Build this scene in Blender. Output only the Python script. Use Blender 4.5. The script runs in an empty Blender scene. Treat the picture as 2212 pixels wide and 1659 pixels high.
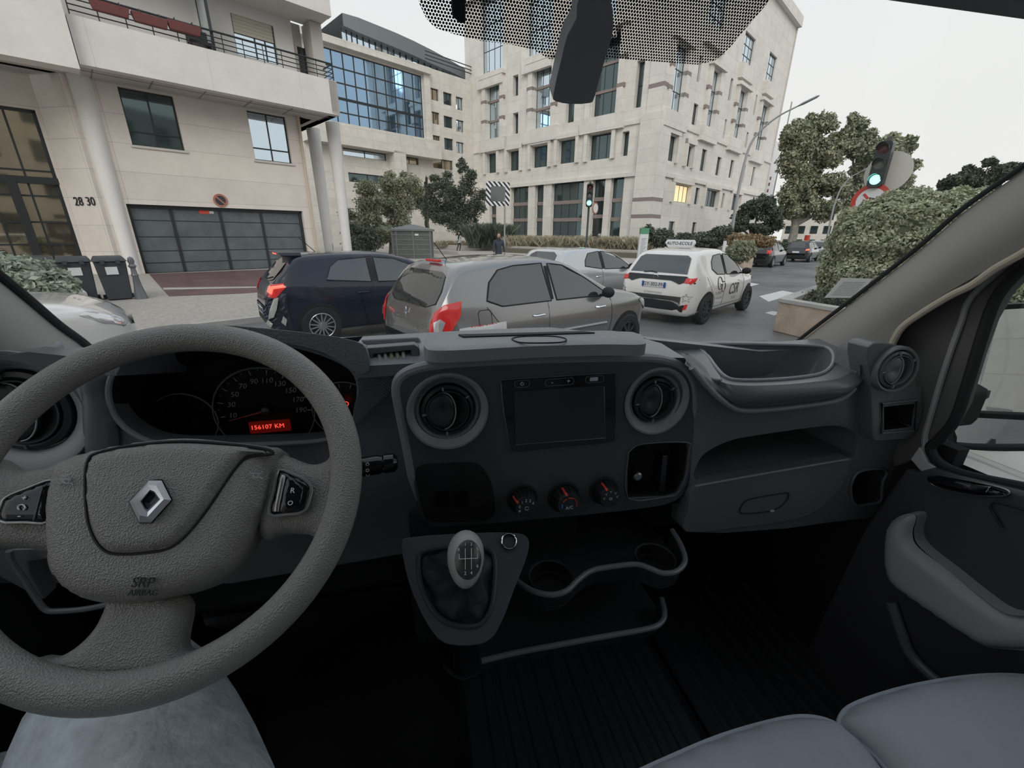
import bpy, bmesh, math, random
import numpy as np
from mathutils import Vector, Matrix
from mathutils.bvhtree import BVHTree
from mathutils.geometry import tessellate_polygon
random.seed(7)
rng = np.random.default_rng(11)
sc = bpy.context.scene
COL = sc.collection
R = math.radians
PI = math.pi

# ---------------------------------------------------------------- camera
FPX = 900.0; PITCH = -19.83; YAW = -13.0; ROLL = 0.6
CAM = Vector((0, 0, 1.75))
cd = bpy.data.cameras.new('camera'); cam = bpy.data.objects.new('camera', cd); COL.objects.link(cam)
cd.sensor_width = 36; cd.lens = FPX / 2212 * 36; cd.clip_start = 0.02; cd.clip_end = 600
_p, _y, _r = R(PITCH), R(YAW), R(ROLL)
_rt = Vector((math.cos(_y), math.sin(_y), 0)); _fh = Vector((-math.sin(_y), math.cos(_y), 0)); _up = Vector((0, 0, 1))
_f = _fh * math.cos(_p) + _up * math.sin(_p); _u = -_fh * math.sin(_p) + _up * math.cos(_p)
RT = _rt * math.cos(_r) + _u * math.sin(_r); UP = -_rt * math.sin(_r) + _u * math.cos(_r); FW = _f
m3 = Matrix((RT, UP, -FW)).transposed()
cam.matrix_world = Matrix.Translation(CAM) @ m3.to_4x4()
sc.camera = cam

# ---------------------------------------------------------------- sky, sun, exposure
w = bpy.data.worlds.new('sky'); sc.world = w; w.use_nodes = True
nt = w.node_tree; bg = nt.nodes['Background']
tc = nt.nodes.new('ShaderNodeTexCoord'); sp = nt.nodes.new('ShaderNodeSeparateXYZ'); cr = nt.nodes.new('ShaderNodeValToRGB')
nz = nt.nodes.new('ShaderNodeTexNoise'); nz.inputs['Scale'].default_value = 2.2; nz.inputs['Detail'].default_value = 5
mx = nt.nodes.new('ShaderNodeMix'); mx.data_type = 'RGBA'
nt.links.new(tc.outputs['Generated'], sp.inputs[0]); nt.links.new(sp.outputs['Z'], cr.inputs[0])
nt.links.new(tc.outputs['Generated'], nz.inputs[0])
e = cr.color_ramp.elements; e[0].position = 0; e[0].color = (.92, .90, .87, 1); e[1].position = .75; e[1].color = (.62, .74, .90, 1)
k = cr.color_ramp.elements.new(.32); k.color = (.90, .90, .90, 1)
cr2 = nt.nodes.new('ShaderNodeValToRGB'); cr2.color_ramp.elements[0].position = .42; cr2.color_ramp.elements[1].position = .6
nt.links.new(nz.outputs[0], cr2.inputs[0]); nt.links.new(cr2.outputs[0], mx.inputs[0])
nt.links.new(cr.outputs[0], mx.inputs[6]); mx.inputs[7].default_value = (.88, .88, .87, 1)
nt.links.new(mx.outputs[2], bg.inputs[0]); bg.inputs[1].default_value = 1.0
sd = bpy.data.lights.new('sun', 'SUN'); sun = bpy.data.objects.new('sun', sd); COL.objects.link(sun)
sd.energy = 1.45; sd.angle = R(40); sd.color = (1, .97, .93)
sun.rotation_euler = Vector((-.17, -.80, .50)).to_track_quat('Z', 'Y').to_euler()
sc.view_settings.view_transform = 'Standard'; sc.view_settings.look = 'None'
sc.view_settings.exposure = 0.0; sc.view_settings.gamma = 1.0; sc.view_settings.use_curve_mapping = False

# ---------------------------------------------------------------- pixel helpers (frame 2212 x 1659): where a line of sight meets a real plane
def ray(x, y): return RT * (x - 1106) - UP * (y - 829.5) + FW * FPX
def on(x, y, P, N):
    r = ray(x, y); P = Vector(P); N = Vector(N)
    return CAM + r * ((P - CAM).dot(N) / r.dot(N))
def PY(x, y, Y): return on(x, y, (0, Y, 0), (0, 1, 0))
def PX(x, y, X): return on(x, y, (X, 0, 0), (1, 0, 0))
def PZ(x, y, z=0.0): return on(x, y, (0, 0, z), (0, 0, 1))
def catmull(pts, n=6, closed=True):
    out = []; N = len(pts); P = [Vector(p) for p in pts]
    for i in range(N if closed else N - 1):
        a, b, c, d = (P[(i - 1) % N], P[i], P[(i + 1) % N], P[(i + 2) % N]) if closed else (P[max(i - 1, 0)], P[i], P[i + 1], P[min(i + 2, N - 1)])
        for k in range(n):
            t = k / n
            out.append(.5 * ((2 * b) + (c - a) * t + (2 * a - 5 * b + 4 * c - d) * t * t + (3 * b - a - 3 * c + d) * t ** 3))
    if not closed: out.append(P[-1])
    return out

# ---------------------------------------------------------------- materials
MATS = {}
def mat(name, col, rough=.5, metal=0, bump=0, bscale=200, var=0, vscale=3, coat=0, spec=.5, emit=None, estr=0, trans=0, alpha=1, btype='noise'):
    if name in MATS: return MATS[name]
    m = bpy.data.materials.new(name); m.use_nodes = True; t = m.node_tree; b = t.nodes['Principled BSDF']
    b.inputs['Base Color'].default_value = (*col, 1); b.inputs['Roughness'].default_value = rough; b.inputs['Metallic'].default_value = metal
    b.inputs['Specular IOR Level'].default_value = spec; b.inputs['Coat Weight'].default_value = coat; b.inputs['Coat Roughness'].default_value = .03
    if emit: b.inputs['Emission Color'].default_value = (*emit, 1); b.inputs['Emission Strength'].default_value = estr
    if trans: b.inputs['Transmission Weight'].default_value = trans
    co = t.nodes.new('ShaderNodeTexCoord')
    if bump:
        if btype == 'voronoi':
            n = t.nodes.new('ShaderNodeTexVoronoi'); n.inputs['Scale'].default_value = bscale
        else:
            n = t.nodes.new('ShaderNodeTexNoise'); n.inputs['Scale'].default_value = bscale; n.inputs['Detail'].default_value = 3
        t.links.new(co.outputs['Object'], n.inputs['Vector'])
        bp = t.nodes.new('ShaderNodeBump'); bp.inputs['Strength'].default_value = bump; bp.inputs['Distance'].default_value = .3 / bscale
        t.links.new(n.outputs[0], bp.inputs['Height']); t.links.new(bp.outputs[0], b.inputs['Normal'])
    if var:
        n = t.nodes.new('ShaderNodeTexNoise'); n.inputs['Scale'].default_value = vscale; n.inputs['Detail'].default_value = 8; n.inputs['Roughness'].default_value = .65
        t.links.new(co.outputs['Object'], n.inputs['Vector'])
        r = t.nodes.new('ShaderNodeValToRGB'); r.color_ramp.elements[0].position = .3; r.color_ramp.elements[1].position = .7
        r.color_ramp.elements[0].color = (*[c * (1 - var) for c in col], 1); r.color_ramp.elements[1].color = (*[min(1, c * (1 + var)) for c in col], 1)
        t.links.new(n.outputs[0], r.inputs[0]); t.links.new(r.outputs[0], b.inputs['Base Color'])
    MATS[name] = m; return m
def leafmat(name, c1, c2, c3):
    m = bpy.data.materials.new(name); m.use_nodes = True; t = m.node_tree; b = t.nodes['Principled BSDF']
    g = t.nodes.new('ShaderNodeNewGeometry'); r = t.nodes.new('ShaderNodeValToRGB')
    r.color_ramp.elements[0].color = (*c1, 1); r.color_ramp.elements[1].color = (*c3, 1); k = r.color_ramp.elements.new(.55); k.color = (*c2, 1)
    t.links.new(g.outputs['Random Per Island'], r.inputs[0]); t.links.new(r.outputs[0], b.inputs['Base Color'])
    b.inputs['Roughness'].default_value = .55; b.inputs['Specular IOR Level'].default_value = .3
    tr = t.nodes.new('ShaderNodeBsdfTranslucent'); t.links.new(r.outputs[0], tr.inputs[0]); mxs = t.nodes.new('ShaderNodeMixShader'); mxs.inputs[0].default_value = .25
    t.links.new(b.outputs[0], mxs.inputs[1]); t.links.new(tr.outputs[0], mxs.inputs[2]); t.links.new(mxs.outputs[0], t.nodes['Material Output'].inputs[0])
    MATS[name] = m; return m
def clearglass(name, tint=(1, 1, 1), refl=.05):
    m = bpy.data.materials.new(name); m.use_nodes = True; t = m.node_tree; t.nodes.remove(t.nodes['Principled BSDF'])
    a = t.nodes.new('ShaderNodeBsdfTransparent'); a.inputs[0].default_value = (*tint, 1); g = t.nodes.new('ShaderNodeBsdfGlossy'); g.inputs['Roughness'].default_value = .02
    x = t.nodes.new('ShaderNodeMixShader'); x.inputs[0].default_value = refl
    t.links.new(a.outputs[0], x.inputs[1]); t.links.new(g.outputs[0], x.inputs[2]); t.links.new(x.outputs[0], t.nodes['Material Output'].inputs[0])
    MATS[name] = m; return m

# ---------------------------------------------------------------- objects
def tag(o, label=None, cat=None, group=None, kind=None):
    if label: o['label'] = label
    if cat: o['category'] = cat
    if group: o['group'] = group
    if kind: o['kind'] = kind
    return o
def thing(name, label, cat, loc=(0, 0, 0), rotz=0, group=None):
    o = bpy.data.objects.new(name, None); COL.objects.link(o); o.empty_display_size = .1
    o.location = loc; o.rotation_euler = (0, 0, rotz)
    return tag(o, label, cat, group)
def link(name, me, material=None, parent=None, smooth=True, label=None, angle=35):
    o = bpy.data.objects.new(name, me); COL.objects.link(o)
    if material is not None:
        for q in (material if isinstance(material, (list, tuple)) else [material]): me.materials.append(MATS[q] if isinstance(q, str) else q)
    if smooth and len(me.polygons):
        me.polygons.foreach_set('use_smooth', [True] * len(me.polygons)); me.set_sharp_from_angle(angle=R(angle))
    if parent is not None:
        o.parent = parent
        M = world_of(parent)
        o.matrix_parent_inverse = M.inverted()
    if label: o['label'] = label
    return o
def world_of(q):
    Bq = Matrix.Translation(q.location) @ q.rotation_euler.to_matrix().to_4x4()
    return world_of(q.parent) @ q.matrix_parent_inverse @ Bq if q.parent else Bq
def struct(o): o['kind'] = 'structure'; return o

class B:
    """collects polygons of ONE mesh"""
    def __init__(s): s.v = []; s.f = []; s.m = []
    def add(s, vs, fs, mi=0):
        n = len(s.v); s.v += [tuple(v) for v in vs]; s.f += [tuple(i + n for i in f) for f in fs]; s.m += [mi] * len(fs); return s
    def box(s, c, d, rz=0, M=None, mi=0):
        x, y, z = (k / 2 for k in d)
        vs = [Vector((a, b, e)) for a in (-x, x) for b in (-y, y) for e in (-z, z)]
        T = Matrix.Translation(c) @ (M if M is not None else Matrix.Rotation(rz, 4, 'Z'))
        return s.add([T @ v for v in vs], [(0, 1, 3, 2), (4, 6, 7, 5), (0, 4, 5, 1), (2, 3, 7, 6), (0, 2, 6, 4), (1, 5, 7, 3)], mi)
    def hexa(s, a, b, mi=0):
        """solid between two loops a, b with equal counts"""
        n = len(a); fs = [(i, (i + 1) % n, n + (i + 1) % n, n + i) for i in range(n)]
        return s.add(list(a) + list(b), fs + [tuple(range(n))[::-1], tuple(range(n, 2 * n))], mi)
    def prism(s, loop, vec, mi=0): return s.hexa(loop, [Vector(p) + Vector(vec) for p in loop], mi)
    def tube(s, path, r, n=10, closed=False, caps=True, flat=None, mi=0):
        P = [Vector(p) for p in path]; N = len(P); vs = []; fs = []
        rr = r if isinstance(r, (list, tuple)) else [r] * N
        up = None
        for i, p in enumerate(P):
            a = P[(i - 1) % N] if closed or i > 0 else P[i]; b = P[(i + 1) % N] if closed or i < N - 1 else P[i]
            t = (b - a).normalized()
            if up is None:
                up = Vector((0, 0, 1)) if abs(t.z) < .9 else Vector((1, 0, 0))
            q = t.cross(up).normalized(); up2 = q.cross(t).normalized(); up = up2
            for k in range(n):
                A = 2 * PI * k / n
                vs.append(p + (q * math.cos(A) + up2 * math.sin(A) * (flat or 1)) * rr[i])
        M = N if closed else N - 1
        for i in range(M):
            for k in range(n):
                a = i * n + k; b = i * n + (k + 1) % n; c = ((i + 1) % N) * n + (k + 1) % n; d = ((i + 1) % N) * n + k
                fs.append((a, b, c, d))
        if caps and not closed: fs += [tuple(range(n))[::-1], tuple(range((N - 1) * n, N * n))]
        return s.add(vs, fs, mi)
    def lathe(s, prof, c, axis=(0, 0, 1), n=32, xdir=None, mi=0, caps=False):
        """prof: list of (radius, height along axis)"""
        a = Vector(axis).normalized(); x = Vector(xdir) if xdir else a.orthogonal(); x = (x - a * x.dot(a)).normalized(); y = a.cross(x); c = Vector(c)
        vs = []; fs = []
        for r, h in prof:
            for k in range(n):
                A = 2 * PI * k / n; vs.append(c + a * h + (x * math.cos(A) + y * math.sin(A)) * max(r, 1e-5))
        for i in range(len(prof) - 1):
            for k in range(n): fs.append((i * n + k, i * n + (k + 1) % n, (i + 1) * n + (k + 1) % n, (i + 1) * n + k))
        if caps: fs += [tuple(range(n))[::-1], tuple(range((len(prof) - 1) * n, len(prof) * n))]
        return s.add(vs, fs, mi)
    def ball(s, c, r, n=16, mi=0):
        r = Vector(r) if isinstance(r, (tuple, list, Vector)) else Vector((r, r, r)); c = Vector(c); vs = []; fs = []
        for i in range(n // 2 + 1):
            t = PI * i / (n // 2)
            for k in range(n):
                A = 2 * PI * k / n; vs.append(c + Vector((r.x * math.sin(t) * math.cos(A), r.y * math.sin(t) * math.sin(A), r.z * math.cos(t))))
        for i in range(n // 2):
            for k in range(n): fs.append((i * n + k, (i + 1) * n + k, (i + 1) * n + (k + 1) % n, i * n + (k + 1) % n))
        return s.add(vs, fs, mi)
    def loft(s, loops, closed=True, cap=False, mi=0):
        n = len(loops[0]); vs = [p for L in loops for p in L]; fs = []
        for i in range(len(loops) - 1):
            for k in range(n if closed else n - 1):
                fs.append((i * n + k, i * n + (k + 1) % n, (i + 1) * n + (k + 1) % n, (i + 1) * n + k))
        if cap: fs += [tuple(range(n))[::-1], tuple(range((len(loops) - 1) * n, len(loops) * n))]
        return s.add(vs, fs, mi)
    def mesh(s, name):
        me = bpy.data.meshes.new(name); me.from_pydata([tuple(v) for v in s.v], [], s.f); me.update()
        if any(s.m): me.polygons.foreach_set('material_index', s.m)
        return me
    def obj(s, name, material, parent=None, bevel=0, seg=2, sub=0, smooth=True, label=None, angle=35, weld=True):
        me = s.mesh(name)
        bm = bmesh.new(); bm.from_mesh(me)
        if weld: bmesh.ops.remove_doubles(bm, verts=bm.verts, dist=1e-5)
        bmesh.ops.recalc_face_normals(bm, faces=bm.faces); bm.to_mesh(me); bm.free()
        o = link(name, me, material, parent, smooth, label, angle)
        if bevel:
            md = o.modifiers.new('bevel', 'BEVEL'); md.width = bevel; md.segments = seg; md.limit_method = 'ANGLE'; md.angle_limit = R(32); md.use_clamp_overlap = True
            md.harden_normals = False
            for p in me.polygons: p.use_smooth = True
            me.set_sharp_from_angle(angle=R(180))
            o.modifiers.new('wn', 'WEIGHTED_NORMAL').keep_sharp = True
        if sub:
            md = o.modifiers.new('sub', 'SUBSURF'); md.levels = md.render_levels = sub
        return o

def plate_mesh(outer, holes, vec, name='plate', back=True):
    """flat outline with holes, given real thickness along vec"""
    bm = bmesh.new(); edges = []
    for L in [outer] + list(holes):
        vs = [bm.verts.new(p) for p in L]
        edges += [bm.edges.new((vs[i], vs[(i + 1) % len(vs)])) for i in range(len(vs))]
    n = (Vector(outer[1]) - Vector(outer[0]))
    bmesh.ops.triangle_fill(bm, use_beauty=True, use_dissolve=False, edges=edges)
    faces = list(bm.faces)
    r = bmesh.ops.extrude_face_region(bm, geom=faces)
    vs = [g for g in r['geom'] if isinstance(g, bmesh.types.BMVert)]
    bmesh.ops.translate(bm, vec=Vector(vec), verts=vs)
    bmesh.ops.recalc_face_normals(bm, faces=bm.faces)
    me = bpy.data.meshes.new(name); bm.to_mesh(me); bm.free(); return me
def plate(name, outer, holes, vec, material, parent=None, bevel=0, seg=3, label=None):
    me = plate_mesh(outer, holes, vec, name)
    o = link(name, me, material, parent, True, label)
    if bevel:
        md = o.modifiers.new('bevel', 'BEVEL'); md.width = bevel; md.segments = seg; md.limit_method = 'ANGLE'; md.angle_limit = R(50)
        me.set_sharp_from_angle(angle=R(180)); o.modifiers.new('wn', 'WEIGHTED_NORMAL')
    return o
def bin_(loop, vec, shrink=1.0, t=.003):
    """open box behind a hole: walls and a bottom"""
    b = B(); L = [Vector(p) for p in loop]; c = sum(L, Vector()) / len(L); v = Vector(vec)
    back = [c + (p - c) * shrink + v for p in L]; mid = [c + (p - c) * (1 - (1 - shrink) * .5) + v * .9 for p in L]
    b.loft([L, mid, back]); n = len(L)
    b.add(back, [tuple(range(n))]); return b

def text_geo(s, size, align='CENTER', depth=0.0, spacing=1.0, shear=0):
    cu = bpy.data.curves.new('t', 'FONT'); cu.body = s; cu.size = size; cu.align_x = align; cu.align_y = 'CENTER'; cu.extrude = depth; cu.space_character = spacing; cu.shear = shear
    cu.resolution_u = 3
    o = bpy.data.objects.new('t', cu); COL.objects.link(o)
    dg = bpy.context.evaluated_depsgraph_get(); dg.update()
    me = bpy.data.meshes.new_from_object(o.evaluated_get(dg)); vs = [v.co.copy() for v in me.vertices]; fs = [tuple(p.vertices) for p in me.polygons]
    bpy.data.objects.remove(o); bpy.data.curves.remove(cu); bpy.data.meshes.remove(me)
    return vs, fs
def frame(o, x, y):
    """matrix with origin o, local x and y directions"""
    x = Vector(x).normalized(); y = Vector(y); y = (y - x * y.dot(x)).normalized(); z = x.cross(y)
    M = Matrix((x, y, z)).transposed().to_4x4(); M.translation = Vector(o); return M
def text(name, s, M, size, material, parent=None, depth=.0004, **k):
    vs, fs = text_geo(s, size, depth=depth, **k); return B().add([M @ v for v in vs], fs).obj(name, material, parent, smooth=False)
def copy_tree(o, parent=None):
    c = o.copy(); COL.objects.link(c)
    if parent is not None: c.parent = parent
    for ch in list(o.children): copy_tree(ch, c)
    return c
def circ(c, r, x, y, n=32, a0=0): return [Vector(c) + Vector(x) * r * math.cos(a0 + 2 * PI * i / n) + Vector(y) * r * math.sin(a0 + 2 * PI * i / n) for i in range(n)]

def leaves(name, blobs, n, size, material, parent=None, shell=.55, kind=None, up=.3, clump=0):
    """leaf mass: n small leaves on ellipsoids (cx,cy,cz,rx,ry,rz)"""
    vol = np.array([b[3] * b[4] * b[5] for b in blobs]) ** .67; vol /= vol.sum()
    idx = rng.choice(len(blobs), n, p=vol); bl = np.array(blobs, float)[idx]
    d = rng.normal(size=(n, 3)); d /= np.linalg.norm(d, axis=1)[:, None]
    rad = (shell + (1 - shell) * rng.random(n)) ** 1.0
    lump = 1 + .10 * np.sin(d[:, 0] * 9 + idx) * np.sin(d[:, 1] * 8 + 2 * idx) + .08 * np.sin(d[:, 2] * 11 + idx)
    P = bl[:, :3] + d * bl[:, 3:] * (rad * lump)[:, None]
    t = rng.normal(size=(n, 3)); nn = d + rng.normal(size=(n, 3)) * .7 + np.array([0, 0, up]); nn /= np.linalg.norm(nn, axis=1)[:, None]
    u = np.cross(nn, t); u /= np.linalg.norm(u, axis=1)[:, None]; v = np.cross(nn, u)
    s = size * (.6 + .8 * rng.random(n))[:, None]
    V = np.empty((n, 4, 3)); V[:, 0] = P - u * s; V[:, 1] = P - v * s * .5; V[:, 2] = P + u * s; V[:, 3] = P + v * s * .5
    V = V.reshape(-1, 3); V[:, 2] = np.maximum(V[:, 2], .02)
    me = bpy.data.meshes.new(name); me.vertices.add(4 * n); me.vertices.foreach_set('co', V.ravel())
    me.loops.add(4 * n); me.loops.foreach_set('vertex_index', np.arange(4 * n, dtype=np.int32))
    me.polygons.add(n); me.polygons.foreach_set('loop_start', np.arange(0, 4 * n, 4, dtype=np.int32)); me.polygons.foreach_set('loop_total', np.full(n, 4, dtype=np.int32))
    me.update(); me.validate()
    o = link(name, me, material, parent, smooth=False)
    return o

from mathutils.geometry import delaunay_2d_cdt
def inside2(p, L):
    c = False; n = len(L)
    for i in range(n):
        a, b = L[i], L[(i + 1) % n]
        if (a[1] > p[1]) != (b[1] > p[1]) and p[0] < (b[0] - a[0]) * (p[1] - a[1]) / (b[1] - a[1]) + a[0]: c = not c
    return c
def edgedist(p, L):
    d = 1e9; n = len(L)
    for i in range(n):
        a, b = L[i], L[(i + 1) % n]; ex, ey = b[0] - a[0], b[1] - a[1]; l = ex * ex + ey * ey
        t = max(0, min(1, ((p[0] - a[0]) * ex + (p[1] - a[1]) * ey) / l)) if l > 0 else 0
        d = min(d, math.hypot(a[0] + t * ex - p[0], a[1] + t * ey - p[1]))
    return d
def gridfill(L, step):
    xs = [p[0] for p in L]; ys = [p[1] for p in L]; n = len(L); pts = [Vector((p[0], p[1])) for p in L]
    y = min(ys) + step / 2; row = 0
    while y < max(ys):
        x = min(xs) + step * (.5 if row % 2 else 0)
        while x < max(xs):
            if inside2((x, y), L) and edgedist((x, y), L) > step * .35: pts.append(Vector((x, y)))
            x += step
        y += step * .87; row += 1
    v, e, f, *_ = delaunay_2d_cdt(pts, [], [list(range(n))], 1, 1e-7)
    return v, f
def plane_frame(loop, nrm=None):
    P = [Vector(p) for p in loop]; c = sum(P, Vector()) / len(P)
    if nrm is None:
        nrm = Vector()
        for i in range(len(P)): nrm += (P[i] - c).cross(P[(i + 1) % len(P)] - c)
    n = Vector(nrm).normalized(); x = n.orthogonal().normalized(); y = n.cross(x)
    return c, x, y, n
def pillow(name, loop, nrm, h, rw, step, material, parent=None, skirt=0, fn=None, label=None, power=.5):
    """padded surface: rises from its outline by h within rw, optional fn(point)->extra height, skirt hangs behind"""
    c, x, y, n = plane_frame(loop, nrm); L = [((Vector(p) - c).dot(x), (Vector(p) - c).dot(y)) for p in loop]
    v, f = gridfill(L, step); vs = []
    for q in v:
        d = min(edgedist((q.x, q.y), L) / rw, 1); hh = h * (1 - (1 - d) ** 2) ** power if d > 1e-4 else 0
        p = c + x * q.x + y * q.y
        if fn: hh += fn(p) * (1 if d > 1e-4 else 0)
        vs.append(p + n * hh)
    b = B().add(vs, f)
    if skirt:
        lp = [Vector(p) for p in loop]; b.loft([lp, [p - n * skirt for p in lp]]); b.add([p - n * skirt for p in lp], [tuple(range(len(lp)))])
    return b.obj(name, material, parent, label=label, angle=50)
def bvh_of(objs):
    vs = []; fs = []
    for o in objs:
        n = len(vs); M = world_of(o); vs += [M @ v.co for v in o.data.vertices]; fs += [[i + n for i in p.vertices] for p in o.data.polygons]
    return BVHTree.FromPolygons(vs, fs)
def drape(loop, direc, bvh, off, step):
    """outline laid on a surface: cast along direc, lifted off by off"""
    c, x, y, n = plane_frame(loop, direc); d = Vector(direc).normalized()
    L = [((Vector(p) - c).dot(x), (Vector(p) - c).dot(y)) for p in loop]
    v, f = gridfill(L, step); vs = []; ok = []
    for q in v:
        p = c + x * q.x + y * q.y
        h = bvh.ray_cast(p - d * 3, d)
        if h[0] is None: vs.append(p); ok.append(False)
        else:
            nn = h[1] if h[1].dot(d) < 0 else -h[1]
            vs.append(h[0] - d * off + nn * off * .3); ok.append(True)
    return B().add(vs, [t for t in f if all(ok[i] for i in t)])
def rrect(cx, cy, w, h, r, n=5):
    """rounded rectangle, 2D points"""
    out = []
    for sx, sy, a0 in ((1, 1, 0), (-1, 1, 90), (-1, -1, 180), (1, -1, 270)):
        for i in range(n + 1):
            a = R(a0 + 90 * i / n); out.append((cx + sx * (w / 2 - r) + r * math.cos(a), cy + sy * (h / 2 - r) + r * math.sin(a)))
    return out

# shared materials
mat('fascia_plastic', (.066, .072, .078), .30, bump=.2, bscale=900)
mat('dash_plastic', (.135, .145, .152), .31, bump=.25, bscale=900)
mat('dash_dark', (.028, .030, .034), .45, bump=.2, bscale=900)
mat('dash_top', (.24, .255, .275), .42, bump=.25, bscale=800)
mat('black_gloss', (.006, .006, .008), .12)
mat('black_matt', (.008, .008, .009), .7)
mat('rubber', (.015, .015, .016), .75)
mat('chrome', (.8, .82, .85), .1, metal=1)
mat('satin_metal', (.35, .35, .34), .35, metal=.9)
mat('white_print', (.75, .75, .75), .6)
mat('red_mark', (.75, .08, .05), .5)
mat('wheel_rubber', (.25, .245, .23), .34, bump=1.0, bscale=620, btype='voronoi')
for n_ in MATS['wheel_rubber'].node_tree.nodes:
    if n_.type == 'BUMP': n_.inputs['Distance'].default_value = .0009
mat('seat_fabric', (.36, .385, .42), .9, bump=.6, bscale=700, var=.10, vscale=6)
mat('denim', (.58, .65, .69), .9, bump=1.0, bscale=70, var=.30, vscale=22)
mat('floor_rubber', (.035, .038, .045), .55, bump=.4, bscale=500)
mat('trim_grey', (.33, .35, .34), .6, bump=.15, bscale=600)
mat('pillar_cloth', (.32, .31, .29), .75, bump=.2, bscale=600)
mat('seal_beige', (.50, .45, .36), .6)
mat('red_glow', (.3, .01, .01), .5, emit=(1, .08, .05), estr=1.2)
mat('emblem_silver', (.78, .80, .84), .28, metal=.75)
mat('white_paint', (.72, .72, .72), .25, coat=.6)
clearglass('clear_glass', (.97, .985, .98), .035)
# ================================================================ THE VAN'S CAB
Zr = lambda r: 1.75 + r
YF = .60
def PYs(pts, Y): return [PY(x, y, Y) for x, y in pts]
# ---- windscreen
def ws(x, t):
    s = (x - .21) / .80
    return Vector((x, 1.0 - .15 * s * s - .65 * t, Zr(-.25) + .67 * t))
b = B(); NX, NT = 25, 12
b.loft([[ws(-.62 + 1.68 * i / (NX - 1), -.12 + 1.12 * j / (NT - 1)) for i in range(NX)] for j in range(NT)], closed=False)
glass = struct(b.obj('window_1', 'clear_glass'))
wsb = bvh_of([glass])
WSN = Vector((0, .67, .65)).normalized()
def on_ws(x, y, off=.004): return on(x, y, ws(.21, .5), WSN)
# printed dot band
def dotmat():
    m = bpy.data.materials.new('dot_print'); m.use_nodes = True; t = m.node_tree; N = t.nodes; Lk = t.links; pb = N['Principled BSDF']
    pb.inputs['Base Color'].default_value = (.004, .004, .005, 1); pb.inputs['Roughness'].default_value = .5
    tc = N.new('ShaderNodeTexCoord'); sep = N.new('ShaderNodeSeparateXYZ'); Lk.new(tc.outputs['Object'], sep.inputs[0])
    def M(op, a, b=None, c=None):
        n = N.new('ShaderNodeMath'); n.operation = op
        for i, q in enumerate((a, b, c)):
            if q is None: continue
            if isinstance(q, (int, float)): n.inputs[i].default_value = q
            else: Lk.new(q, n.inputs[i])
        return n.outputs[0]
    u = M('DIVIDE', sep.outputs[0], .0034); v = M('DIVIDE', M('MULTIPLY', sep.outputs[2], 1.38), .0034 * 1.732)
    def cell(du):
        a = M('SUBTRACT', M('FRACT', M('ADD', u, du)), .5); c = M('MULTIPLY', M('SUBTRACT', M('FRACT', M('ADD', v, du)), .5), 1.732)
        return M('SQRT', M('ADD', M('MULTIPLY', a, a), M('MULTIPLY', c, c)))
    d = M('MINIMUM', cell(100.0), cell(100.5))
    rad = M('ADD', .33, M('MULTIPLY', M('SUBTRACT', sep.outputs[2], Zr(.16)), 1.15))
    al = M('LESS_THAN', d, rad)
    tr = N.new('ShaderNodeBsdfTransparent'); mx = N.new('ShaderNodeMixShader'); Lk.new(al, mx.inputs[0]); Lk.new(tr.outputs[0], mx.inputs[1]); Lk.new(pb.outputs[0], mx.inputs[2])
    Lk.new(mx.outputs[0], N['Material Output'].inputs[0]); return m
fr = [(895, -90), (905, 0), (920, 32), (938, 52), (975, 66), (1040, 84), (1100, 92), (1150, 104), (1185, 125), (1285, 128), (1330, 124), (1430, 130), (1505, 134), (1540, 124), (1568, 100), (1600, 60), (1650, 0), (1700, -90)]
o = drape([on_ws(*p) for p in fr], WSN, wsb, .0015, .02).obj('trim_1', dotmat()); struct(o)
# header and lining
b = B(); hd = [ws(x, 1.0) for x in np.linspace(-.66, 1.10, 15)]
b.loft([[p + Vector((0, .035, .0)) for p in hd], [p + Vector((0, .02, -.035)) for p in hd], [p + Vector((0, -.05, -.02)) for p in hd], [p + Vector((0, -.14, .06)) for p in hd], [p + Vector((0, .0, .09)) for p in hd]], closed=False)
struct(b.obj('trim_2', mat('header_trim', (.05, .05, .055), .8)))
struct(B().box((.21, -.45, Zr(.52)), (1.86, 1.55, .03)).obj('ceiling', mat('roof_lining', (.62, .61, .59), .9)))
struct(B().box((.21, -1.15, Zr(-.30)), (1.86, .03, 1.68)).obj('wall_rear', mat('bulkhead', (.55, .55, .55), .8)))
struct(B().box((.21, .1, Zr(-1.125)), (1.86, 2.5, .04)).obj('floor', mat('cab_floor', (.02, .02, .024), .8)))
struct(B().box((.21, 1.14, Zr(-.72)), (1.86, .03, .77)).obj('wall_front', mat('firewall', (.012, .012, .013), .9)))
struct(B().box((1.03, .86, Zr(-.76)), (.03, .70, .74)).box((1.035, .70, Zr(-.60)), (.03, .28, .64)).obj('wall_corner', mat('footwell_carpet', (.012, .012, .014), .95)))
struct(B().box((.21, 1.05, Zr(-.345)), (1.86, .20, .03)).obj('trim_3', 'dash_dark'))
# left door: lower panel, window frame
def doorframe(X, s, name):
    b = B(); b.box((X, -.1, Zr(-.72)), (.05, 2.4, .80))
    b.box((X, -.98, Zr(.1)), (.05, .36, .90)); b.box((X, -.1, Zr(.49)), (.05, 1.4, .10))
    return b.obj(name, 'dash_dark', smooth=False)
struct(doorframe(-.70, -1, 'wall_left'))
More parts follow.
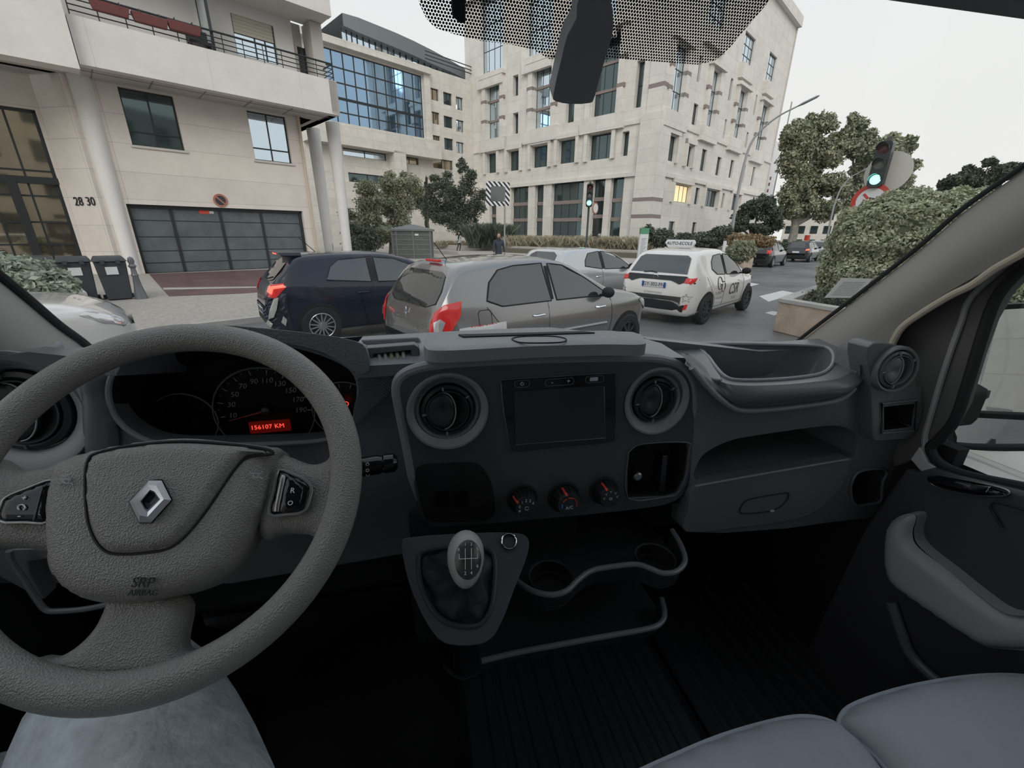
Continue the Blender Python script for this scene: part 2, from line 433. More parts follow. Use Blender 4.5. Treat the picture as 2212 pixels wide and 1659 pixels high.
# left windscreen pillar
def pillar(name, outer, inner, bulge, material, n=9, thick=.03, seal=True, out=Vector((0, 0, 0))):
    A = catmull(outer, 6, False); I = catmull(inner, 6, False); k = min(len(A), len(I)); loops = []
    for j in range(n):
        t = j / (n - 1); loops.append([A[i].lerp(I[i], t) + bulge * (math.sin(PI * t)) for i in range(k)])
    back = [[p + out for p in loops[-1]], [p + out for p in loops[0]]]
    return B().loft(loops + back + [loops[0]], closed=False).obj(name, material)
def on_side(x, y, X0=.98, tilt=.10):  # plane of the side of the cab, leaning inwards upwards
    return on(x, y, (X0, 0, Zr(-.25)), (1, 0, tilt))
po = [on_side(*p) for p in ((1690, 772), (1740, 730), (1863, 637), (1983, 544), (2087, 455), (2212, 368), (2330, 285))]
pi = [on_side(*p, .955, .10) for p in ((1915, 775), (1922, 743), (1947, 700), (2010, 655), (2080, 612), (2212, 537), (2345, 450))]
struct(pillar('trim_4', po, pi, Vector((-.022, -.015, 0)), 'pillar_cloth', out=Vector((.05, .02, 0))))
struct(B().tube(catmull([p + Vector((-.004, .004, .003)) for p in po], 5, False), .0045, 8).obj('trim_5', 'black_matt'))
bs = [on_side(*p, .95, .10) for p in ((1926, 752), (1930, 738), (1948, 708), (1985, 680), (2050, 640), (2100, 615), (2150, 580), (2212, 545), (2330, 470))]
struct(B().tube(catmull(bs, 5, False), .0062, 10).obj('trim_6', 'seal_beige'))
po = [on(*p, (-.60, 0, Zr(-.25)), (1, 0, -.1)) for p in ((240, 810), (183, 752), (120, 706), (60, 656), (0, 607), (-160, 480), (-400, 280))]
pi = [on(*p, (-.60, 0, Zr(-.25)), (1, 0, -.1)) for p in ((60, 900), (-20, 850), (-80, 800), (-140, 760), (-200, 720), (-350, 600), (-560, 420))]
struct(pillar('trim_7', po, pi, Vector((.03, -.02, 0)), 'pillar_cloth', out=Vector((-.05, .02, 0))))
struct(B().tube(catmull([p + Vector((.004, .004, .002)) for p in po], 5, False), .006, 8).obj('trim_8', 'black_matt'))
# right door: quarter panel, frame, window and lower card
XD = 1.0
b = B()
qp = [PX(*p, XD) for p in ((1880, 770), (1895, 740), (1925, 700), (1985, 650), (2060, 600), (2130, 560), (2212, 500), (2330, 420), (2330, 520), (2203, 590), (2160, 632), (2128, 690), (2100, 770), (2070, 874), (2040, 925), (2012, 945), (1990, 985), (1930, 1010), (1900, 900))]
door = struct(plate('door_1', qp, [], (.04, 0, 0), mat('door_dark', (.10, .10, .095), .6, bump=.2, bscale=500), bevel=.006))
fr2 = [PX(*p, XD - .006) for p in ((2215, 572), (2168, 622), (2143, 665), (2116, 745), (2090, 830), (2064, 905), (2030, 948), (2010, 968), (2030, 1000), (2085, 1025), (2212, 1052), (2330, 1078))]
B().tube(catmull(fr2, 6, False), .009, 10).obj('window_seal', 'rubber', door)
B().tube(catmull([PX(*p, XD - .004) for p in ((2190, 560), (2100, 640), (2075, 700), (2040, 800), (2010, 900), (1998, 945), (2000, 985))], 6, False), .005, 8).obj('door_seal', 'trim_grey', door)
wf = [(x, y) for x, y in ((2215, 572), (2168, 622), (2143, 665), (2116, 745), (2090, 830), (2064, 905), (2030, 948), (2010, 968), (2030, 1000), (2085, 1025), (2212, 1052))]
wl = [PX(*p, XD + .02) for p in wf]
wl += [Vector((XD + .02, -.7, wl[-1].z - .01)), Vector((XD + .02, -.7, Zr(.42))), Vector((XD + .02, .25, Zr(.42)))]
struct(plate('window_2', wl, [], (.003, 0, 0), 'clear_glass'))
dc = [PX(*p, XD - .03) for p in ((1955, 1010), (1975, 1020), (2010, 1012), (2060, 1028), (2212, 1064))]
zb = dc[-1].z
dc += [Vector((XD - .03, -.8, zb - .01)), Vector((XD - .03, -.8, Zr(-1.1))), Vector((XD - .03, .62, Zr(-1.1))), Vector((XD - .03, .585, Zr(-.6)))]
card = plate('door_card', dc, [], (.06, 0, 0), mat('door_card_plastic', (.055, .055, .065), .55, bump=.3, bscale=500), door, bevel=.015)
hd = [PX(*p, .935) for p in ((1980, 1113), (1949, 1113), (1925, 1139), (1921, 1191), (1929, 1238), (1953, 1270), (2036, 1334), (2115, 1389), (2155, 1401), (2260, 1400), (2260, 1338), (2175, 1326), (2115, 1286), (2056, 1238), (1988, 1183), (1974, 1151))]
pillow('pull_handle', catmull(hd, 4), (-1, -.15, .1), .022, .022, .008, 'trim_grey', door, skirt=.05)
sw = [PX(*p, .965) for p in ((2008, 1034), (2030, 1028), (2070, 1034), (2130, 1046), (2172, 1057), (2180, 1066), (2160, 1072), (2110, 1070), (2060, 1062), (2020, 1050))]
o = pillow('switch_panel', catmull(sw, 4), (-1, 0, .6), .006, .006, .005, 'black_gloss', door, skirt=.01)
B().tube(catmull(sw, 4), .0016, 8, closed=True).obj('trim_ring', 'satin_metal', o)
plate('window_switch', [PX(*p, .957) for p in ((2098, 1046), (2138, 1052), (2130, 1064), (2090, 1058))], [], (.006, 0, 0), 'chrome', o, bevel=.001)
B().tube(catmull([PX(*p, .96) for p in ((2212, 1102), (2180, 1092), (2150, 1086), (2140, 1095), (2150, 1115), (2165, 1140))], 5, False), .002, 6).obj('card_seam', 'black_matt', door)
B().tube(catmull([PX(*p, .955) for p in ((1925, 1300), (1945, 1360), (1965, 1410), (2000, 1450), (2060, 1500))], 6, False), .010, 10).obj('pocket_rim', 'dash_plastic', door)
struct(B().box((1.02, -.98, Zr(.1)), (.05, .36, .9)).box((1.02, -.1, Zr(.49)), (.05, 1.4, .10)).obj('wall_right', 'dash_dark', smooth=False))
# lower left of door opening (bright sill corner)
plate('sill_cover', [PX(*p, .985) for p in ((1966, 992), (1985, 965), (1992, 975), (2003, 1000), (2022, 1010), (1990, 1020))], [], (.01, 0, 0), mat('sill_grey', (.5, .5, .5), .4), door, bevel=.002)

# ---------------------------------------------------------------- dashboard
dash = thing('dashboard', 'dark grey plastic dashboard stretching across the cab below the windscreen', 'dashboard', (.21, .75, Zr(-.5)))
def zdrop(x): t = max(0, min(1, (x - .26) / .50)); return Vector((0, 0, -.071 * t))
def prof(x):
    s = (x - .21) / .8; k = .12 * s * s
    return [p + zdrop(x) * (1 if i < 5 else .6) for i, p in enumerate(prof0(x, k))]
def prof0(x, k):
    return [Vector((x, 1.03 - k, Zr(-.262))), Vector((x, .90 - k, Zr(-.205))), Vector((x, .80 - k, Zr(-.178))), Vector((x, .72, Zr(-.172))), Vector((x, .655, Zr(-.178))), Vector((x, .635, Zr(-.190))),
            Vector((x, .64, Zr(-.21))), Vector((x, .74, Zr(-.22))), Vector((x, .80, Zr(-.30))), Vector((x, .80, Zr(-.50))), Vector((x, .95, Zr(-.60))), Vector((x, 1.08 - k, Zr(-.60)))]
B().loft([prof(x) for x in np.linspace(-.098, .47, 12)], cap=True).obj('dash_shell', 'dash_top', dash, angle=40)
def profr(x):
    s = (x - .21) / .8; k = .12 * s * s
    return [Vector((x, y, Zr(z) + .071 * 1.0 + zdrop(x).z)) for y, z in ((1.05 - k, -.325), (.92 - k, -.280), (.80, -.247), (.77, -.247), (.775, -.262), (.80, -.45), (.95, -.60), (1.08 - k, -.60))]
B().loft([profr(x) for x in np.linspace(.47, 1.0, 12)], cap=True).obj('dash_shell', 'dash_top', dash, angle=40)
def profl(x):
    P = prof(x); z = Vector((x, 0, 0))
    return P[:3] + [Vector((x, .80, Zr(-.182))), Vector((x, .80, Zr(-.20))), Vector((x, .93, Zr(-.22))), Vector((x, .94, Zr(-.60))), P[-1]]
B().loft([profl(x) for x in np.linspace(-.66, -.10, 10)], cap=True).obj('dash_shell', 'dash_top', dash, angle=40)
B().box((-.62, .74, Zr(-.185)), (.10, .16, .03)).obj('dash_corner', 'dash_top', dash, bevel=.01)
# storage lid on top
ZL = Zr(-.158)
lid = catmull([PZ(*p, ZL) for p in ((916, 738), (930, 725), (1000, 720), (1150, 716), (1300, 716), (1375, 720), (1391, 732), (1388, 744), (1300, 744), (1150, 748), (1000, 756), (935, 757), (918, 750))], 4)
lo = pillow('storage_lid', lid, (0, 0, 1), .004, .02, .012, 'dash_top', dash, skirt=.018)
ov = catmull([PZ(*p, ZL + .0045) for p in ((1106, 733), (1120, 728), (1160, 726), (1200, 727), (1222, 732), (1215, 739), (1170, 741), (1125, 740))], 4)
B().tube(ov, .0012, 6, closed=True).obj('lid_button', 'black_matt', lo)
plate('lid_slot', [PZ(*p, ZL + .006) for p in ((990, 722), (1260, 715), (1285, 718), (1000, 727))], [], (0, 0, -.004), 'black_matt', lo)
# centre fascia
fo = catmull(PYs([(857, 845), (866, 818), (900, 800), (960, 790), (1050, 784), (1200, 778), (1380, 776), (1440, 781), (1476, 796), (1496, 826), (1501, 870), (1498, 940), (1492, 1010), (1478, 1062), (1450, 1086), (1380, 1100), (1240, 1115), (1100, 1128), (980, 1136), (925, 1132), (902, 1085), (880, 970), (864, 890)], YF), 4)
ux, uz = Vector((1, 0, 0)), Vector((0, 0, 1))
cL = PY(968, 888, YF); cRv = PY(1418, 866, YF)
hl = circ(cL, .0475, ux, uz, 40); hr = circ(cRv, .0475, ux, uz, 40)
slot = PYs([(1362, 972), (1390, 958), (1484, 955), (1487, 975), (1480, 1030), (1462, 1065), (1440, 1072), (1356, 1076), (1356, 990)], YF)
fascia = plate('centre_fascia', fo, [hl, hr, slot], (0, .05, 0), 'fascia_plastic', dash, bevel=.017, seg=5)
bin_([p + Vector((0, .004, 0)) for p in slot], (0, .045, 0), .97).obj('card_slot', 'black_matt', fascia, angle=30)
B().tube(catmull([p + Vector((0, -.001, 0)) for p in slot], 3), .0014, 6, closed=True).obj('slot_edge', 'dash_plastic', fascia)
plate('card_guide', PYs([(1432, 985), (1442, 985), (1436, 1062), (1424, 1064)], YF - .002), [], (0, .03, 0), 'black_gloss', fascia, bevel=.001)
B().lathe([(.0, -.002), (.006, -.002), (.0085, 0), (.008, .02)], PY(1378, 1030, YF + .005), (0, 1, 0)).obj('lock_barrel', 'satin_metal', fascia)
B().tube([p + Vector((0, .007, 0)) for p in (fo[80:92] + fo[:45])], [.002, .005] + [.0085] * 52 + [.007, .005, .002], 10).obj('fascia_rim', 'dash_top', fascia)
# dark lower switch panel
sp_ = catmull(PYs([(900, 1010), (960, 1001), (1025, 1000), (1050, 1020), (1066, 1060), (1068, 1110), (1040, 1125), (950, 1128), (920, 1120), (905, 1070)], YF - .001), 4)
swp = plate('switch_panel', sp_, [], (0, .01, 0), 'black_matt', fascia, bevel=.002)
for px_, lb in ((955, 'a'), (995, 'b')):
    q = PY(px_, 1078, YF - .003); plate('rocker_switch', [q + Vector((dx, 0, dz)) for dx, dz in rrect(0, 0, .024, .030, .003)], [], (0, .006, 0), 'black_gloss', swp, bevel=.001)
def air_vent(c, r, n, name='air_vent', dirx=1, parent=dash, cone=True, mt='dash_dark'):
    """round ball vent: surround, ring, swivel barrel with lip"""
    n = Vector(n).normalized(); x = Vector((1, 0, 0)); x = (x - n * x.dot(n)).normalized(); z = n.cross(x)
    v = B().lathe([(r * 1.50, .0), (r * 1.48, .0035), (r * 1.40, .0035), (r * 1.10, -.006), (r * 1.02, -.012), (r, -.016), (r * .97, -.03)] if cone else [(r * 1.25, -.002), (r * 1.25, .004), (r * 1.18, .009), (r * 1.08, .008), (r * 1.0, .0), (r * .97, -.02)], c, n, 48, x).obj(name, 'dash_plastic' if not cone else 'dash_top', parent)
    cc = Vector(c) - n * (.012 if cone else .0)
    B().lathe([(r * .985, -.005), (r * .97, .006), (r * .86, .009), (r * .80, .006), (r * .78, -.002), (.0, -.02)], cc, n, 48, x).obj('outer_ring', mt, v)
    B().lathe([(r * .79, .0), (r * .78, .011), (r * .745, .011), (r * .73, .002)], cc, n, 48, x).obj('inner_ring', mt, v)
    # lens-shaped flap, dished
    cf = cc - x * dirx * r * .16 + n * .004
    lens = []
    R1 = r * .72
    for i in range(40):
        a = 2 * PI * i / 40; px, pz = math.cos(a) * R1, math.sin(a) * R1
        if px * dirx > 0: px *= .62
        lens.append(cf + x * px + z * pz * 1.0)
    pillow('flap', lens, n, .007, r * .25, r * .12, mt, v, fn=lambda p: -.006 * math.exp(-((p - cf).length / (r * .22)) ** 2), skirt=.006)
    arc = [cf + x * dirx * math.cos(a) * R1 * .62 + z * math.sin(a) * R1 + n * .004 for a in np.linspace(-PI / 2, PI / 2, 18)]
    B().tube(arc, .0011, 6).obj('flap_lip', 'trim_grey', v)
    for a in (100, 185, 265, 35):
        p = cc + x * math.cos(R(a)) * r * .88 + z * math.sin(R(a)) * r * .88 + n * .010
        B().box(p, (.003, .003, .006), M=Matrix.Rotation(R(90 - a), 4, 'Y')).obj('index_mark', 'satin_metal', v)
    return v
air_vent(cL + Vector((0, -.002, 0)), .042, (0, -1, .05)); air_vent(cRv + Vector((0, -.002, 0)), .041, (0, -1, .05))
# touchscreen
so = catmull(PYs([(1084, 830), (1092, 822), (1200, 815), (1318, 808), (1328, 813), (1330, 880), (1327, 940), (1318, 956), (1215, 966), (1118, 976), (1104, 970), (1096, 930), (1088, 880)], YF - .004), 3)
scr = plate('touchscreen', so, [], (0, .02, 0), 'black_gloss', dash, bevel=.003)
B().tube([p + Vector((0, .003, 0)) for p in so], .0009, 6, closed=True).obj('bezel_edge', 'satin_metal', scr)
disp = PYs([(1111, 846), (1307, 832), (1307, 946), (1113, 961)], YF - .0055)
plate('display', disp, [], (0, .004, 0), mat('display_glass', (.018, .022, .032), .3, spec=.6), scr, bevel=.0008)
B().tube(PYs([(1113, 961), (1307, 946), (1305, 834)], YF - .006), .0008, 6).obj('display_rim', 'satin_metal', scr)
for cx_, cy_, w_ in ((1128, 829, .024), (1209, 825, .048), (1285, 819, .032)):
    q = PY(cx_, cy_, YF - .0055); lp = [q + Vector((a, 0, e)) for a, e in rrect(0, 0, w_, .0115, .005)]
    u = plate('button', lp, [], (0, .003, 0), 'black_gloss', scr, bevel=.0006); B().tube(lp, .0004, 5, closed=True).obj('button_outline', 'satin_metal', u)
q = PY(1128, 829, YF - .006)
B().tube([q + Vector((math.cos(a) * .0026, 0, math.sin(a) * .0026)) for a in np.linspace(R(130), R(410), 14)], .0004, 5).tube([q, q + Vector((0, 0, .0035))], .0004, 5).obj('power_symbol', 'white_print', scr)
FM = lambda x, y, Y: frame(PY(x, y, Y), (1, 0, 0), (0, 0, 1))
text('minus_symbol', '-', FM(1193, 826, YF - .0062), .010, 'white_print', scr); text('plus_symbol', '+', FM(1228, 824, YF - .0062), .010, 'white_print', scr)
q = PY(1283, 819, YF - .0065); plate('usb_socket', [q + Vector((a, 0, e)) for a, e in rrect(0, 0, .014, .0065, .001)], [], (0, .003, 0), 'chrome', scr)
# three heater knobs
def knob(px_, py_, r, mark, name='control_knob'):
    n = Vector((0, -1, .10)).normalized(); x = Vector((1, 0, 0)); z = n.cross(x) * -1
    if z.z < 0: z = -z
    c = PY(px_, py_, YF - .0)
    kb = B().lathe([(r * 1.22, 0), (r * 1.2, .004), (r * 1.06, .005), (r * 1.03, .002)], c, n, 40).obj(name, 'black_matt', dash)
    B().lathe([(r * 1.03, .0), (r * 1.0, .012), (r * .90, .026), (r * .82, .030), (.0, .031)], c, n, 40).obj('knob_cap', mat('knob_rubber', (.018, .018, .02), .35), kb, angle=50)
    ribs = B()
    for i in range(18):
        a = 2 * PI * i / 18
        ribs.tube([c + (x * math.cos(a) + z * math.sin(a)) * r * 1.025 + n * .003, c + (x * math.cos(a) + z * math.sin(a)) * r * .99 + n * .014, c + (x * math.cos(a) + z * math.sin(a)) * r * .90 + n * .026], .0007, 5)
    ribs.obj('grip_ribs', 'black_gloss', kb)
    a = R(mark); d = x * math.cos(a) + z * math.sin(a); s = n.cross(d)
    P_ = [c + d * r * .78 + n * .0315, c + d * r * .90 + n * .0275, c + d * r * 1.005 + n * .013]
    mk = B()
    for i in range(2): mk.hexa([P_[i] - s * .002, P_[i] + s * .002, P_[i] + s * .002 - n * .002, P_[i] - s * .002 - n * .002], [P_[i + 1] - s * .002, P_[i + 1] + s * .002, P_[i + 1] + s * .002 - n * .002, P_[i + 1] - s * .002 - n * .002])
    mk.obj('pointer_mark', 'red_mark', kb, smooth=False)
    return kb, c + n * .0316, n, x, z
def kt(kb, c, n, x, z, s, dx, dz, sz, m='white_print', nm='knob_print'):
    text(nm, s, frame(c + x * dx + z * dz, x, z), sz, m, kb, depth=.0002)
kb, c, n, x, z = knob(1128, 1076, .0225, 145)
for s, a in (('0', 168), ('1', 128), ('2', 95), ('3', 62), ('4', 28)): kt(kb, c, n, x, z, s, .0125 * math.cos(R(a)), .0125 * math.sin(R(a)), .0075)
kt(kb, c, n, x, z, '#', -.0125, -.005, .0065)
B().tube([c + x * .0032 * math.cos(a) + z * (.0032 * math.sin(a) - .002) for a in np.linspace(.3, 5.9, 16)], .0004, 5).obj('fan_symbol', 'white_print', kb)
kb, c, n, x, z = knob(1217, 1072, .0245, 105)
kt(kb, c, n, x, z, 'A/C', 0, -.005, .0085)
def arc_(a0, a1, m, nm):
    bb = B(); A = np.linspace(R(a0), R(a1), 8)
    bb.tube([c + x * .0135 * math.cos(a) + z * .0135 * math.sin(a) for a in A], .0008, 6).obj(nm, m, kb)
arc_(200, 165, mat('blue_mark', (.05, .3, .7), .5), 'cold_arc'); arc_(150, 110, 'red_mark', 'warm_arc'); arc_(100, 55, 'red_mark', 'warm_arc'); arc_(45, -15, 'red_mark', 'warm_arc')
kb, c, n, x, z = knob(1303, 1058, .0225, 115)
for a in (175, 135, 90, 45, 5):
    q = c + x * .0125 * math.cos(R(a)) + z * .0125 * math.sin(R(a))
    B().tube([q + x * -.002 + z * .001, q, q + z * -.002], .0005, 5).ball(q + x * .0015 + z * .0015, .0006, 6).obj('air_symbol', 'white_print', kb)
q = c - z * .001; B().tube([q + x * a + z * e for a, e in rrect(0, 0, .005, .0035, .0008, 2)], .0004, 5, closed=True).obj('screen_symbol', 'white_print', kb)
# instrument binnacle
YC = .68
left_out = PYs([(-140, 790), (60, 760), (200, 775), (240, 770), (400, 735), (600, 735), (720, 760), (795, 790), (862, 792), (862, 850), (890, 1000), (905, 1130), (905, 1190), (500, 1260), (-140, 1260)], YC)
opn = catmull(PYs([(252, 800), (240, 845), (256, 897), (300, 936), (370, 957), (520, 957), (690, 949), (750, 928), (772, 884), (775, 820), (740, 780), (640, 745), (500, 735), (380, 742), (290, 768)], YC), 4)
lv_c = PY(38, 892, YC); lvh = circ(lv_c, .078, ux, uz, 36)
ip = plate('instrument_panel', left_out, [opn, lvh], (0, .03, 0), 'dash_plastic', dash, bevel=.008)
bin_(opn, (0, .12, -.060), 1.0).obj('instrument_recess', 'black_matt', ip, angle=60)
B().tube([p + Vector((0, -.006, 0)) for p in opn], .004, 8, closed=True).obj('recess_edge', 'dash_top', ip)
bw = catmull(PYs([(226, 812), (230, 795), (250, 766), (330, 722), (440, 702), (560, 708), (690, 722), (760, 735), (790, 752), (797, 800), (774, 809)], .63), 4, False)
bw2 = catmull(PYs([(774, 809), (700, 763), (610, 741), (500, 729), (400, 731), (320, 748), (270, 778), (252, 812)], .63), 4, False)
plate('instrument_hood', bw + bw2[1:], [], (0, .16, -.046), mat('hood_grain', (.19, .205, .225), .5, bump=.8, bscale=350, btype='voronoi'), dash, bevel=.007)
YG = .785
gc = PY(577, 884, YG)
def dial(cx_, cy_, r, name):
    c = PY(cx_, cy_, YG); g = B().lathe([(r * 1.02, .0), (r * 1.03, -.010), (r * .97, -.012), (r * .94, -.002), (.0, -.001)], c, (0, 1, 0), 48).obj(name, mat('dial_face', (.012, .013, .015), .4), ip); B().tube(circ(c - Vector((0, .011, 0)), r * 1.0, ux, uz, 48), .0012, 6, closed=True).obj('dial_ring', 'trim_grey', g); return g, c
g, c = dial(577, 884, .083, 'speedometer')
glowp = mat('dial_print', (.6, .6, .6), .6)
vals = ['10', '30', '50', '70', '90', '110', '130', '150', '170', '190']
for i in range(19):
    a = R(186 - i * 10.6); d = Vector((math.cos(a), 0, math.sin(a))); L_ = .010 if i % 2 == 0 else .005
    B().tube([c + d * (.079 - L_) + Vector((0, -.004, 0)), c + d * .079 + Vector((0, -.004, 0))], .0011 if i % 2 == 0 else .0006, 4).obj('scale_mark', glowp, g)
    if i % 2 == 0: text('scale_number', vals[i // 2], frame(c + d * .057 + Vector((0, -.004, 0)), (1, 0, 0), (0, 0, 1)), .0135, glowp, g, shear=.2)
a = R(193); d = Vector((math.cos(a), 0, math.sin(a)))
B().tube([c + Vector((0, -.008, 0)), c + d * .064 + Vector((0, -.008, 0))], [.0022, .0008], 6).obj('needle', mat('needle_red', (.5, .03, .03), .4), g)
B().lathe([(.008, -.004), (.007, -.012), (0, -.013)], c, (0, 1, 0), 20).obj('needle_hub', 'satin_metal', g)
q = PY(583, 922, YG - .012); od = plate('odometer', [q + Vector((a, 0, e)) for a, e in rrect(0, 0, .068, .022, .001)], [], (0, .004, 0), mat('odometer_back', (.05, .004, .004), .3, emit=(1, .05, .03), estr=.05), g)
text('odometer_digits', '156107 KM', frame(PY(578, 922, YG - .0135), (1, 0, 0), (0, 0, 1)), .0115, 'red_glow', od, spacing=1.05)
g, c = dial(405, 905, .052, 'rev_counter')
for i in range(7):
    a = R(215 - i * 36); d = Vector((math.cos(a), 0, math.sin(a))); text('scale_number', str(i), frame(c + d * .040 + Vector((0, -.004, 0)), (1, 0, 0), (0, 0, 1)), .011, mat('dim_print', (.12, .12, .12), .6), g)
B().tube([c + Vector((.012, -.008, .005)), c + Vector((.010, -.008, -.035))], [.0016, .0006], 6).obj('needle', 'satin_metal', g)
g, c = dial(745, 880, .055, 'fuel_gauge')
for a in (20, 45, 70, 95): d = Vector((math.cos(R(a)), 0, math.sin(R(a)))); B().tube([c + d * .042 + Vector((0, -.004, 0)), c + d * .050 + Vector((0, -.004, 0))], .0009, 4).obj('scale_mark', glowp, g)
q = PY(748, 873, YG - .013); text('fuel_symbol', 'D', frame(q, (1, 0, 0), (0, 0, 1)), .014, 'red_glow', g)
# left air vent
air_vent(lv_c + Vector((0, .0, 0)), .060, (0, -1, .1))
pillow('side_cheek', catmull(PYs([(168, 800), (205, 792), (236, 805), (232, 850), (252, 900), (252, 980), (190, 985), (180, 940), (176, 860)], YC - .004), 4), (0, -1, 0), .012, .02, .01, 'dash_plastic', ip)
B().tube(PYs([(250, 930), (252, 965), (248, 985)], YC - .002), .0012, 5).obj('panel_seam', 'black_matt', ip)
B().tube(catmull(PYs([(10, 1000), (60, 996), (110, 997), (128, 1008)], YC - .002), 5, False), .0012, 5).obj('panel_seam', 'black_matt', ip)
# ribbed wedge and coin holder between cluster and fascia
def ribmat():
    m = mat('ribbed_plastic', (.13, .14, .15), .5); t = m.node_tree; wv = t.nodes.new('ShaderNodeTexWave'); wv.inputs['Scale'].default_value = 110; wv.bands_direction = 'DIAGONAL'
    co = t.nodes.new('ShaderNodeTexCoord'); t.links.new(co.outputs['Object'], wv.inputs[0]); bp = t.nodes.new('ShaderNodeBump'); bp.inputs['Strength'].default_value = .9; bp.inputs['Distance'].default_value = .001
    t.links.new(wv.outputs[0], bp.inputs['Height']); t.links.new(bp.outputs[0], t.nodes['Principled BSDF'].inputs['Normal']); return m
plate('ribbed_wedge', catmull(PYs([(772, 815), (790, 803), (850, 798), (908, 795), (880, 812), (854, 836), (812, 875), (768, 917), (764, 880), (774, 850)], .655), 3), [], (0, .04, 0), ribmat(), dash, bevel=.003)
ch = PYs([(790, 752), (895, 744), (906, 752), (908, 794), (800, 802)], .648)
co_hole = PYs([(806, 766), (887, 757), (888, 786), (807, 794)], .648)
cp = plate('tray_panel', ch, [co_hole], (0, .02, 0), 'dash_plastic', dash, bevel=.002)
bin_(co_hole, (0, .02, 0), .95).obj('coin_recess', 'black_matt', cp)
for i, px_ in enumerate((820, 833, 846, 859, 872)):
    q = PY(px_, 776 - (px_ - 846) * .08, .652); B().tube([q + Vector((0, 0, .010)), q + Vector((.001, -.006, .002)), q + Vector((0, 0, -.012))], .0028, 8).obj('coin_clip', mat('clip_gold', (.30, .27, .2), .35) if i in (2, 3) else 'trim_grey', cp)
plate('dash_step', PYs([(778, 733), (905, 727), (912, 742), (905, 747), (792, 752)], .70), [], (0, .1, -.026), 'dash_top', dash, bevel=.006)
# passenger side
pp = PYs([(1490, 806), (1540, 846), (1585, 866), (1680, 868), (1780, 852), (1830, 835), (1850, 805), (1860, 770), (1874, 752), (1880, 780), (1884, 880), (1890, 940), (1965, 944), (1990, 900), (1985, 940), (1964, 985), (1945, 1040), (1935, 1085), (1915, 1108), (1870, 1120), (1800, 1128), (1700, 1142), (1560, 1152), (1480, 1150), (1492, 1010), (1500, 900)], YF)
TP = PY(1680, 826, .583); TQ = PY(1680, 742, .79); TN = Vector((0, -(TQ.z - TP.z), TQ.y - TP.y)).normalized()
def PT(pts): return [on(x, y, TP, TN) for x, y in pts]
th = catmull(PT([(1508, 747), (1530, 772), (1548, 797), (1568, 816), (1600, 823), (1680, 821), (1760, 812), (1790, 799), (1800, 778), (1794, 758), (1768, 749), (1680, 746), (1585, 744)]), 3)
sh = catmull(PYs([(1506, 1036), (1507, 1002), (1528, 976), (1575, 953), (1616, 944), (1680, 934), (1743, 925), (1806, 920), (1842, 932), (1852, 955), (1846, 980), (1836, 990), (1720, 1010), (1600, 1030)], YF), 3)
chh = catmull(PYs([(1851, 1020), (1838, 1040), (1836, 1065), (1846, 1090), (1875, 1088), (1900, 1082), (1903, 1060), (1905, 1040), (1914, 1020), (1900, 1012), (1875, 1013)], YF), 3)
pas = plate('passenger_panel', pp, [sh, chh], (0, .05, 0), 'dash_plastic', dash, bevel=.006)
bin_(th, (0, .012, -.075), .90).obj('open_tray', 'dash_plastic', pas, angle=50)
bin_(sh, (0, .15, 0), .97).obj('open_shelf', 'dash_plastic', pas, angle=50)
bin_(chh, (0, .07, 0), .95).obj('door_side_pocket', 'dash_dark', pas, angle=50)
B().tube(catmull([p + Vector((0, -.002, 0)) for p in chh], 1), .0028, 8, closed=True).obj('pocket_edge', 'dash_plastic', pas)
# tray surround: flat rim and bulging front
rim_o = catmull(PT([(1470, 742), (1500, 738), (1560, 735), (1680, 737), (1760, 731), (1806, 734), (1838, 750), (1856, 778), (1846, 800), (1815, 818), (1760, 826), (1680, 832), (1600, 833), (1556, 824), (1530, 802), (1508, 778), (1480, 762)]), 3)
tray = plate('tray_rim', rim_o, [th], (0, 0, -.012), 'dash_plastic', pas, bevel=.003)
fb = catmull([(1455, 772), (1500, 812), (1545, 853), (1585, 880), (1620, 885), (1680, 880), (1740, 874), (1806, 863), (1840, 842), (1856, 812), (1858, 782), (1845, 796), (1815, 812), (1760, 822), (1680, 828), (1600, 829), (1560, 822), (1534, 800), (1512, 776), (1480, 760)], 3) if False else None
fpx = [(1470, 762), (1500, 800), (1545, 850), (1585, 879), (1620, 884), (1680, 880), (1740, 873), (1806, 862), (1840, 840), (1857, 812), (1858, 788)]
tpx = [(1480, 762), (1508, 778), (1530, 802), (1556, 824), (1600, 833), (1680, 832), (1760, 826), (1815, 818), (1846, 800), (1856, 790), (1857, 782)]
Lb = catmull(PYs(fpx, .588), 5, False); Lt = catmull(PT(tpx), 5, False); bl_ = []
for i in range(9):
    t = i / 8; bl_.append([a.lerp(b_, t) + Vector((0, -.016 * math.sin(PI * min(1, t * 1.15)) ** .7 if t < .87 else 0, 0)) for a, b_ in zip(Lt, Lb)])
B().loft(bl_, closed=False).obj('tray_front', 'dash_plastic', pas, angle=60)
B().tube([p + Vector((0, 0, .0015)) for p in th], .0035, 8, closed=True).obj('tray_lip', 'dash_top', pas)
B().tube([p + Vector((0, -.002, -.002)) for p in Lb[4:-9]], .005, 8).obj('tray_front_edge', 'dash_top', pas)  # bead of lighter plastic along the lower edge of the tray front
pillow('dash_shoulder', catmull([p + Vector((0, 0, -.010)) for p in PT([(1790, 732), (1840, 730), (1876, 742), (1880, 775), (1872, 800), (1850, 805), (1840, 770)])], 4), (0, 0, 1), .004, .02, .012, 'dash_plastic', pas, skirt=.012)
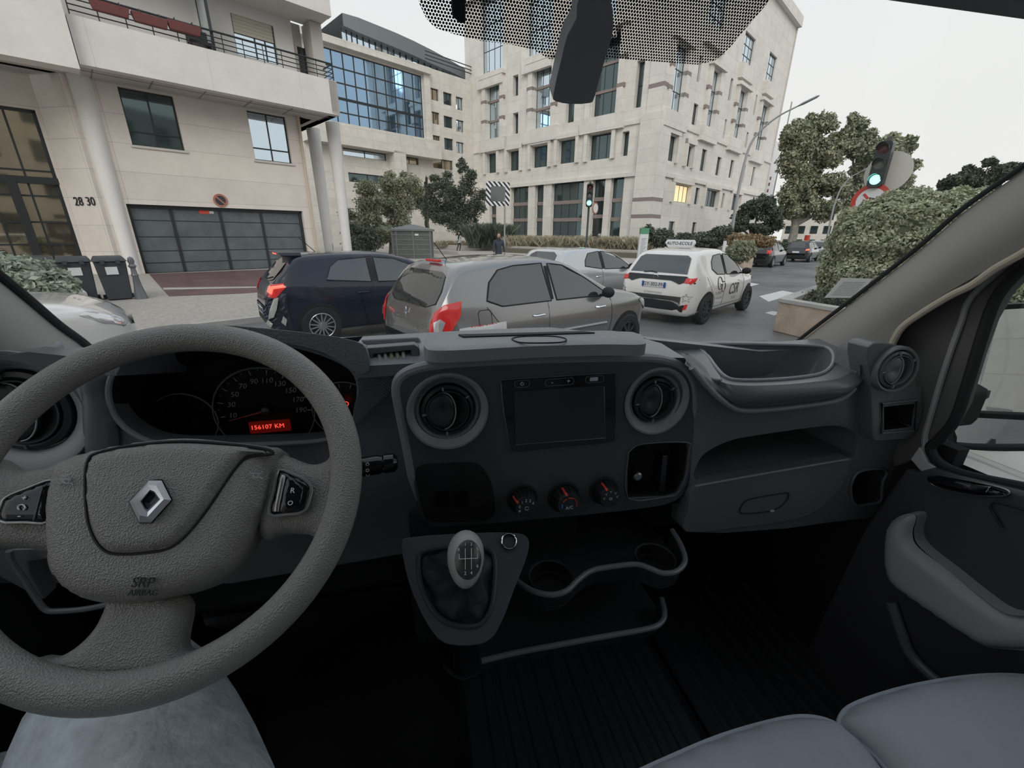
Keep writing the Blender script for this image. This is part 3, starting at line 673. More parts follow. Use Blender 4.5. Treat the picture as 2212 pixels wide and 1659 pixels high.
plate('dash_wing', catmull([p + TN * .003 for p in PT([(1385, 741), (1440, 739), (1500, 740), (1520, 752), (1540, 790), (1560, 822), (1530, 818), (1503, 806), (1480, 790), (1440, 777), (1395, 770)])], 3), [], (0, 0, -.02), 'dash_plastic', pas, bevel=.005)
# glove box
gb = catmull(PYs([(1500, 1052), (1600, 1034), (1720, 1013), (1830, 993), (1836, 1000), (1830, 1030), (1800, 1075), (1750, 1112), (1690, 1128), (1600, 1140), (1482, 1150), (1488, 1100)], YF - .010), 3)
gbo = plate('glove_box_lid', gb, [], (0, .03, 0), 'dash_plastic', dash, bevel=.005)
B().tube(PYs([(1502, 1050), (1600, 1032), (1720, 1011), (1832, 992)], YF - .012), .0022, 8).obj('lid_edge', 'dash_top', gbo)
B().tube(catmull(PYs([(1600, 1108), (1608, 1085), (1630, 1076), (1690, 1066), (1703, 1066), (1700, 1080), (1680, 1098), (1650, 1106)], YF - .0115), 4), .0011, 5, closed=True).obj('latch_outline', 'black_matt', gbo)
B().ball(PY(1668, 1104, YF - .013), (.006, .003, .003)).obj('lid_latch', 'trim_grey', gbo)
# side vent module
vm = catmull(PYs([(1876, 750), (1920, 742), (1962, 762), (1980, 832), (1991, 842), (1992, 905), (1968, 945), (1930, 950), (1896, 953), (1886, 944), (1883, 890), (1880, 820)], .575), 3)
vh = PYs([(1911, 880), (1976, 873), (1968, 922), (1911, 929)], .575)
vmo = plate('side_vent_panel', vm, [vh], (0, .04, 0), 'dash_plastic', dash, bevel=.005)
bin_(vh, (0, .04, 0), .95).obj('side_cubby', 'black_matt', vmo)
B().tube(PYs([(1905, 872), (1982, 864), (1974, 930), (1905, 936)], .573), .0025, 6, closed=True).obj('cubby_frame', 'dash_plastic', vmo)
air_vent(PY(1930, 797, .570), .036, (-.12, -1, .05), cone=False, mt='dash_plastic')
B().tube(catmull(PYs([(1866, 748), (1876, 790), (1880, 850), (1884, 945)], .592), 5, False), .004, 8).obj('panel_ridge', 'dash_top', dash)
# lower console: gear surround
GN = Vector((0, -.62, .78)).normalized(); GP = on(1000, 1290, CAM + ray(1000, 1290) / FPX * .60, GN)
def PG(x, y, off=0): return on(x, y, GP + GN * off, GN)
con = plate('console_panel', catmull([PG(*p) for p in ((868, 1172), (890, 1160), (1000, 1152), (1100, 1150), (1138, 1160), (1140, 1195), (1112, 1270), (1085, 1340), (1060, 1380), (1020, 1394), (960, 1388), (925, 1350), (895, 1290), (876, 1230))], 4), [catmull([PG(*p) for p in ((904, 1210), (920, 1190), (980, 1182), (1040, 1183), (1066, 1200), (1068, 1260), (1058, 1320), (1030, 1352), (980, 1350), (940, 1325), (912, 1270))], 4)], -GN * .06, 'fascia_plastic', dash, bevel=.012, seg=4)
lr = PG(1099, 1169, .002); B().lathe([(.0125, -.004), (.0125, .002), (.0105, .0035), (.0095, .001), (.0095, -.02), (0, -.02)], lr, GN, 32).obj('lighter_socket', 'black_matt', con); B().tube(circ(lr + GN * .003, .0113, GN.orthogonal().normalized(), GN.cross(GN.orthogonal()).normalized(), 32), .0011, 6, closed=True).obj('socket_ring', 'chrome', con)
# under-dash dark body carrying the console
B().box((.73, .725, Zr(-.505)), (.57, .20, .02)).obj('dash_light_block', 'black_matt', dash)  # unseen filler added to stop daylight falling through the hollow dash
B().box((.13, .80, Zr(-.66)), (.36, .26, .38)).obj('console_body', 'dash_dark', dash, bevel=.03, seg=3)
B().box((-.33, .86, Zr(-.60)), (.62, .2, .30)).obj('knee_panel', 'dash_dark', dash, bevel=.03, seg=3)
B().box((.70, .84, Zr(-.56)), (.56, .2, .26)).obj('footwell_panel', 'dash_dark', dash, bevel=.03, seg=3)
kp = PYs([(-60, 1190), (105, 1188), (90, 1240), (110, 1330), (232, 1312), (232, 1400), (-60, 1400)], .62)
B().tube(catmull(PYs([(20, 1190), (26, 1215), (50, 1250), (80, 1295), (100, 1318), (130, 1320), (180, 1316), (232, 1306), (300, 1290)], .60), 5, False), .004, 8).obj('pocket_rim', 'dash_plastic', dash)
plate('lower_panel', PYs([(-90, 1170), (25, 1186), (108, 1183), (180, 1180), (160, 1200), (60, 1215), (62, 1240), (95, 1300), (20, 1260), (-90, 1200)], .62), [], (0, .03, 0), 'dash_plastic', dash, bevel=.004)
# trays right of the gear lever
def tray_rim(pts, z, name, depth_, back):
    L = catmull([PZ(*p, z) for p in pts], 5, False); o = B().tube(L, .0048, 10).obj(name, 'dash_plastic', dash)
    w_ = B(); w_.loft([[p for p in L], [p + Vector((0, .01, -depth_)) for p in L]], closed=False)
    w_.loft([[p + Vector((0, .01, -depth_)) for p in L], [Vector((p.x, back, z - depth_)) for p in L]], closed=False)
    w_.obj('tray_body', 'dash_dark', o); return o
tray_rim([(1092, 1232), (1118, 1256), (1150, 1276), (1190, 1285), (1224, 1276), (1250, 1252), (1280, 1232), (1330, 1223), (1375, 1219), (1405, 1228), (1432, 1238), (1462, 1234), (1480, 1212), (1472, 1180), (1452, 1145)], Zr(-.555), 'cup_tray', .045, .80)
tray_rim([(1040, 1428), (1110, 1411), (1200, 1394), (1300, 1376), (1400, 1358), (1428, 1345), (1436, 1325), (1430, 1293)], Zr(-.665), 'lower_tray', .035, .85)
for p_, r_ in (((1415, 1208), .034), ((1190, 1250), .036)):
    q = PZ(*p_, Zr(-.565)); B().lathe([(r_, .004), (r_ + .003, .006), (r_ + .003, -.02), (r_ - .003, -.02), (r_ - .003, -.03), (0, -.03)], q, n=32).obj('cup_holder', 'black_matt', dash)
B().tube(catmull([PZ(*p, Zr(-.85)) for p in ((960, 1440), (985, 1462), (1010, 1464), (1045, 1446))], 5, False), .003, 6).obj('lower_edge', 'dash_dark', dash)

# ---------------------------------------------------------------- steering wheel
TL = R(41.5); WC = Vector((-.276, .457, Zr(-.262))); WU = Vector((1, 0, 0)); WW = Vector((0, math.sin(TL), math.cos(TL))); WN = Vector((0, -math.cos(TL), math.sin(TL)))
def PW(x, y, off=0): return on(x, y, WC + WN * off, WN)
sw_ = thing('steering_wheel', 'black grained steering wheel with diamond emblem in front of the instruments', 'steering wheel', tuple(WC))
b = B(); loops = []
n1, n2 = 96, 20
rim = B(); vs = []; fs = []
for i in range(n1):
    a = 2 * PI * i / n1; d = WU * math.cos(a) + WW * math.sin(a)
    for k in range(n2):
        t = 2 * PI * k / n2; vs.append(WC + d * (.1835 + .0175 * math.cos(t)) + WN * .0155 * math.sin(t))
for i in range(n1):
    for k in range(n2): fs.append((i * n2 + k, ((i + 1) % n1) * n2 + k, ((i + 1) % n1) * n2 + (k + 1) % n2, i * n2 + (k + 1) % n2))
rim.add(vs, fs).obj('rim', 'wheel_rubber', sw_)
wr = 'wheel_rubber'
def spoke(pts, off, h, th_, rw=.02):
    return pillow('spoke', catmull([PW(*p, off) for p in pts], 4), WN, h, rw, .008, wr, sw_, skirt=th_)
spoke([(560, 972), (620, 985), (672, 1003), (704, 996), (722, 975), (745, 990), (752, 1060), (740, 1140), (712, 1185), (690, 1170), (668, 1155), (620, 1152), (560, 1152)], -.012, .012, .02)
spoke([(170, 1000), (100, 1010), (40, 1018), (18, 1008), (-25, 985), (-60, 1020), (-70, 1100), (-50, 1180), (0, 1184), (60, 1184), (170, 1180)], -.012, .012, .02)
spoke([(236, 1285), (228, 1310), (203, 1360), (160, 1402), (112, 1424), (70, 1424), (90, 1450), (200, 1475), (330, 1470), (440, 1440), (500, 1405), (470, 1405), (430, 1405), (400, 1408), (391, 1385), (392, 1290)], -.012, .010, .018)
pad = catmull([PW(*p, -.004) for p in ((134, 1005), (188, 979), (289, 958), (398, 947), (506, 956), (579, 965), (608, 972), (598, 1010), (579, 1088), (557, 1130), (535, 1178), (506, 1225), (470, 1254), (416, 1278), (362, 1292), (307, 1302), (231, 1302), (181, 1292), (145, 1270), (119, 1237), (110, 1190), (108, 1100), (116, 1052))], 4)
pillow('airbag_cover', pad, WN, .022, .028, .006, wr, sw_, skirt=.03)
def dome(p): return 0
inn = catmull([PW(*p, .014) for p in ((196, 996), (190, 1034), (193, 1106), (203, 1149), (224, 1183), (255, 1197), (325, 1194), (373, 1183), (409, 1155), (452, 1102), (488, 1048), (514, 1012), (540, 988), (590, 982), (578, 972), (506, 962), (398, 955), (289, 964), (215, 980))], 4)
cov = pillow('horn_pad', inn, WN, .012, .014, .006, wr, sw_, skirt=.004)
B().tube([p + WN * .0035 for p in inn], .0016, 6, closed=True).obj('pad_groove', 'black_matt', cov)
em_o = [PW(*p, .0265) for p in ((351, 1034), (374, 1079), (328, 1131), (299, 1131), (275, 1084), (320, 1036))]
em = plate('emblem', em_o, [], -WN * .004, 'black_gloss', cov, bevel=.001)
dm_o = [PW(*p, .029) for p in ((347, 1038), (369, 1079), (325, 1127), (302, 1127), (281, 1084), (323, 1040))]
dm_i = [PW(*p, .029) for p in ((326, 1062), (345, 1078), (319, 1108), (305, 1084))]
# folded-band diamond: bevelled chrome facets between outer and inner outline
oc = [PW(*p, .0285) for p in ((349, 1038), (370, 1080), (327, 1128), (280, 1084))]; oc2 = [PW(*p, .0285) for p in ((321, 1038), (349, 1038), (370, 1080), (327, 1128), (301, 1128), (280, 1084))]
ic = [PW(*p, .034) for p in ((324, 1058), (334, 1062), (346, 1079), (319, 1106), (312, 1100), (303, 1083))]
icb = [PW(*p, .028) for p in ((324, 1062), (332, 1065), (341, 1079), (319, 1100), (313, 1096), (307, 1083))]
B().loft([oc2, [a.lerp(c_, .5) + WN * .0035 for a, c_ in zip(oc2, ic)], ic, icb]).obj('emblem_diamond', 'emblem_silver', em, angle=10)
def horn(px_, py_):
    q = lambda dx, dy: PW(px_ + dx, py_ + dy, .020)
    B().tube([q(-14, -7), q(-9, -4), q(9, -4), q(14, -8)], .0006, 5).tube([q(-14, 8), q(-9, 4), q(9, 4), q(14, 8)], .0006, 5).tube([q(*(6 * math.cos(a), 5 * math.sin(a))) for a in np.linspace(0, 6.2, 12)], .0006, 5).obj('horn_symbol', 'trim_grey', sw_)
horn(553, 1027); horn(144, 1040)
def tw(s, px_, py_, size, off, nm, m='dash_dark', **k):
    a = PW(px_ - 20, py_, off); c_ = PW(px_ + 20, py_, off); up = PW(px_, py_ - 20, off) - PW(px_, py_ + 20, off)
    return text(nm, s, frame(PW(px_, py_, off), c_ - a, up), size, m, sw_, **k)
tw('SRP', 309, 1259, .0125, .0190, 'airbag_lettering', 'black_matt', spacing=1.0); tw('AIRBAG', 309, 1281, .0072, .0165, 'airbag_lettering', 'black_matt')
# button pods
rp = catmull([PW(*p, .004) for p in ((604, 1016), (640, 1028), (664, 1040), (674, 1056), (668, 1085), (656, 1106), (620, 1111), (584, 1111), (594, 1060))], 3)
pod = pillow('switch_pod', rp, WN, .004, .006, .005, 'black_gloss', sw_, skirt=.006)
B().tube([p + WN * .002 for p in rp], .0018, 8, closed=True).obj('pod_frame', 'satin_metal', pod)
pillow('button', catmull([PW(*p, .008) for p in ((622, 1030), (650, 1048), (656, 1062), (648, 1092), (636, 1100), (606, 1104))], 3), WN, .002, .004, .004, 'black_gloss', pod, skirt=.003)
pillow('side_button', [PW(*p, .0078) for p in ((606, 1022), (618, 1028), (602, 1105), (590, 1105))], WN, .002, .003, .004, 'satin_metal', pod, skirt=.003)
tw('R', 632, 1060, .008, .0115, 'button_letter', 'white_print'); tw('O', 627, 1087, .007, .0115, 'button_letter', 'white_print')
lp = catmull([PW(*p, .004) for p in ((2, 1126), (4, 1095), (18, 1074), (60, 1056), (119, 1037), (114, 1080), (108, 1127), (60, 1129))], 3)
pod = pillow('switch_pod', lp, WN, .004, .006, .005, 'black_gloss', sw_, skirt=.006)
B().tube([p + WN * .002 for p in lp], .0014, 8, closed=True).obj('pod_frame', 'satin_metal', pod)
B().tube([PW(92, 1050, .009), PW(72, 1124, .009)], .0006, 5).obj('pod_divider', 'satin_metal', pod)
tw('+', 52, 1076, .008, .0095, 'button_letter', 'white_print'); tw('-', 42, 1114, .009, .0095, 'button_letter', 'white_print')
q = lambda dx, dy: PW(46 + dx, 1096 + dy, .0095)
B().tube([q(8 * math.cos(a), 6 * math.sin(a)) for a in np.linspace(2.2, 7.4, 14)], .0006, 5).obj('cruise_symbol', 'white_print', pod)
# column shroud behind the wheel
B().hexa([WC + WU * a + WW * (e - .035) - WN * .03 for a, e in rrect(0, 0, .14, .09, .04, 4)], [WC + Vector((0, .20, -.16)) + WU * a * 1.1 + WW * e for a, e in rrect(0, 0, .14, .09, .04, 4)]).obj('column_shroud', 'dash_dark', dash, angle=50)
# stalk
st = thing('wiper_stalk', 'black wiper stalk with white symbols right of the steering wheel', 'stalk', (-.1, .56, Zr(-.34)))
A_ = on(700, 1020, (0, .50, 0), (0, 1, 0)); E_ = PY(822, 1003, .50)
B().tube([A_, A_.lerp(E_, .6)], [.007, .009], 16).obj('arm', 'black_matt', st)
s0 = A_.lerp(E_, .60); dx_ = (E_ - A_).normalized()
B().lathe([(.0, 0), (.009, .0), (.0125, .003), (.0125, .030), (.011, .034), (.011, .036), (.0125, .038), (.012, .050), (.008, .054), (0, .055)], s0 - dx_ * .005, dx_, 24).obj('twist_end', 'black_gloss', st)
for i in range(3):
    q = s0 + dx_ * (.012 + .0005 * i) + Vector((0, -.0127 * math.cos(R(-30 + 35 * i)), .0127 * math.sin(R(-30 + 35 * i)))); B().tube(circ(q, .0018, Vector((1, 0, 0)), Vector((0, .3, .95)).normalized(), 12), .0004, 5, closed=True).obj('wiper_symbol', 'white_print', st)

# ---------------------------------------------------------------- gear lever
gl = thing('gear_lever', 'gear lever with grey oval knob and black leather gaiter', 'gear lever', tuple(PG(990, 1290, -.02)))
KC = on(1006, 1207, CAM + ray(1006, 1207) / FPX * .535, FW); gb_ = PG(985, 1290, -.01); kd = (KC - gb_).normalized()
ring = catmull([PG(*p, -.004) for p in ((904, 1210), (920, 1190), (980, 1182), (1040, 1183), (1066, 1200), (1068, 1260), (1058, 1320), (1030, 1352), (980, 1350), (940, 1325), (912, 1270))], 4)
n_ = len(ring); loops = []; neck = KC - kd * .035
cen = sum(ring, Vector()) / n_
for j, (t, sc_) in enumerate(((0, 1.0), (.02, .96), (.07, .88), (.16, .78), (.32, .60), (.52, .42), (.75, .28), (1, .17))):
    c_ = cen.lerp(neck, t) - GN * (.004 if 0 < t < .1 else 0); L_ = []
    for i, p in enumerate(ring):
        wob = 1 + .09 * math.sin(i / n_ * 2 * PI * 5 + j * 1.3) * (1 if 0 < j < 7 else 0) + .05 * math.sin(i / n_ * 2 * PI * 9 - j)* (1 if 0 < j < 7 else 0)
        L_.append(c_ + (p - cen) * sc_ * wob)
    loops.append(L_)
B().loft(loops).obj('gaiter', mat('leather_black', (.03, .033, .04), .28, bump=.4, bscale=300), gl, sub=1, angle=180)
B().tube([p + GN * .003 for p in ring], .004, 8, closed=True).obj('gaiter_frame', 'dash_dark', gl)
b = B(); KR = Vector((.024, .024, .032))
kx = Vector((1, 0, 0)); kn = (CAM - KC).normalized(); kup = UP - kn * UP.dot(kn); kup.normalize(); kx = kup.cross(kn)
vs = []; fs = []; n = 28
for i in range(n // 2 + 1):
    t = PI * i / (n // 2)
    for k in range(n):
        a = 2 * PI * k / n; zz = math.cos(t); rr_ = math.sin(t); wdt = .0235 + .003 * zz
        vs.append(KC + kx * wdt * rr_ * math.cos(a) + kup * .035 * zz + kn * .022 * rr_ * math.sin(a))
for i in range(n // 2):
    for k in range(n): fs.append((i * n + k, (i + 1) * n + k, (i + 1) * n + (k + 1) % n, i * n + (k + 1) % n))
kn_o = B().add(vs, fs).obj('knob', mat('knob_grey', (.38, .38, .37), .38, bump=.2, bscale=500), gl)
kbv = bvh_of([kn_o]); el = [KC + kn * .03 + kx * (.003 + .0165 * math.cos(a)) + kup * (-.001 + .023 * math.sin(a)) for a in np.linspace(0, 2 * PI, 32, endpoint=False)]
drape(el, -kn, kbv, .0008, .004).obj('shift_badge', mat('badge_dark', (.05, .05, .05), .25), kn_o)
def kk(dx, dy): 
    p = KC + kx * (dx + .003) + kup * dy + kn * .05; h = kbv.ray_cast(p, -kn); return h[0] + kn * .0016
b = B()
for x_ in (-.0035, .004): b.tube([kk(x_, y_) for y_ in (-.012, -.006, 0, .006, .012)], .0004, 5)
b.tube([kk(x_, 0) for x_ in (-.011, -.006, 0, .006, .0115)], .0004, 5).tube([kk(-.011, 0), kk(-.011, .006)], .0004, 5).tube([kk(.0115, 0), kk(.0115, .006)], .0004, 5)
b.obj('shift_pattern', 'white_print', kn_o)
for s, x_, y_ in (('1', -.0035, .0165), ('3', .004, .0165), ('5', .0115, .0105), ('R', -.0115, .0105), ('2', -.0035, -.0165), ('4', .004, -.0165), ('6', .0115, -.009)):
    q = kk(x_, y_) + kn * .0004; text('gear_number', s, frame(q, kx, kup), .0055, 'white_print', kn_o)
B().lathe([(.012, 0), (.010, .012), (.013, .016)], neck, kd, 24).obj('knob_collar', 'satin_metal', gl)

# ---------------------------------------------------------------- floor mat and tunnel
fm = thing('floor_mat', 'black ribbed rubber floor covering in front of the passenger bench', 'floor mat', (.4, .6, Zr(-1.1)))
FZ = Zr(-1.045)
x0 = PZ(1350, 1450, FZ).x; xr = PZ(1432, 1450, FZ).x
tun = B().hexa([Vector((xr - .52, .2, Zr(-1.09))), Vector((xr + .04, .2, Zr(-1.09))), Vector((xr, .2, FZ)), Vector((xr - .50, .2, FZ))], [Vector((xr - .52, 1.05, Zr(-1.09))), Vector((xr + .04, 1.05, Zr(-1.09))), Vector((xr, 1.05, FZ)), Vector((xr - .50, 1.05, FZ))]).obj('tunnel_cover', 'floor_rubber', fm, bevel=.006)
for i in range(10):
    x_ = xr - .045 - i * .044; B().tube([Vector((x_, .27, FZ - .001)), Vector((x_, .72, FZ - .001)), Vector((x_, .80, FZ - .001)), Vector((x_, .822, FZ - .004))], [.0145, .0145, .013, .004], 10, flat=.7).obj('rib', 'floor_rubber', fm)
B().box((xr + .36, .6, Zr(-1.098)), (.62, .9, .012)).obj('footwell_mat', 'floor_rubber', fm, bevel=.004)
for i in range(9):
    x_ = xr + .10 + i * .045; B().tube([Vector((x_, .20, Zr(-1.092))), Vector((x_, .95, Zr(-1.092)))], .011, 10, flat=.5).obj('rib', 'floor_rubber', fm)
# ---------------------------------------------------------------- seats
def seat(name, pts, z, label, rear, hcur=.035, skirt=.12):
    t = thing(name, label, 'seat', tuple(sum((PZ(*p, z) for p in pts), Vector()) / len(pts)), group=None)
    L = catmull([PZ(*p, z) for p in pts], 4, False); L += [Vector((L[-1].x + .02, rear, z)), Vector((L[0].x, rear, z))]
    o = pillow('cushion', L, (0, 0, 1), hcur, .07, .02, 'seat_fabric', t, skirt=skirt)
    B().tube(L[:-2], .0035, 8).obj('piping', 'seat_fabric', t); return t, L
zs = Zr(-.66)
t, L = seat('bench_seat', [(1310, 1700), (1440, 1640), (1560, 1590), (1680, 1556), (1745, 1549), (1800, 1562), (1850, 1600), (1900, 1665), (1965, 1750)], zs, 'grey fabric middle seat cushion beside the gear tunnel', -.15)
t2, L2 = seat('bench_seat', [(1985, 1760), (1895, 1640), (1822, 1580), (1816, 1550), (1850, 1520), (1960, 1485), (2100, 1462), (2220, 1462), (2330, 1490), (2400, 1560)], zs, 'grey fabric passenger seat cushion nearest the door', -.15)
for tt, xa in ((t, .30), (t2, .80)):
    B().box((xa + (.06 if tt is t else 0), .10, Zr(-.93)), (.30, .42, .30)).obj('seat_base', 'black_matt', tt, bevel=.02)
    B().box((xa + (.06 if tt is t else 0), -.30, Zr(-.38)), (.36, .12, .62), M=Matrix.Rotation(R(10), 4, 'X')).obj('backrest', 'seat_fabric', tt, bevel=.05, seg=4)
ds = thing('driver_seat', 'dark fabric driver seat under the jeans at lower left', 'seat', (-.28, -.1, Zr(-1.1)))
B().box((-.28, .02, Zr(-.80)), (.50, .50, .12)).obj('cushion', 'black_matt', ds, bevel=.05, seg=4)
B().box((-.28, .02, Zr(-.98)), (.40, .40, .24)).obj('seat_base', 'black_matt', ds, bevel=.02)
B().box((-.28, -.42, Zr(-.35)), (.50, .14, .85), M=Matrix.Rotation(R(12), 4, 'X')).obj('backrest', 'seat_fabric', ds, bevel=.05, seg=4)
# ---------------------------------------------------------------- driver (only the legs are in the picture)
man = thing('person', 'driver in pale blue jeans seated behind the steering wheel', 'person', (-.3, 0, Zr(-.75)))
def skin(name, verts, edges, radii, material, parent, root=0, sub=2, label=None):
    me = bpy.data.meshes.new(name); me.from_pydata([tuple(v) for v in verts], edges, []); o = bpy.data.objects.new(name, me); COL.objects.link(o)
    o.modifiers.new('skin', 'SKIN'); sl = me.skin_vertices[0].data
    for i, r in enumerate(radii): sl[i].radius = (r, r) if not isinstance(r, tuple) else r
    sl[root].use_root = True
    m = o.modifiers.new('sub', 'SUBSURF'); m.levels = m.render_levels = sub
    dg = bpy.context.evaluated_depsgraph_get(); dg.update(); me2 = bpy.data.meshes.new_from_object(o.evaluated_get(dg)); bpy.data.objects.remove(o)
    me2.materials.clear(); o2 = link(name, me2, material, parent, label=label, angle=180); return o2
Vv = [(-.28, -.18, -.60), (-.28, -.16, -.78), (-.15, -.10, -.72), (-.225, .12, -.68), (-.325, .33, -.645), (-.430, .505, -.580), (-.470, .56, -.65), (-.45, .58, -.86), (-.46, .64, -1.02),
      (-.43, -.10, -.72), (-.50, .10, -.69), (-.575, .30, -.66), (-.60, .42, -.66), (-.58, .52, -.78), (-.55, .60, -.94), (-.55, .66, -1.03)]
Ee = [(0, 1), (1, 2), (2, 3), (3, 4), (4, 5), (5, 6), (6, 7), (7, 8), (1, 9), (9, 10), (10, 11), (11, 12), (12, 13), (13, 14), (14, 15)]
Rr = [.13, .13, .12, .150, .148, .102, .072, .065, .058, .10, .09, .075, .066, .066, .06, .055]
legs = skin('jeans', [(a, b_, Zr(c_)) for a, b_, c_ in Vv], Ee, Rr, 'denim', man, root=1)
for x_, y_ in ((-.46, .70), (-.58, .72)):
    B().ball((x_, y_, Zr(-1.065)), (.045, .13, .035), 16).obj('shoe', 'black_matt', man)
# ---------------------------------------------------------------- items on the glass
rm = plate('mirror_mount', catmull([on_ws(*p) - WSN * .030 for p in ((1238, -40), (1232, 8), (1213, 45), (1200, 100), (1185, 172), (1190, 188), (1225, 194), (1262, 192), (1272, 180), (1290, 110), (1307, 50), (1310, 22), (1300, -40))], 2), [], WSN * .024, mat('mount_grey', (.24, .25, .26), .6), bevel=.004)
tag(rm, 'dark grey blank mirror mount hanging at the top of the windscreen', 'mirror mount')
rs = plate('glass_sensor', [on_ws(*p) - WSN * .012 for p in ((972, -30), (975, 25), (992, 40), (1004, 38), (1003, -30))], [], WSN * .010, 'black_matt', bevel=.003)
tag(rs, 'small black sensor stuck on the dotted band, left of the mirror mount', 'sensor')
vis = [Vector((.37, .450, Zr(.232))), Vector((.90, .415, Zr(.222))), Vector((.93, .24, Zr(.40))), Vector((.34, .26, Zr(.41)))]
sv = plate('sun_visor', vis, [], Vector((0, .012, .014)), mat('visor_grey', (.20, .20, .20), .8), bevel=.006); tag(sv, 'dark sun visor along the top right edge of the windscreen', 'sun visor')
# outside door mirror
mi = thing('door_mirror', 'black framed door mirror with a wide mirror above a small one outside the right window', 'mirror', (1.25, .5, Zr(-.3)))
XM = 1.22
mN = Vector((-.551, -.835, .09)).normalized(); mP = CAM + ray(2190, 820) / FPX * .95
def PM(x, y, off=0): return on(x, y, mP + mN * off, mN)
ho = catmull([PM(*p) for p in ((2150, 662), (2118, 690), (2100, 760), (2080, 870), (2060, 930), (2066, 962), (2100, 972), (2200, 975), (2340, 965), (2380, 900), (2390, 700), (2340, 660), (2240, 655))], 4)
g1 = catmull([PM(*p) for p in ((2150, 672), (2130, 690), (2112, 760), (2090, 850), (2080, 880), (2095, 890), (2212, 896), (2340, 900), (2370, 880), (2375, 700), (2340, 672), (2240, 666))], 3)
g2 = catmull([PM(*p) for p in ((2072, 905), (2068, 945), (2080, 962), (2200, 966), (2330, 958), (2355, 912), (2212, 908))], 3)
plate('mirror_housing', ho, [g1, g2], -mN * .04, 'black_matt', mi, bevel=.004)
mg = mat('mirror_glass', (.86, .88, .88), .01, metal=1)
plate('mirror_glass', [p - mN * .012 for p in g1], [], -mN * .004, mg, mi); plate('wide_angle_glass', [p - mN * .012 for p in g2], [], -mN * .004, mg, mi)
B().box((1.14, .64, Zr(-.36)), (.22, .06, .10)).obj('mirror_arm', 'black_matt', mi, bevel=.02)
# ================================================================ THE STREET
SA = R(32.06); SU = Vector((math.cos(SA), math.sin(SA), 0)); SN = Vector((math.sin(SA), -math.cos(SA), 0)); ZZ = Vector((0, 0, 1))
def stonemat(name, col, sz=1.2, h=.55, joint=.006, dark=.55, var=.10, rough=.85):
    m = bpy.data.materials.new(name); m.use_nodes = True; t = m.node_tree; N = t.nodes; b = N['Principled BSDF']; b.inputs['Roughness'].default_value = rough
    uv = N.new('ShaderNodeUVMap'); br = N.new('ShaderNodeTexBrick'); br.offset = .0
    br.inputs['Scale'].default_value = 1; br.inputs['Brick Width'].default_value = sz; br.inputs['Row Height'].default_value = h; br.inputs['Mortar Size'].default_value = joint
    br.inputs['Color1'].default_value = (*[c * .96 for c in col], 1); br.inputs['Color2'].default_value = (*[min(1, c * 1.04) for c in col], 1); br.inputs['Mortar'].default_value = (*[c * dark for c in col], 1)
    t.links.new(uv.outputs[0], br.inputs['Vector'])
    co = N.new('ShaderNodeTexCoord'); n = N.new('ShaderNodeTexNoise'); n.inputs['Scale'].default_value = .9; n.inputs['Detail'].default_value = 9; n.inputs['Roughness'].default_value = .7; t.links.new(co.outputs['Object'], n.inputs[0])
    r = N.new('ShaderNodeMapRange'); r.inputs[1].default_value = .3; r.inputs[2].default_value = .7; r.inputs[3].default_value = 1 - var; r.inputs[4].default_value = 1 + var * .5; t.links.new(n.outputs[0], r.inputs[0])
    mx = N.new('ShaderNodeVectorMath'); mx.operation = 'SCALE'; t.links.new(br.outputs[0], mx.inputs[0]); t.links.new(r.outputs[0], mx.inputs['Scale']); t.links.new(mx.outputs[0], b.inputs['Base Color'])
    MATS[name] = m; return m
stonemat('facade_stone', (.72, .66, .60), 40, .95)
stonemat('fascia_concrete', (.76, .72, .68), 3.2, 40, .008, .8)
stonemat('pale_stone', (.70, .665, .61), 2.4, 1.25, .02, .8, .12)
stonemat('cream_stone', (.68, .64, .58), 1.8, .9, .02, .8, .14)
mat('white_render', (.74, .72, .69), .8, bump=.2, bscale=30, var=.05, vscale=1)
mat('frame_dark', (.02, .024, .026), .4)
mat('garage_metal', (.105, .125, .135), .5, var=.25, vscale=1.4, bump=.1, bscale=20)
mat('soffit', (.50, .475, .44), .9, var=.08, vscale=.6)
mat('win_sky', (.62, .72, .80), .03, metal=.95)
mat('win_teal', (.10, .135, .14), .05, metal=.75)
mat('win_blue', (.28, .42, .58), .03, metal=.9)
mat('win_lit', (.7, .55, .3), .2, emit=(1, .8, .45), estr=.7)
mat('brown_band', (.26, .21, .19), .8)
def uvplane(o, u, O):
    me = o.data; uv = me.uv_layers.new(name='UVMap'); V = [v.co for v in me.vertices]
    arr = []
    for l in me.loops:
        p = V[l.vertex_index] - O; arr += [p.dot(u), p.z]
    uv.data.foreach_set('uv', arr)
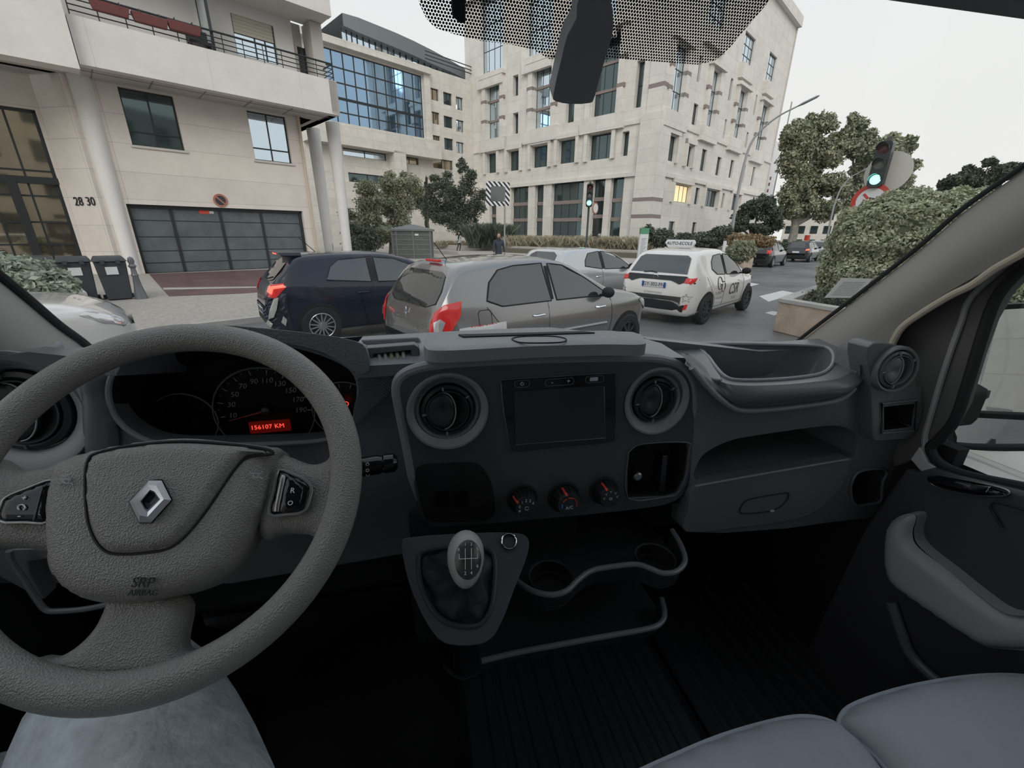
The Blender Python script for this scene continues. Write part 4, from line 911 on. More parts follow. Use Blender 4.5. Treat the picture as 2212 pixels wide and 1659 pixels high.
class Facade:
    def __init__(s, O, u): s.O = Vector((O.x, O.y, 0)); s.u = Vector(u).normalized(); s.n = s.u.cross(ZZ)   # n faces the viewer when u runs to the right
    def uz(s, x, y, off=0):
        p = on(x, y, s.O + s.n * off, s.n); return ((p - s.O).dot(s.u), p.z)
    def P(s, u, z, off=0): return s.O + s.u * u + ZZ * z + s.n * off
    def rect(s, a, b, off=0):
        (u0, z1), (u1, z0) = s.uz(*a), s.uz(*b); return min(u0, u1), min(z0, z1), max(u0, u1), max(z0, z1)
    def wall(s, name, outer, rects, th, material, parent=None):
        o = plate(name, [s.P(*p) for p in outer], [[s.P(a, b), s.P(c, b), s.P(c, d), s.P(a, d)] for a, b, c, d in rects], -s.n * th, material, parent)
        uvplane(o, s.u, s.O); return o
    def box(s, bb, u0, z0, u1, z1, o0, o1):  # solid between offsets
        return bb.hexa([s.P(u0, z0, o0), s.P(u1, z0, o0), s.P(u1, z1, o0), s.P(u0, z1, o0)], [s.P(u0, z0, o1), s.P(u1, z0, o1), s.P(u1, z1, o1), s.P(u0, z1, o1)])
    def window(s, parent, r, glass, cols=(), rows=(), deep=.22, fw=.05, frame='frame_dark', name='window', mull=.05):
        a, b, c, d = r; f = B(); g = -deep
        for q in ((a, b, a + fw, d), (c - fw, b, c, d), (a, b, c, b + fw), (a, d - fw, c, d)): s.box(f, *q, g - .03, g + .03)
        for t in cols: x = a + (c - a) * t; s.box(f, x - mull / 2, b, x + mull / 2, d, g - .025, g + .025)
        for t in rows: z = d - (d - b) * t; s.box(f, a, z - mull / 2, c, z + mull / 2, g - .02, g + .035)
        o = f.obj(name, frame, parent, smooth=False, weld=False)
        gg = B(); s.box(gg, a, b, c, d, g - .012, g - .002); gg.obj('pane', glass, o, smooth=False); return o

# ---------------- ground
def asphalt():
    m = bpy.data.materials.new('asphalt'); m.use_nodes = True; t = m.node_tree; N = t.nodes; b = N['Principled BSDF']
    co = N.new('ShaderNodeTexCoord'); n = N.new('ShaderNodeTexNoise'); n.inputs['Scale'].default_value = .35; n.inputs['Detail'].default_value = 10; n.inputs['Roughness'].default_value = .65; t.links.new(co.outputs['Object'], n.inputs[0])
    n2 = N.new('ShaderNodeTexNoise'); n2.inputs['Scale'].default_value = 60; t.links.new(co.outputs['Object'], n2.inputs[0])
    r = N.new('ShaderNodeValToRGB'); r.color_ramp.elements[0].position = .35; r.color_ramp.elements[1].position = .65; r.color_ramp.elements[0].color = (.10, .105, .11, 1); r.color_ramp.elements[1].color = (.19, .19, .19, 1); t.links.new(n.outputs[0], r.inputs[0]); t.links.new(r.outputs[0], b.inputs['Base Color'])
    q = N.new('ShaderNodeMapRange'); q.inputs[1].default_value = .4; q.inputs[2].default_value = .6; q.inputs[3].default_value = .28; q.inputs[4].default_value = .6; t.links.new(n.outputs[0], q.inputs[0]); t.links.new(q.outputs[0], b.inputs['Roughness'])
    bp = N.new('ShaderNodeBump'); bp.inputs['Strength'].default_value = .5; bp.inputs['Distance'].default_value = .01; t.links.new(n2.outputs[0], bp.inputs['Height']); t.links.new(bp.outputs[0], b.inputs['Normal']); return m
struct(B().box((20, 60, -.1), (320, 320, .2)).obj('road', asphalt()))
LA = Facade(PZ(320, 591, .10), SU)     # garage wall plane
t_k = (PZ(550, 684, .10) - LA.O).dot(SN); 
def street(s_, t_, z=0): return LA.O + SU * s_ + SN * t_ + ZZ * z
mat('aggregate', (.40, .37, .33), .85, bump=.8, bscale=60, var=.25, vscale=14)
mat('kerb_stone', (.45, .44, .42), .7, var=.12)
mat('maroon_paving', (.16, .085, .085), .35, var=.3, vscale=1.5)
mat('pink_paving', (.42, .38, .35), .7, var=.12, vscale=1)
s1 = (PZ(735, 640, .1) - LA.O).dot(SU) + 3
struct(B().hexa([street(-30, -1, -.05), street(s1, -1, -.05), street(s1, t_k, -.05), street(-30, t_k, -.05)], [street(-30, -1, .10), street(s1, -1, .10), street(s1, t_k, .10), street(-30, t_k, .10)]).obj('pavement', 'aggregate'))
struct(B().hexa([street(-30, t_k, -.05), street(s1, t_k, -.05), street(s1, t_k + .14, -.05), street(-30, t_k + .14, -.05)], [street(-30, t_k, .11), street(s1, t_k, .11), street(s1, t_k + .14, .11), street(-30, t_k + .14, .11)]).obj('kerb', 'kerb_stone'))
mp = [PZ(*p, .104) for p in ((322, 592), (590, 582), (640, 600), (600, 628), (520, 634), (365, 640))]
struct(B().prism(mp, (0, 0, .004)).obj('garage_apron', 'maroon_paving'))
struct(B().prism([PZ(*p, .109) for p in ((352, 622), (575, 619), (578, 621), (354, 626))], (0, 0, .006)).obj('apron_line', 'kerb_stone'))
# paving and low walls beyond the junction
far = [PZ(*p, .0) for p in ((560, 575), (900, 566), (1180, 572), (1400, 578), (1450, 560), (1350, 534), (1000, 524), (500, 526))]
struct(B().prism(far, (0, 0, .05)).obj('square_paving', 'pink_paving'))
bed = [PZ(1078, 546), PZ(1385, 560), PZ(1540, 566), PZ(1600, 556), PZ(1650, 553), PZ(1560, 540), PZ(1393, 545), PZ(1080, 534)]
struct(B().prism([Vector((p.x, p.y, 0)) for p in bed], (0, 0, .42)).obj('planting_bed', mat('bed_soil', (.12, .11, .08), .95)))
# zebra and lane marks
mark = mat('road_paint', (.62, .62, .60), .6, var=.15, vscale=8)
for i, q in enumerate((((1640, 640), (1690, 628), (1722, 634), (1660, 652)), ((1590, 618), (1622, 611), (1640, 614), (1602, 623)), ((1652, 676), (1668, 672), (1690, 676), (1672, 682)))):
    struct(B().prism([PZ(*p, .002) for p in q], (0, 0, .004)).obj('road_marking', mark))

# ---------------- LEFT BUILDING
lb = thing('apartment_building', 'beige stone apartment building with garage door and balcony at left', 'building', tuple(LA.O))
uR = LA.uz(646, 252.6); zs = uR[1]; uEnd = uR[0]
gL = LA.uz(300, 500)[0]; 
g = LA.rect((274, 437.6), (650, 583)); g = (LA.uz(271, 437)[0], .10, LA.uz(653, 454)[0], LA.uz(460, 448)[1])
w1 = LA.rect((252.6, 185.5), (400, 326)); w2 = LA.rect((532, 237), (632, 354))
sw0 = LA.rect((497, 27), (603, 141))
uLft = LA.uz(246, 560)[0]
zc = zs + 4.2
wl = LA.wall('wall', [(uLft, .05), (uEnd, .05), (uEnd, zs), (uLft, zs)], [g, w1, w2], .35, 'facade_stone', lb)
dz = LA.uz(560, 150)[1]
up = LA.wall('upper_wall', [(uLft - 8, zs), (uEnd + .2, zs), (uEnd + .2, zs + 9), (uLft - 8, zs + 9)], [sw0], .35, 'white_render', lb)
LA.window(lb, w1, 'win_teal', (.5,), (.74,), .18); LA.window(lb, w2, 'win_sky', (.5,), (.74,), .18)
bb = B()
for r in (w1, w2): LA.box(bb, r[0] - .05, r[1] - .08, r[2] + .08, r[1], -.1, .06)
bb.obj('window_sill', 'fascia_concrete', lb)
LA.window(lb, sw0, 'win_sky', (.5, .75), (), .15)
zsh = LA.uz(550, 78)[1]; sh_ = B(); k = 0; z = sw0[3]
while z > zsh: LA.box(sh_, sw0[0] + .05, z - .055, sw0[2] - .05, z, -.12, -.09 + (.01 if k % 2 else 0)); z -= .06; k += 1
sh_.obj('roller_shutter', mat('shutter_cream', (.60, .56, .47), .7), lb, smooth=False)
# garage door
gd = B(); a, b0, c, d0 = g
cols = [LA.uz(374, 470)[0], LA.uz(482, 480)[0], LA.uz(570, 480)[0]]
xs_ = [a] + cols + [c]
for i in range(4): LA.box(gd, xs_[i] + .04, b0, xs_[i + 1] - .04, d0, -.34, -.28)
gdo = gd.obj('garage_door', 'garage_metal', lb, smooth=False)
bb = B()
for u_ in cols: LA.box(bb, u_ - .05, b0, u_ + .05, d0, -.34, -.24)
for t in (.22, .46, .67, .85):
    z = d0 - (d0 - b0) * t; LA.box(bb, a, z - .015, c, z + .015, -.30, -.27)
LA.box(bb, a, d0 - .12, c, d0, -.33, -.2); LA.box(bb, c - .12, b0, c, d0, -.33, -.2); LA.box(bb, a, b0, a + .1, d0, -.33, -.2)
bb.obj('garage_frame', 'frame_dark', gdo, smooth=False)
u_, z_ = LA.uz(449, 458); bb = B(); LA.box(bb, u_ - .26, z_ - .07, u_ + .1, z_ + .07, -.28, -.265); bb.obj('red_notice', 'red_mark', gdo); bb = B(); LA.box(bb, u_ + .1, z_ - .05, u_ + .26, z_ + .05, -.28, -.264); bb.obj('white_notice', 'white_paint', gdo)
bb = B(); LA.box(bb, a - .5, zs - .0, uEnd, zs + .01, -.4, -.36)
# no-parking disc
u_, z_ = LA.uz(476, 433); c_ = LA.P(u_, z_, .02)
npd = B().lathe([(.26, -.01), (.26, .015), (0, .016)], c_, SN, 32).obj('no_parking_sign', mat('sign_red_dull', (.42, .16, .10), .6)); tag(npd, 'round no-parking disc on the wall above the garage door', 'sign')
B().lathe([(.19, .015), (.19, .020), (0, .021)], c_, SN, 32).obj('sign_centre', mat('sign_black', (.03, .035, .05), .6), npd)
bb = B(); d_ = (LA.u * .72 - ZZ * .7).normalized(); s_ = d_.cross(SN); q = c_ + SN * .022
bb.hexa([q - d_ * .22 - s_ * .028, q + d_ * .22 - s_ * .028, q + d_ * .22 + s_ * .028, q - d_ * .22 + s_ * .028], [v + SN * .003 for v in (q - d_ * .22 - s_ * .028, q + d_ * .22 - s_ * .028, q + d_ * .22 + s_ * .028, q - d_ * .22 + s_ * .028)]).obj('sign_bar', 'sign_red_dull', npd)
# balcony slab with fascia (stands forward over the columns)
tB = (on(735, 249, (0, 0, zs), (0, 0, 1)) - LA.O).dot(SN)
LB = Facade(LA.P(0, 0, tB), SU)
uBR = LB.uz(735, 249)[0]; uBL = LB.uz(172, 137)[0]; zt = LB.uz(731, 177)[1]
bb = B(); LB.box(bb, uBL, zs - .02, uBR, zt, 0, -.35)
o = bb.obj('balcony_fascia', 'fascia_concrete', lb, smooth=False); uvplane(o, LB.u, LB.O)
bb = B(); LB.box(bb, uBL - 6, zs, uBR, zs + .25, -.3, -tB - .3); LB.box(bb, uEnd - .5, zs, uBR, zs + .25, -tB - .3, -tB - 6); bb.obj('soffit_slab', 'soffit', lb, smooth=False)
bb = B(); 
for i in range(14):
    u_ = uBL + .3 + i * 1.55
    if u_ < uBR: LB.box(bb, u_ - .015, zs - .012, u_ + .015, zs, -.36, -tB)
LB.box(bb, uBL, zs - .012, uBR, zs, -.8, -.83); bb.obj('soffit_joint', 'brown_band', lb, smooth=False)
uS = LB.uz(172, 145, .3)[0]
bb = B(); zl = LB.uz(120, 140, .3)[1]; LB.box(bb, uS - 12, LB.uz(170, 149, .3)[1], uS, zt + 1.4, .3, -.35)
o = bb.obj('corner_fascia', 'fascia_concrete', lb, smooth=False); uvplane(o, LB.u, LB.O)
bb = B(); LB.box(bb, uBR - .35, zt - .01, uBR, zs, 0, -tB - 5); bb.obj('return_fascia', 'fascia_concrete', lb, smooth=False)
# floor above: slab and dark pier
uD = LB.uz(716, 36)[0]; zD = LB.uz(716, 36)[1]
bb = B(); LB.box(bb, uBL - 2, zD, uD, zD + 1.9, 0, -.35); LB.box(bb, uBL - 2, zD + .02, uD, zD + .3, -.35, -tB); o = bb.obj('upper_fascia', 'fascia_concrete', lb, smooth=False); uvplane(o, LB.u, LB.O)
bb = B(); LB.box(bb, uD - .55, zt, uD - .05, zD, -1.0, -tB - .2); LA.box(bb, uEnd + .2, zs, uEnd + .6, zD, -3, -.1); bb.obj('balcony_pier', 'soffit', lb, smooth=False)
bb = B(); LB.box(bb, uD - .9, zt, uD - .1, zt + 1.5, -tB - .1, -tB - .3); bb.obj('balcony_screen', 'frame_dark', lb, smooth=False)
# railing
bb = B(); h = LB.uz(725, 139)[1] - zt
for k, r_ in ((1, .035), (.72, .018), (.48, .018), (.24, .018)): bb.tube([LB.P(uBL + .1, zt + h * k, -.12), LB.P(uBR - .08, zt + h * k, -.12), LB.P(uBR - .08, zt + h * k, -1.8)], r_, 6)
n_ = 12
for i in range(n_ + 1):
    u_ = uBL + .1 + (uBR - .18 - uBL) * i / n_; bb.tube([LB.P(u_, zt - .05, -.12), LB.P(u_, zt + h, -.12)], .016, 6)
bb.obj('balcony_railing', 'frame_dark', lb)
# privacy screen on balcony
a_ = LB.uz(448, 40, -.3)[0]; bb = B(); LB.box(bb, a_, zt, a_ + .05, zt + 1.9, -.25, -1.4); bb.obj('privacy_screen', mat('screen_glass', (.45, .48, .48), .3), lb); bb = B()
for q in ((-.22, -.28), (-1.36, -1.42)): LB.box(bb, a_ - .02, zt, a_ + .07, zt + 1.95, q[0], q[1])
bb.obj('screen_frame', 'frame_dark', lb)
LA.box(B(), 0, 0, 1, 1, 0, 1)
# flower boxes
lab = ['leftmost red flower box hooked on the balcony railing', 'middle red flower box hooked on the balcony railing', 'rightmost red flower box hooked on the balcony railing']
for i, (x_, y_) in enumerate(((238, 18), (325, 43), (399, 60))):
    u_, z_ = LB.uz(x_, y_, .1); bb = B()
    bb.hexa([LB.P(u_ - .42, z_ - .14, -.06), LB.P(u_ + .42, z_ - .14, -.06), LB.P(u_ + .42, z_ - .14, .12), LB.P(u_ - .42, z_ - .14, .12)], [LB.P(u_ - .48, z_ + .12, -.08), LB.P(u_ + .48, z_ + .12, -.08), LB.P(u_ + .48, z_ + .12, .17), LB.P(u_ - .48, z_ + .12, .17)])
    o = bb.obj('flower_box', mat('terracotta', (.16, .045, .04), .7), None, bevel=.01); tag(o, lab[i], 'flower box', 'flower boxes on the balcony railing')
    bb = B()
    for q in (-.25, .25): bb.tube([LB.P(u_ + q, z_ + .1, .17), LB.P(u_ + q, z_ + .22, .1), LB.P(u_ + q, z_ + .22, -.12)], .012, 5)
    bb.obj('hook', 'frame_dark', o)
# dark chair on the balcony
u_, z_ = LB.uz(430, 85, -.6); z_ = zt + .1
ch_ = B(); LB.box(ch_, u_ - .35, zt + .25, u_ + .35, zt + .32, -.4, -.9); LB.box(ch_, u_ - .35, zt + .3, u_ + .35, zt + .75, -.84, -.92)
for q in (-.3, .3): LB.box(ch_, u_ + q - .02, zt - .1, u_ + q + .02, zt + .3, -.45, -.5); LB.box(ch_, u_ + q - .02, zt - .1, u_ + q + .02, zt + .3, -.85, -.9)
tag(ch_.obj('balcony_chair', 'frame_dark', None, bevel=.01), 'black chair standing on the balcony below the shuttered window', 'chair')
# columns
def column(base, r, name, label, lean=0):
    o = B().lathe([(r * .70, .1), (r * .74, zs * .3), (r * .86, zs * .65), (r, zs + .02)], base, n=40).obj('column', 'white_render', lb)
    return o
c1 = PZ(292, 592, .1); c1.z = 0; r1 = .42
tc = (c1 - LA.O).dot(SN); 
p1 = on(172, 150, (0, 0, zs), (0, 0, 1)); print('col1 top', p1, 'base', c1, 'zs', zs, 'tB', tB)
rt_ = (p1 - CAM).length * 27 / 900 * .48
column(c1, rt_, 'column', '')
LC = Facade(c1, SU); q = LC.uz(722, 300); column(LC.P(q[0], 0), rt_, 'column', '')
q = LA.uz(695, 420, -2.0); column(LA.P(q[0], 0, -2.0), rt_, 'column', '')
# downpipe
u_ = LA.uz(672, 450)[0]; B().tube([LA.P(uEnd - .08, .1, .08), LA.P(uEnd - .08, zs, .08)], .06, 10).obj('downpipe', mat('pipe_beige', (.55, .46, .36), .6), lb)
# splayed wall with numbers and glazed entrance
va = ray(-3700, 496); va.z = 0; va = -va.normalized()   # runs to the right
pa = LA.P(LA.uz(246, 560)[0], 0); SP = Facade(pa, va)
sL = SP.uz(182, 537)[0]
o = SP.wall('splay_wall', [(sL, .05), (0.1, .05), (0.1, zs), (sL, zs)], [], .35, 'facade_stone', lb)
GP_ = SP.P(sL, 0); LG = Facade(GP_, SU)
zg = LG.uz(89, 239)[1]
for s, x_ in (('28', 171), ('30', 197)):
    u_, z_ = SP.uz(x_, 436); text('house_number', s, frame(SP.P(u_, z_, .02), SP.u, ZZ), .42, 'frame_dark', lb, depth=.012)
uG0 = -9.0
o = LG.wall('entrance_wall', [(uG0, .05), (0, .05), (0, zs), (uG0, zs)], [(uG0 + .3, .1, -.12, zg)], .3, 'facade_stone', lb)
LG.window(lb, (uG0 + .3, .1, -.12, zg), 'win_gold' if 'win_gold' in MATS else mat('win_gold', (.42, .36, .27), .04, metal=.9), (.64, .80, .91), (.35, .50, .66, .8), .15, .1, mull=.06)
bb = B(); u_ = LG.uz(45, 450)[0]; LG.box(bb, u_ - .12, .1, u_ + .12, zg * .60, -.1, .02); LG.box(bb, uG0, zg * .58, -.1, zg * .62, -.14, 0); bb.obj('door_post', 'frame_dark', lb)
# body behind
bb = B(); LA.box(bb, uLft - 10, 0, uLft + .3, zs + 9, -2.6, -9); LA.box(bb, uLft + .3, 0, uEnd + .1, zs + 9, -.36, -9); bb.obj('building_body', 'white_render', lb, smooth=False)

# ---------------- RIGHT BUILDING
Q0 = PZ(1393, 545, 0); LV = Vector((SU.y, -SU.x, 0))       # left face runs away to the left
RR = Facade(Q0, SU); RL = Facade(Q0, LV)
rb = thing('office_building', 'pale stone office building with deep set tall windows behind the junction', 'building', tuple(Q0))
HT = RR.uz(1714, 22)[1]; uRE = RR.uz(1723, 56)[0]; uLE = RL.uz(1004, 120)[0]
print('right bldg H', HT, 'uRE', uRE, 'uLE', uLE)
LW = dict(ground=[((1192, 393), (1254, 513)), ((1281, 385), (1299, 505)), ((1321, 382), (1337, 515)), ((1104, 400), (1139, 510)), ((1156, 397), (1171, 510)), ((1057, 440), (1072, 510))],
          mid=[((1273, 292), (1319, 341)), ((1207, 304), (1243, 350)), ((1149, 317), (1184, 359)), ((1098, 327), (1123, 367)), ((1051, 332), (1074, 372)), ((1345, 285), (1355, 336))],
          tall=[((1288, 80), (1330, 245)), ((1154, 142), (1190, 273)), ((1051, 176), (1081, 297))],
          slim=[((1223, 214), (1239, 263)), ((1108, 164), (1119, 206)), ((1108, 245), (1119, 288)), ((1377, 132), (1384, 231)), ((1017, 192), (1022, 304)), ((1219, 90), (1240, 160))],
          top=[((1036, 0), (1086, 148)), ((1140, -60), (1192, 108)), ((1255, -90), (1330, 40))])
RW = dict(ground=[((1405, 388), (1399, 505)), ((1433, 390), (1421, 505)), ((1446, 478), (1453, 520)), ((1497, 480), (1500, 515))],
          mid=[((1417, 288), (1414, 341)), ((1444, 290), (1455, 350)), ((1484, 313), (1490, 361)), ((1518, 321), (1521, 371)), ((1551, 338), (1553, 380)), ((1580, 345), (1580, 385)), ((1607, 356), (1605, 395)), ((1628, 360), (1625, 402)),
               ((1455, 396), (1485, 439)), ((1504, 405), (1507, 442)), ((1523, 408), (1545, 448)), ((1562, 417), (1561, 450)), ((1580, 420), (1592, 455))],
          tall=[((1460, 90), (1468, 249)), ((1539, 147), (1536, 280)), ((1597, 190), (1594, 304)), ((1646, 222), (1641, 330))],
          slim=[((1514, 120), (1509, 178)), ((1500, 222), (1503, 272)), ((1580, 168), (1577, 219)), ((1567, 257), (1564, 300)), ((1634, 204), (1629, 250)), ((1614, 285), (1612, 320))],
          top=[((1612, 65), (1622, 152)), ((1664, 110), (1668, 186)), ((1540, -40), (1560, 80)), ((1470, -140), (1500, 10))])
def build_face(Fc, W_, uEnd_, nm):
    lo_, hi_ = (uEnd_, -.0) if uEnd_ < 0 else (0, uEnd_)
    holes = []; wins = []
    for kind, L in W_.items():
        for a, b_ in L:
            r = list(Fc.rect(a, b_)); 
            if r[2] - r[0] < .5: m_ = (r[0] + r[2]) / 2; r[0] = m_ - .3; r[2] = m_ + .3
            r[3] = min(r[3], HT - .8); r[1] = max(r[1], .3)
            if r[0] < lo_ + .2 or r[2] > hi_ - .2 or r[3] - r[1] < .4: continue
            if any(r[0] < h[2] + .1 and r[2] > h[0] - .1 and r[1] < h[3] + .1 and r[3] > h[1] - .1 for h in holes): continue
            holes.append(r); wins.append((kind, r))
    Fc.wall('facade', [(lo_, 0), (hi_, 0), (hi_, HT), (lo_, HT)], holes, .9, 'pale_stone', rb)
    ped = B(); band = B(); ap = B()
    for i, (kind, r) in enumerate(wins):
        wdt = r[2] - r[0]; hgt = r[3] - r[1]
        cols = [j / max(1, round(wdt / 1.1)) for j in range(1, max(1, round(wdt / 1.1)))]
        if kind == 'tall' or kind == 'top':
            gl_ = 'win_sky'; rows = (1 / 3, 2 / 3)
            if Fc is RL and abs(i - 12) < 1: gl_ = 'win_teal'
        elif kind == 'slim': gl_ = 'win_teal'; rows = (.5,) if hgt > 4 else ()
        else: gl_ = 'win_teal'; rows = (.37, .68) if kind == 'ground' else ()
        if kind == 'mid' and Fc is RR and i and abs(Fc.uz(1455, 396)[0] - r[0]) < .3: gl_ = 'win_lit'
        Fc.window(rb, r, gl_, cols, rows, .62 if Fc is RL else .26, .07, mull=.07)
        if kind in ('tall',):
            for t in (1 / 3, 2 / 3):
                z = r[3] - hgt * t; Fc.box(band, r[0] - .9, z - .22, r[0], z + .12, -.5, .29); Fc.box(band, r[2], z - .22, r[2] + .9, z + .12, -.5, .29); Fc.box(band, r[0], z - .16, r[2], z + .10, -.6, -.50)
            Fc.box(ped, r[0] - .75, r[1] - .2, r[0] - .05, r[3] + .6, 0, .28); Fc.box(ped, r[2] + .05, r[1] - .2, r[2] + .75, r[3] + .6, 0, .28)
            Fc.box(ap, r[0] - 1.2, r[1] - 1.5, r[2] + 1.2, r[1] - .02, 0, .45); Fc.box(ap, r[0] - 1.0, r[3] + .15, r[2] + 1.0, r[3] + .5, 0, .55)
        if kind == 'ground' and wdt > .9:
            for t in (.37, .68): z = r[3] - hgt * t; Fc.box(band, r[0], z - .2, r[2], z + .2, -.6, -.45)
        if kind == 'mid' and wdt > 1.4:
            Fc.box(ped, r[0] - .5, r[1] - .1, r[0] - .04, r[3] + .55, 0, .3); Fc.box(ped, r[2] + .04, r[1] - .1, r[2] + .5, r[3] + .55, 0, .3); Fc.box(ped, r[0] - .5, r[3] + .1, r[2] + .5, r[3] + .55, 0, .34)
        if kind == 'top': Fc.box(ped, r[0] - .3, r[1] - 1.6, r[2] + .3, r[1] - .05, 0, .5)
    o = ped.obj('pilaster', 'pale_stone', rb, smooth=False, weld=False); uvplane(o, Fc.u, Fc.O); o = ap.obj('apron_panel', 'pale_stone', rb, smooth=False, weld=False); uvplane(o, Fc.u, Fc.O)
    band.obj('stone_band', 'brown_band', rb, smooth=False, weld=False)
    bb = B()
    for y_, d_ in ((372, .22), (249, .16)):
        z = (RR.uz(1420, y_))[1]; Fc.box(bb, lo_, z - .28, hi_, z + .12, 0, d_)
    Fc.box(bb, lo_, HT - 1.2, hi_, HT, 0, .6)
    o = bb.obj('string_course', 'pale_stone', rb, smooth=False, weld=False); uvplane(o, Fc.u, Fc.O)
build_face(RL, LW, uLE, 'l'); build_face(RR, RW, uRE, 'r')
# corner pier
cz = RR.uz(1423, 169); bb = B(); wq = 2.0
cq = RR.P(0, 0); 
def cornerbox(bb, z0, z1, pr, wd): 
    a_ = [cq + SN * pr * 1 + LV * pr * 1, cq + SN * pr + SU * wd, cq - SN * .3 + SU * wd, cq - SN * .3 - LV * -.3, cq - LV * wd + RL.n * -.3, cq - LV * wd + RL.n * pr]
    a_ = [cq + SN * pr + RL.n * pr, cq + SN * pr + SU * wd, cq + SU * wd - SN * .2, cq - SN * .2 - RL.n * .2, cq - LV * wd - RL.n * .2, cq - LV * wd + RL.n * pr]
    bb.hexa([p + ZZ * z0 for p in a_], [p + ZZ * z1 for p in a_])
zA = RR.uz(1413, 235)[1]
cornerbox(bb, 0, zA, .35, 1.9); cornerbox(bb, zA, HT, .12, 1.5); o = bb.obj('corner_pier', 'pale_stone', rb, smooth=False); uvplane(o, (SU + LV).normalized(), Q0)
bb = B()
for y_ in (430, 467, 165): z = RR.uz(1405, y_)[1]; cornerbox(bb, z - .18, z + .18, .37 if y_ > 300 else .14, 1.92 if y_ > 300 else 1.52)
bb.obj('corner_band', 'brown_band', rb, smooth=False)
bb = B(); ce = [Q0 - SN * 1.2 + SU * .9 - LV * .3, Q0 + SU * (uRE - .1) - SN * 1.0, Q0 + SU * (uRE - .1) - SN * 15, Q0 + LV * (uLE + .2) + SU * 15, Q0 + LV * (uLE + .2) + SU * .95]
bb.prism(ce, (0, 0, HT - .5)).obj('building_body', 'cream_stone', rb, smooth=False)
bb = B(); RR.box(bb, uRE - .3, 0, uRE, HT, -.8, .15); bb.obj('end_pier', 'pale_stone', rb, smooth=False)
# banner
q = RR.uz(1680, 400); bb = B(); cn = CAM + ray(1668, 400) / FPX * 44
bnr = tag(plate('banner', [AT_ for AT_ in [on(*p, cn, SN) for p in ((1677, 305), (1688, 308), (1668, 430), (1650, 426))]], [], -SN * .05, 'white_paint'), 'white vertical banner with red marks beside the office building end', 'banner')
for k_, y_ in enumerate((385, 398, 412)): 
    q = on(1665 - k_ * 3, y_, cn, SN); B().box(q + SN * .03, (.35, .02, .3), M=Matrix.Rotation(SA + .3, 4, 'Z')).obj('banner_mark', 'red_mark', bnr)

# ---------------- MIDDLE BUILDING
def AT(x, y, d):
    r = ray(x, y); return CAM + r * (d / math.hypot(r.x, r.y))
M0 = AT(915, 500, 62); M0.z = 0; MM = Facade(M0, SU)
mb = thing('glass_office', 'cream office building with blue glass bay and curved dark roof behind the trees', 'building', tuple(M0))
zM = MM.uz(915, 130)[1]; uM0 = MM.uz(640, 200)[0]; uM1 = MM.uz(1030, 200)[0]
gr = MM.rect((708, 110), (919, 303)); gr = (MM.uz(700, 200)[0], MM.uz(915, 303)[1], MM.uz(911, 200)[0], MM.uz(905, 163)[1])
rest = [MM.rect(*q) for q in (((740, 318), (836, 348)), ((866, 330), (905, 357)), ((752, 372), (838, 400)), ((866, 385), (905, 410)))]
z3 = lambda x, y: (680 + x / 2.9625, y / 2.9625)
rest2 = [MM.rect(z3(*a), z3(*b_)) for a, b_ in (((728, 555), (795, 650)), ((822, 585), (880, 680)), ((903, 615), (950, 710)), ((735, 708), (800, 800)), ((825, 738), (885, 825)), ((905, 763), (955, 850)), ((740, 860), (805, 950)), ((828, 880), (888, 965)), ((905, 905), (955, 985)), ((755, 1010), (885, 1090)))]
holes = [gr]
for r in rest + rest2:
    if all(not (r[0] < h[2] + .1 and r[2] > h[0] - .1 and r[1] < h[3] + .1 and r[3] > h[1] - .1) for h in holes): holes.append(r)
MM.wall('facade', [(uM0, 0), (uM1, 0), (uM1, zM - .6), (uM0, zM - .6)], holes, .5, 'cream_stone', mb)
MM.window(mb, gr, 'win_blue', [i / 10 for i in range(1, 10)], (.22, .42, .62, .64, .82), .05, .12, mull=.13)
for i, r in enumerate(holes[1:]):
    MM.window(mb, r, ['win_sky', 'win_gold', 'win_teal'][i % 3], [.25, .5, .75] if r[2] - r[0] > 6 else (.5,), (), .3, .08, mull=.1)
bb = B(); MM.box(bb, uM0, gr[1] - 2.2, gr[2] + 1.5, gr[1] - .1, 0, 1.6); MM.box(bb, uM0, gr[3] + .2, gr[2] + 1.0, zM - .9, 0, .9); MM.box(bb, gr[2] + .1, gr[1], gr[2] + 1.0, gr[3] + .3, 0, .5); u_ = MM.uz(850, 340)[0]; MM.box(bb, u_ - .8, gr[1] - 6, u_ + .8, gr[1] - 2, 0, 1.6)
o = bb.obj('projecting_bay', 'cream_stone', mb, smooth=False); uvplane(o, MM.u, MM.O)
bb = B(); MM.box(bb, uM0, 0, uM1, zM - 1.0, -.51, -9); bb.obj('building_body', 'cream_stone', mb, smooth=False)
# curved penthouse: arc in plan
rt = [(735, 60, 34), (770, 76, 44), (810, 92, 60), (850, 108, 76), (890, 125, 94), (930, 143, 114), (970, 160, 136), (1010, 180, 160), (1040, 195, 176)]
mo = -2.5; gbm = B(); rfm = B(); frm = B(); L1 = []; L2 = []; L3 = []
for i, (x_, yb, yt) in enumerate(rt):
    sag = mo - 2.5 * ((i - 2) / 6) ** 2
    u_, zb_ = MM.uz(x_, yb, sag); _, zt_ = MM.uz(x_, yt, sag); L1.append(MM.P(u_, zM - 1.5, sag)); L2.append(MM.P(u_, zb_, sag)); L3.append((u_, zt_, sag))
dz_ = 1.2
gbm.loft([L1, L2], closed=False).obj('penthouse_glass', 'win_sky', mb, smooth=False)
ov_ = [p + MM.n * .8 for p in L2]; L3t = [MM.P(a_, z_, s_ + .8) for a_, z_, s_ in L3]; L3b = [MM.P(a_, z_, s_ - 8) for a_, z_, s_ in L3]
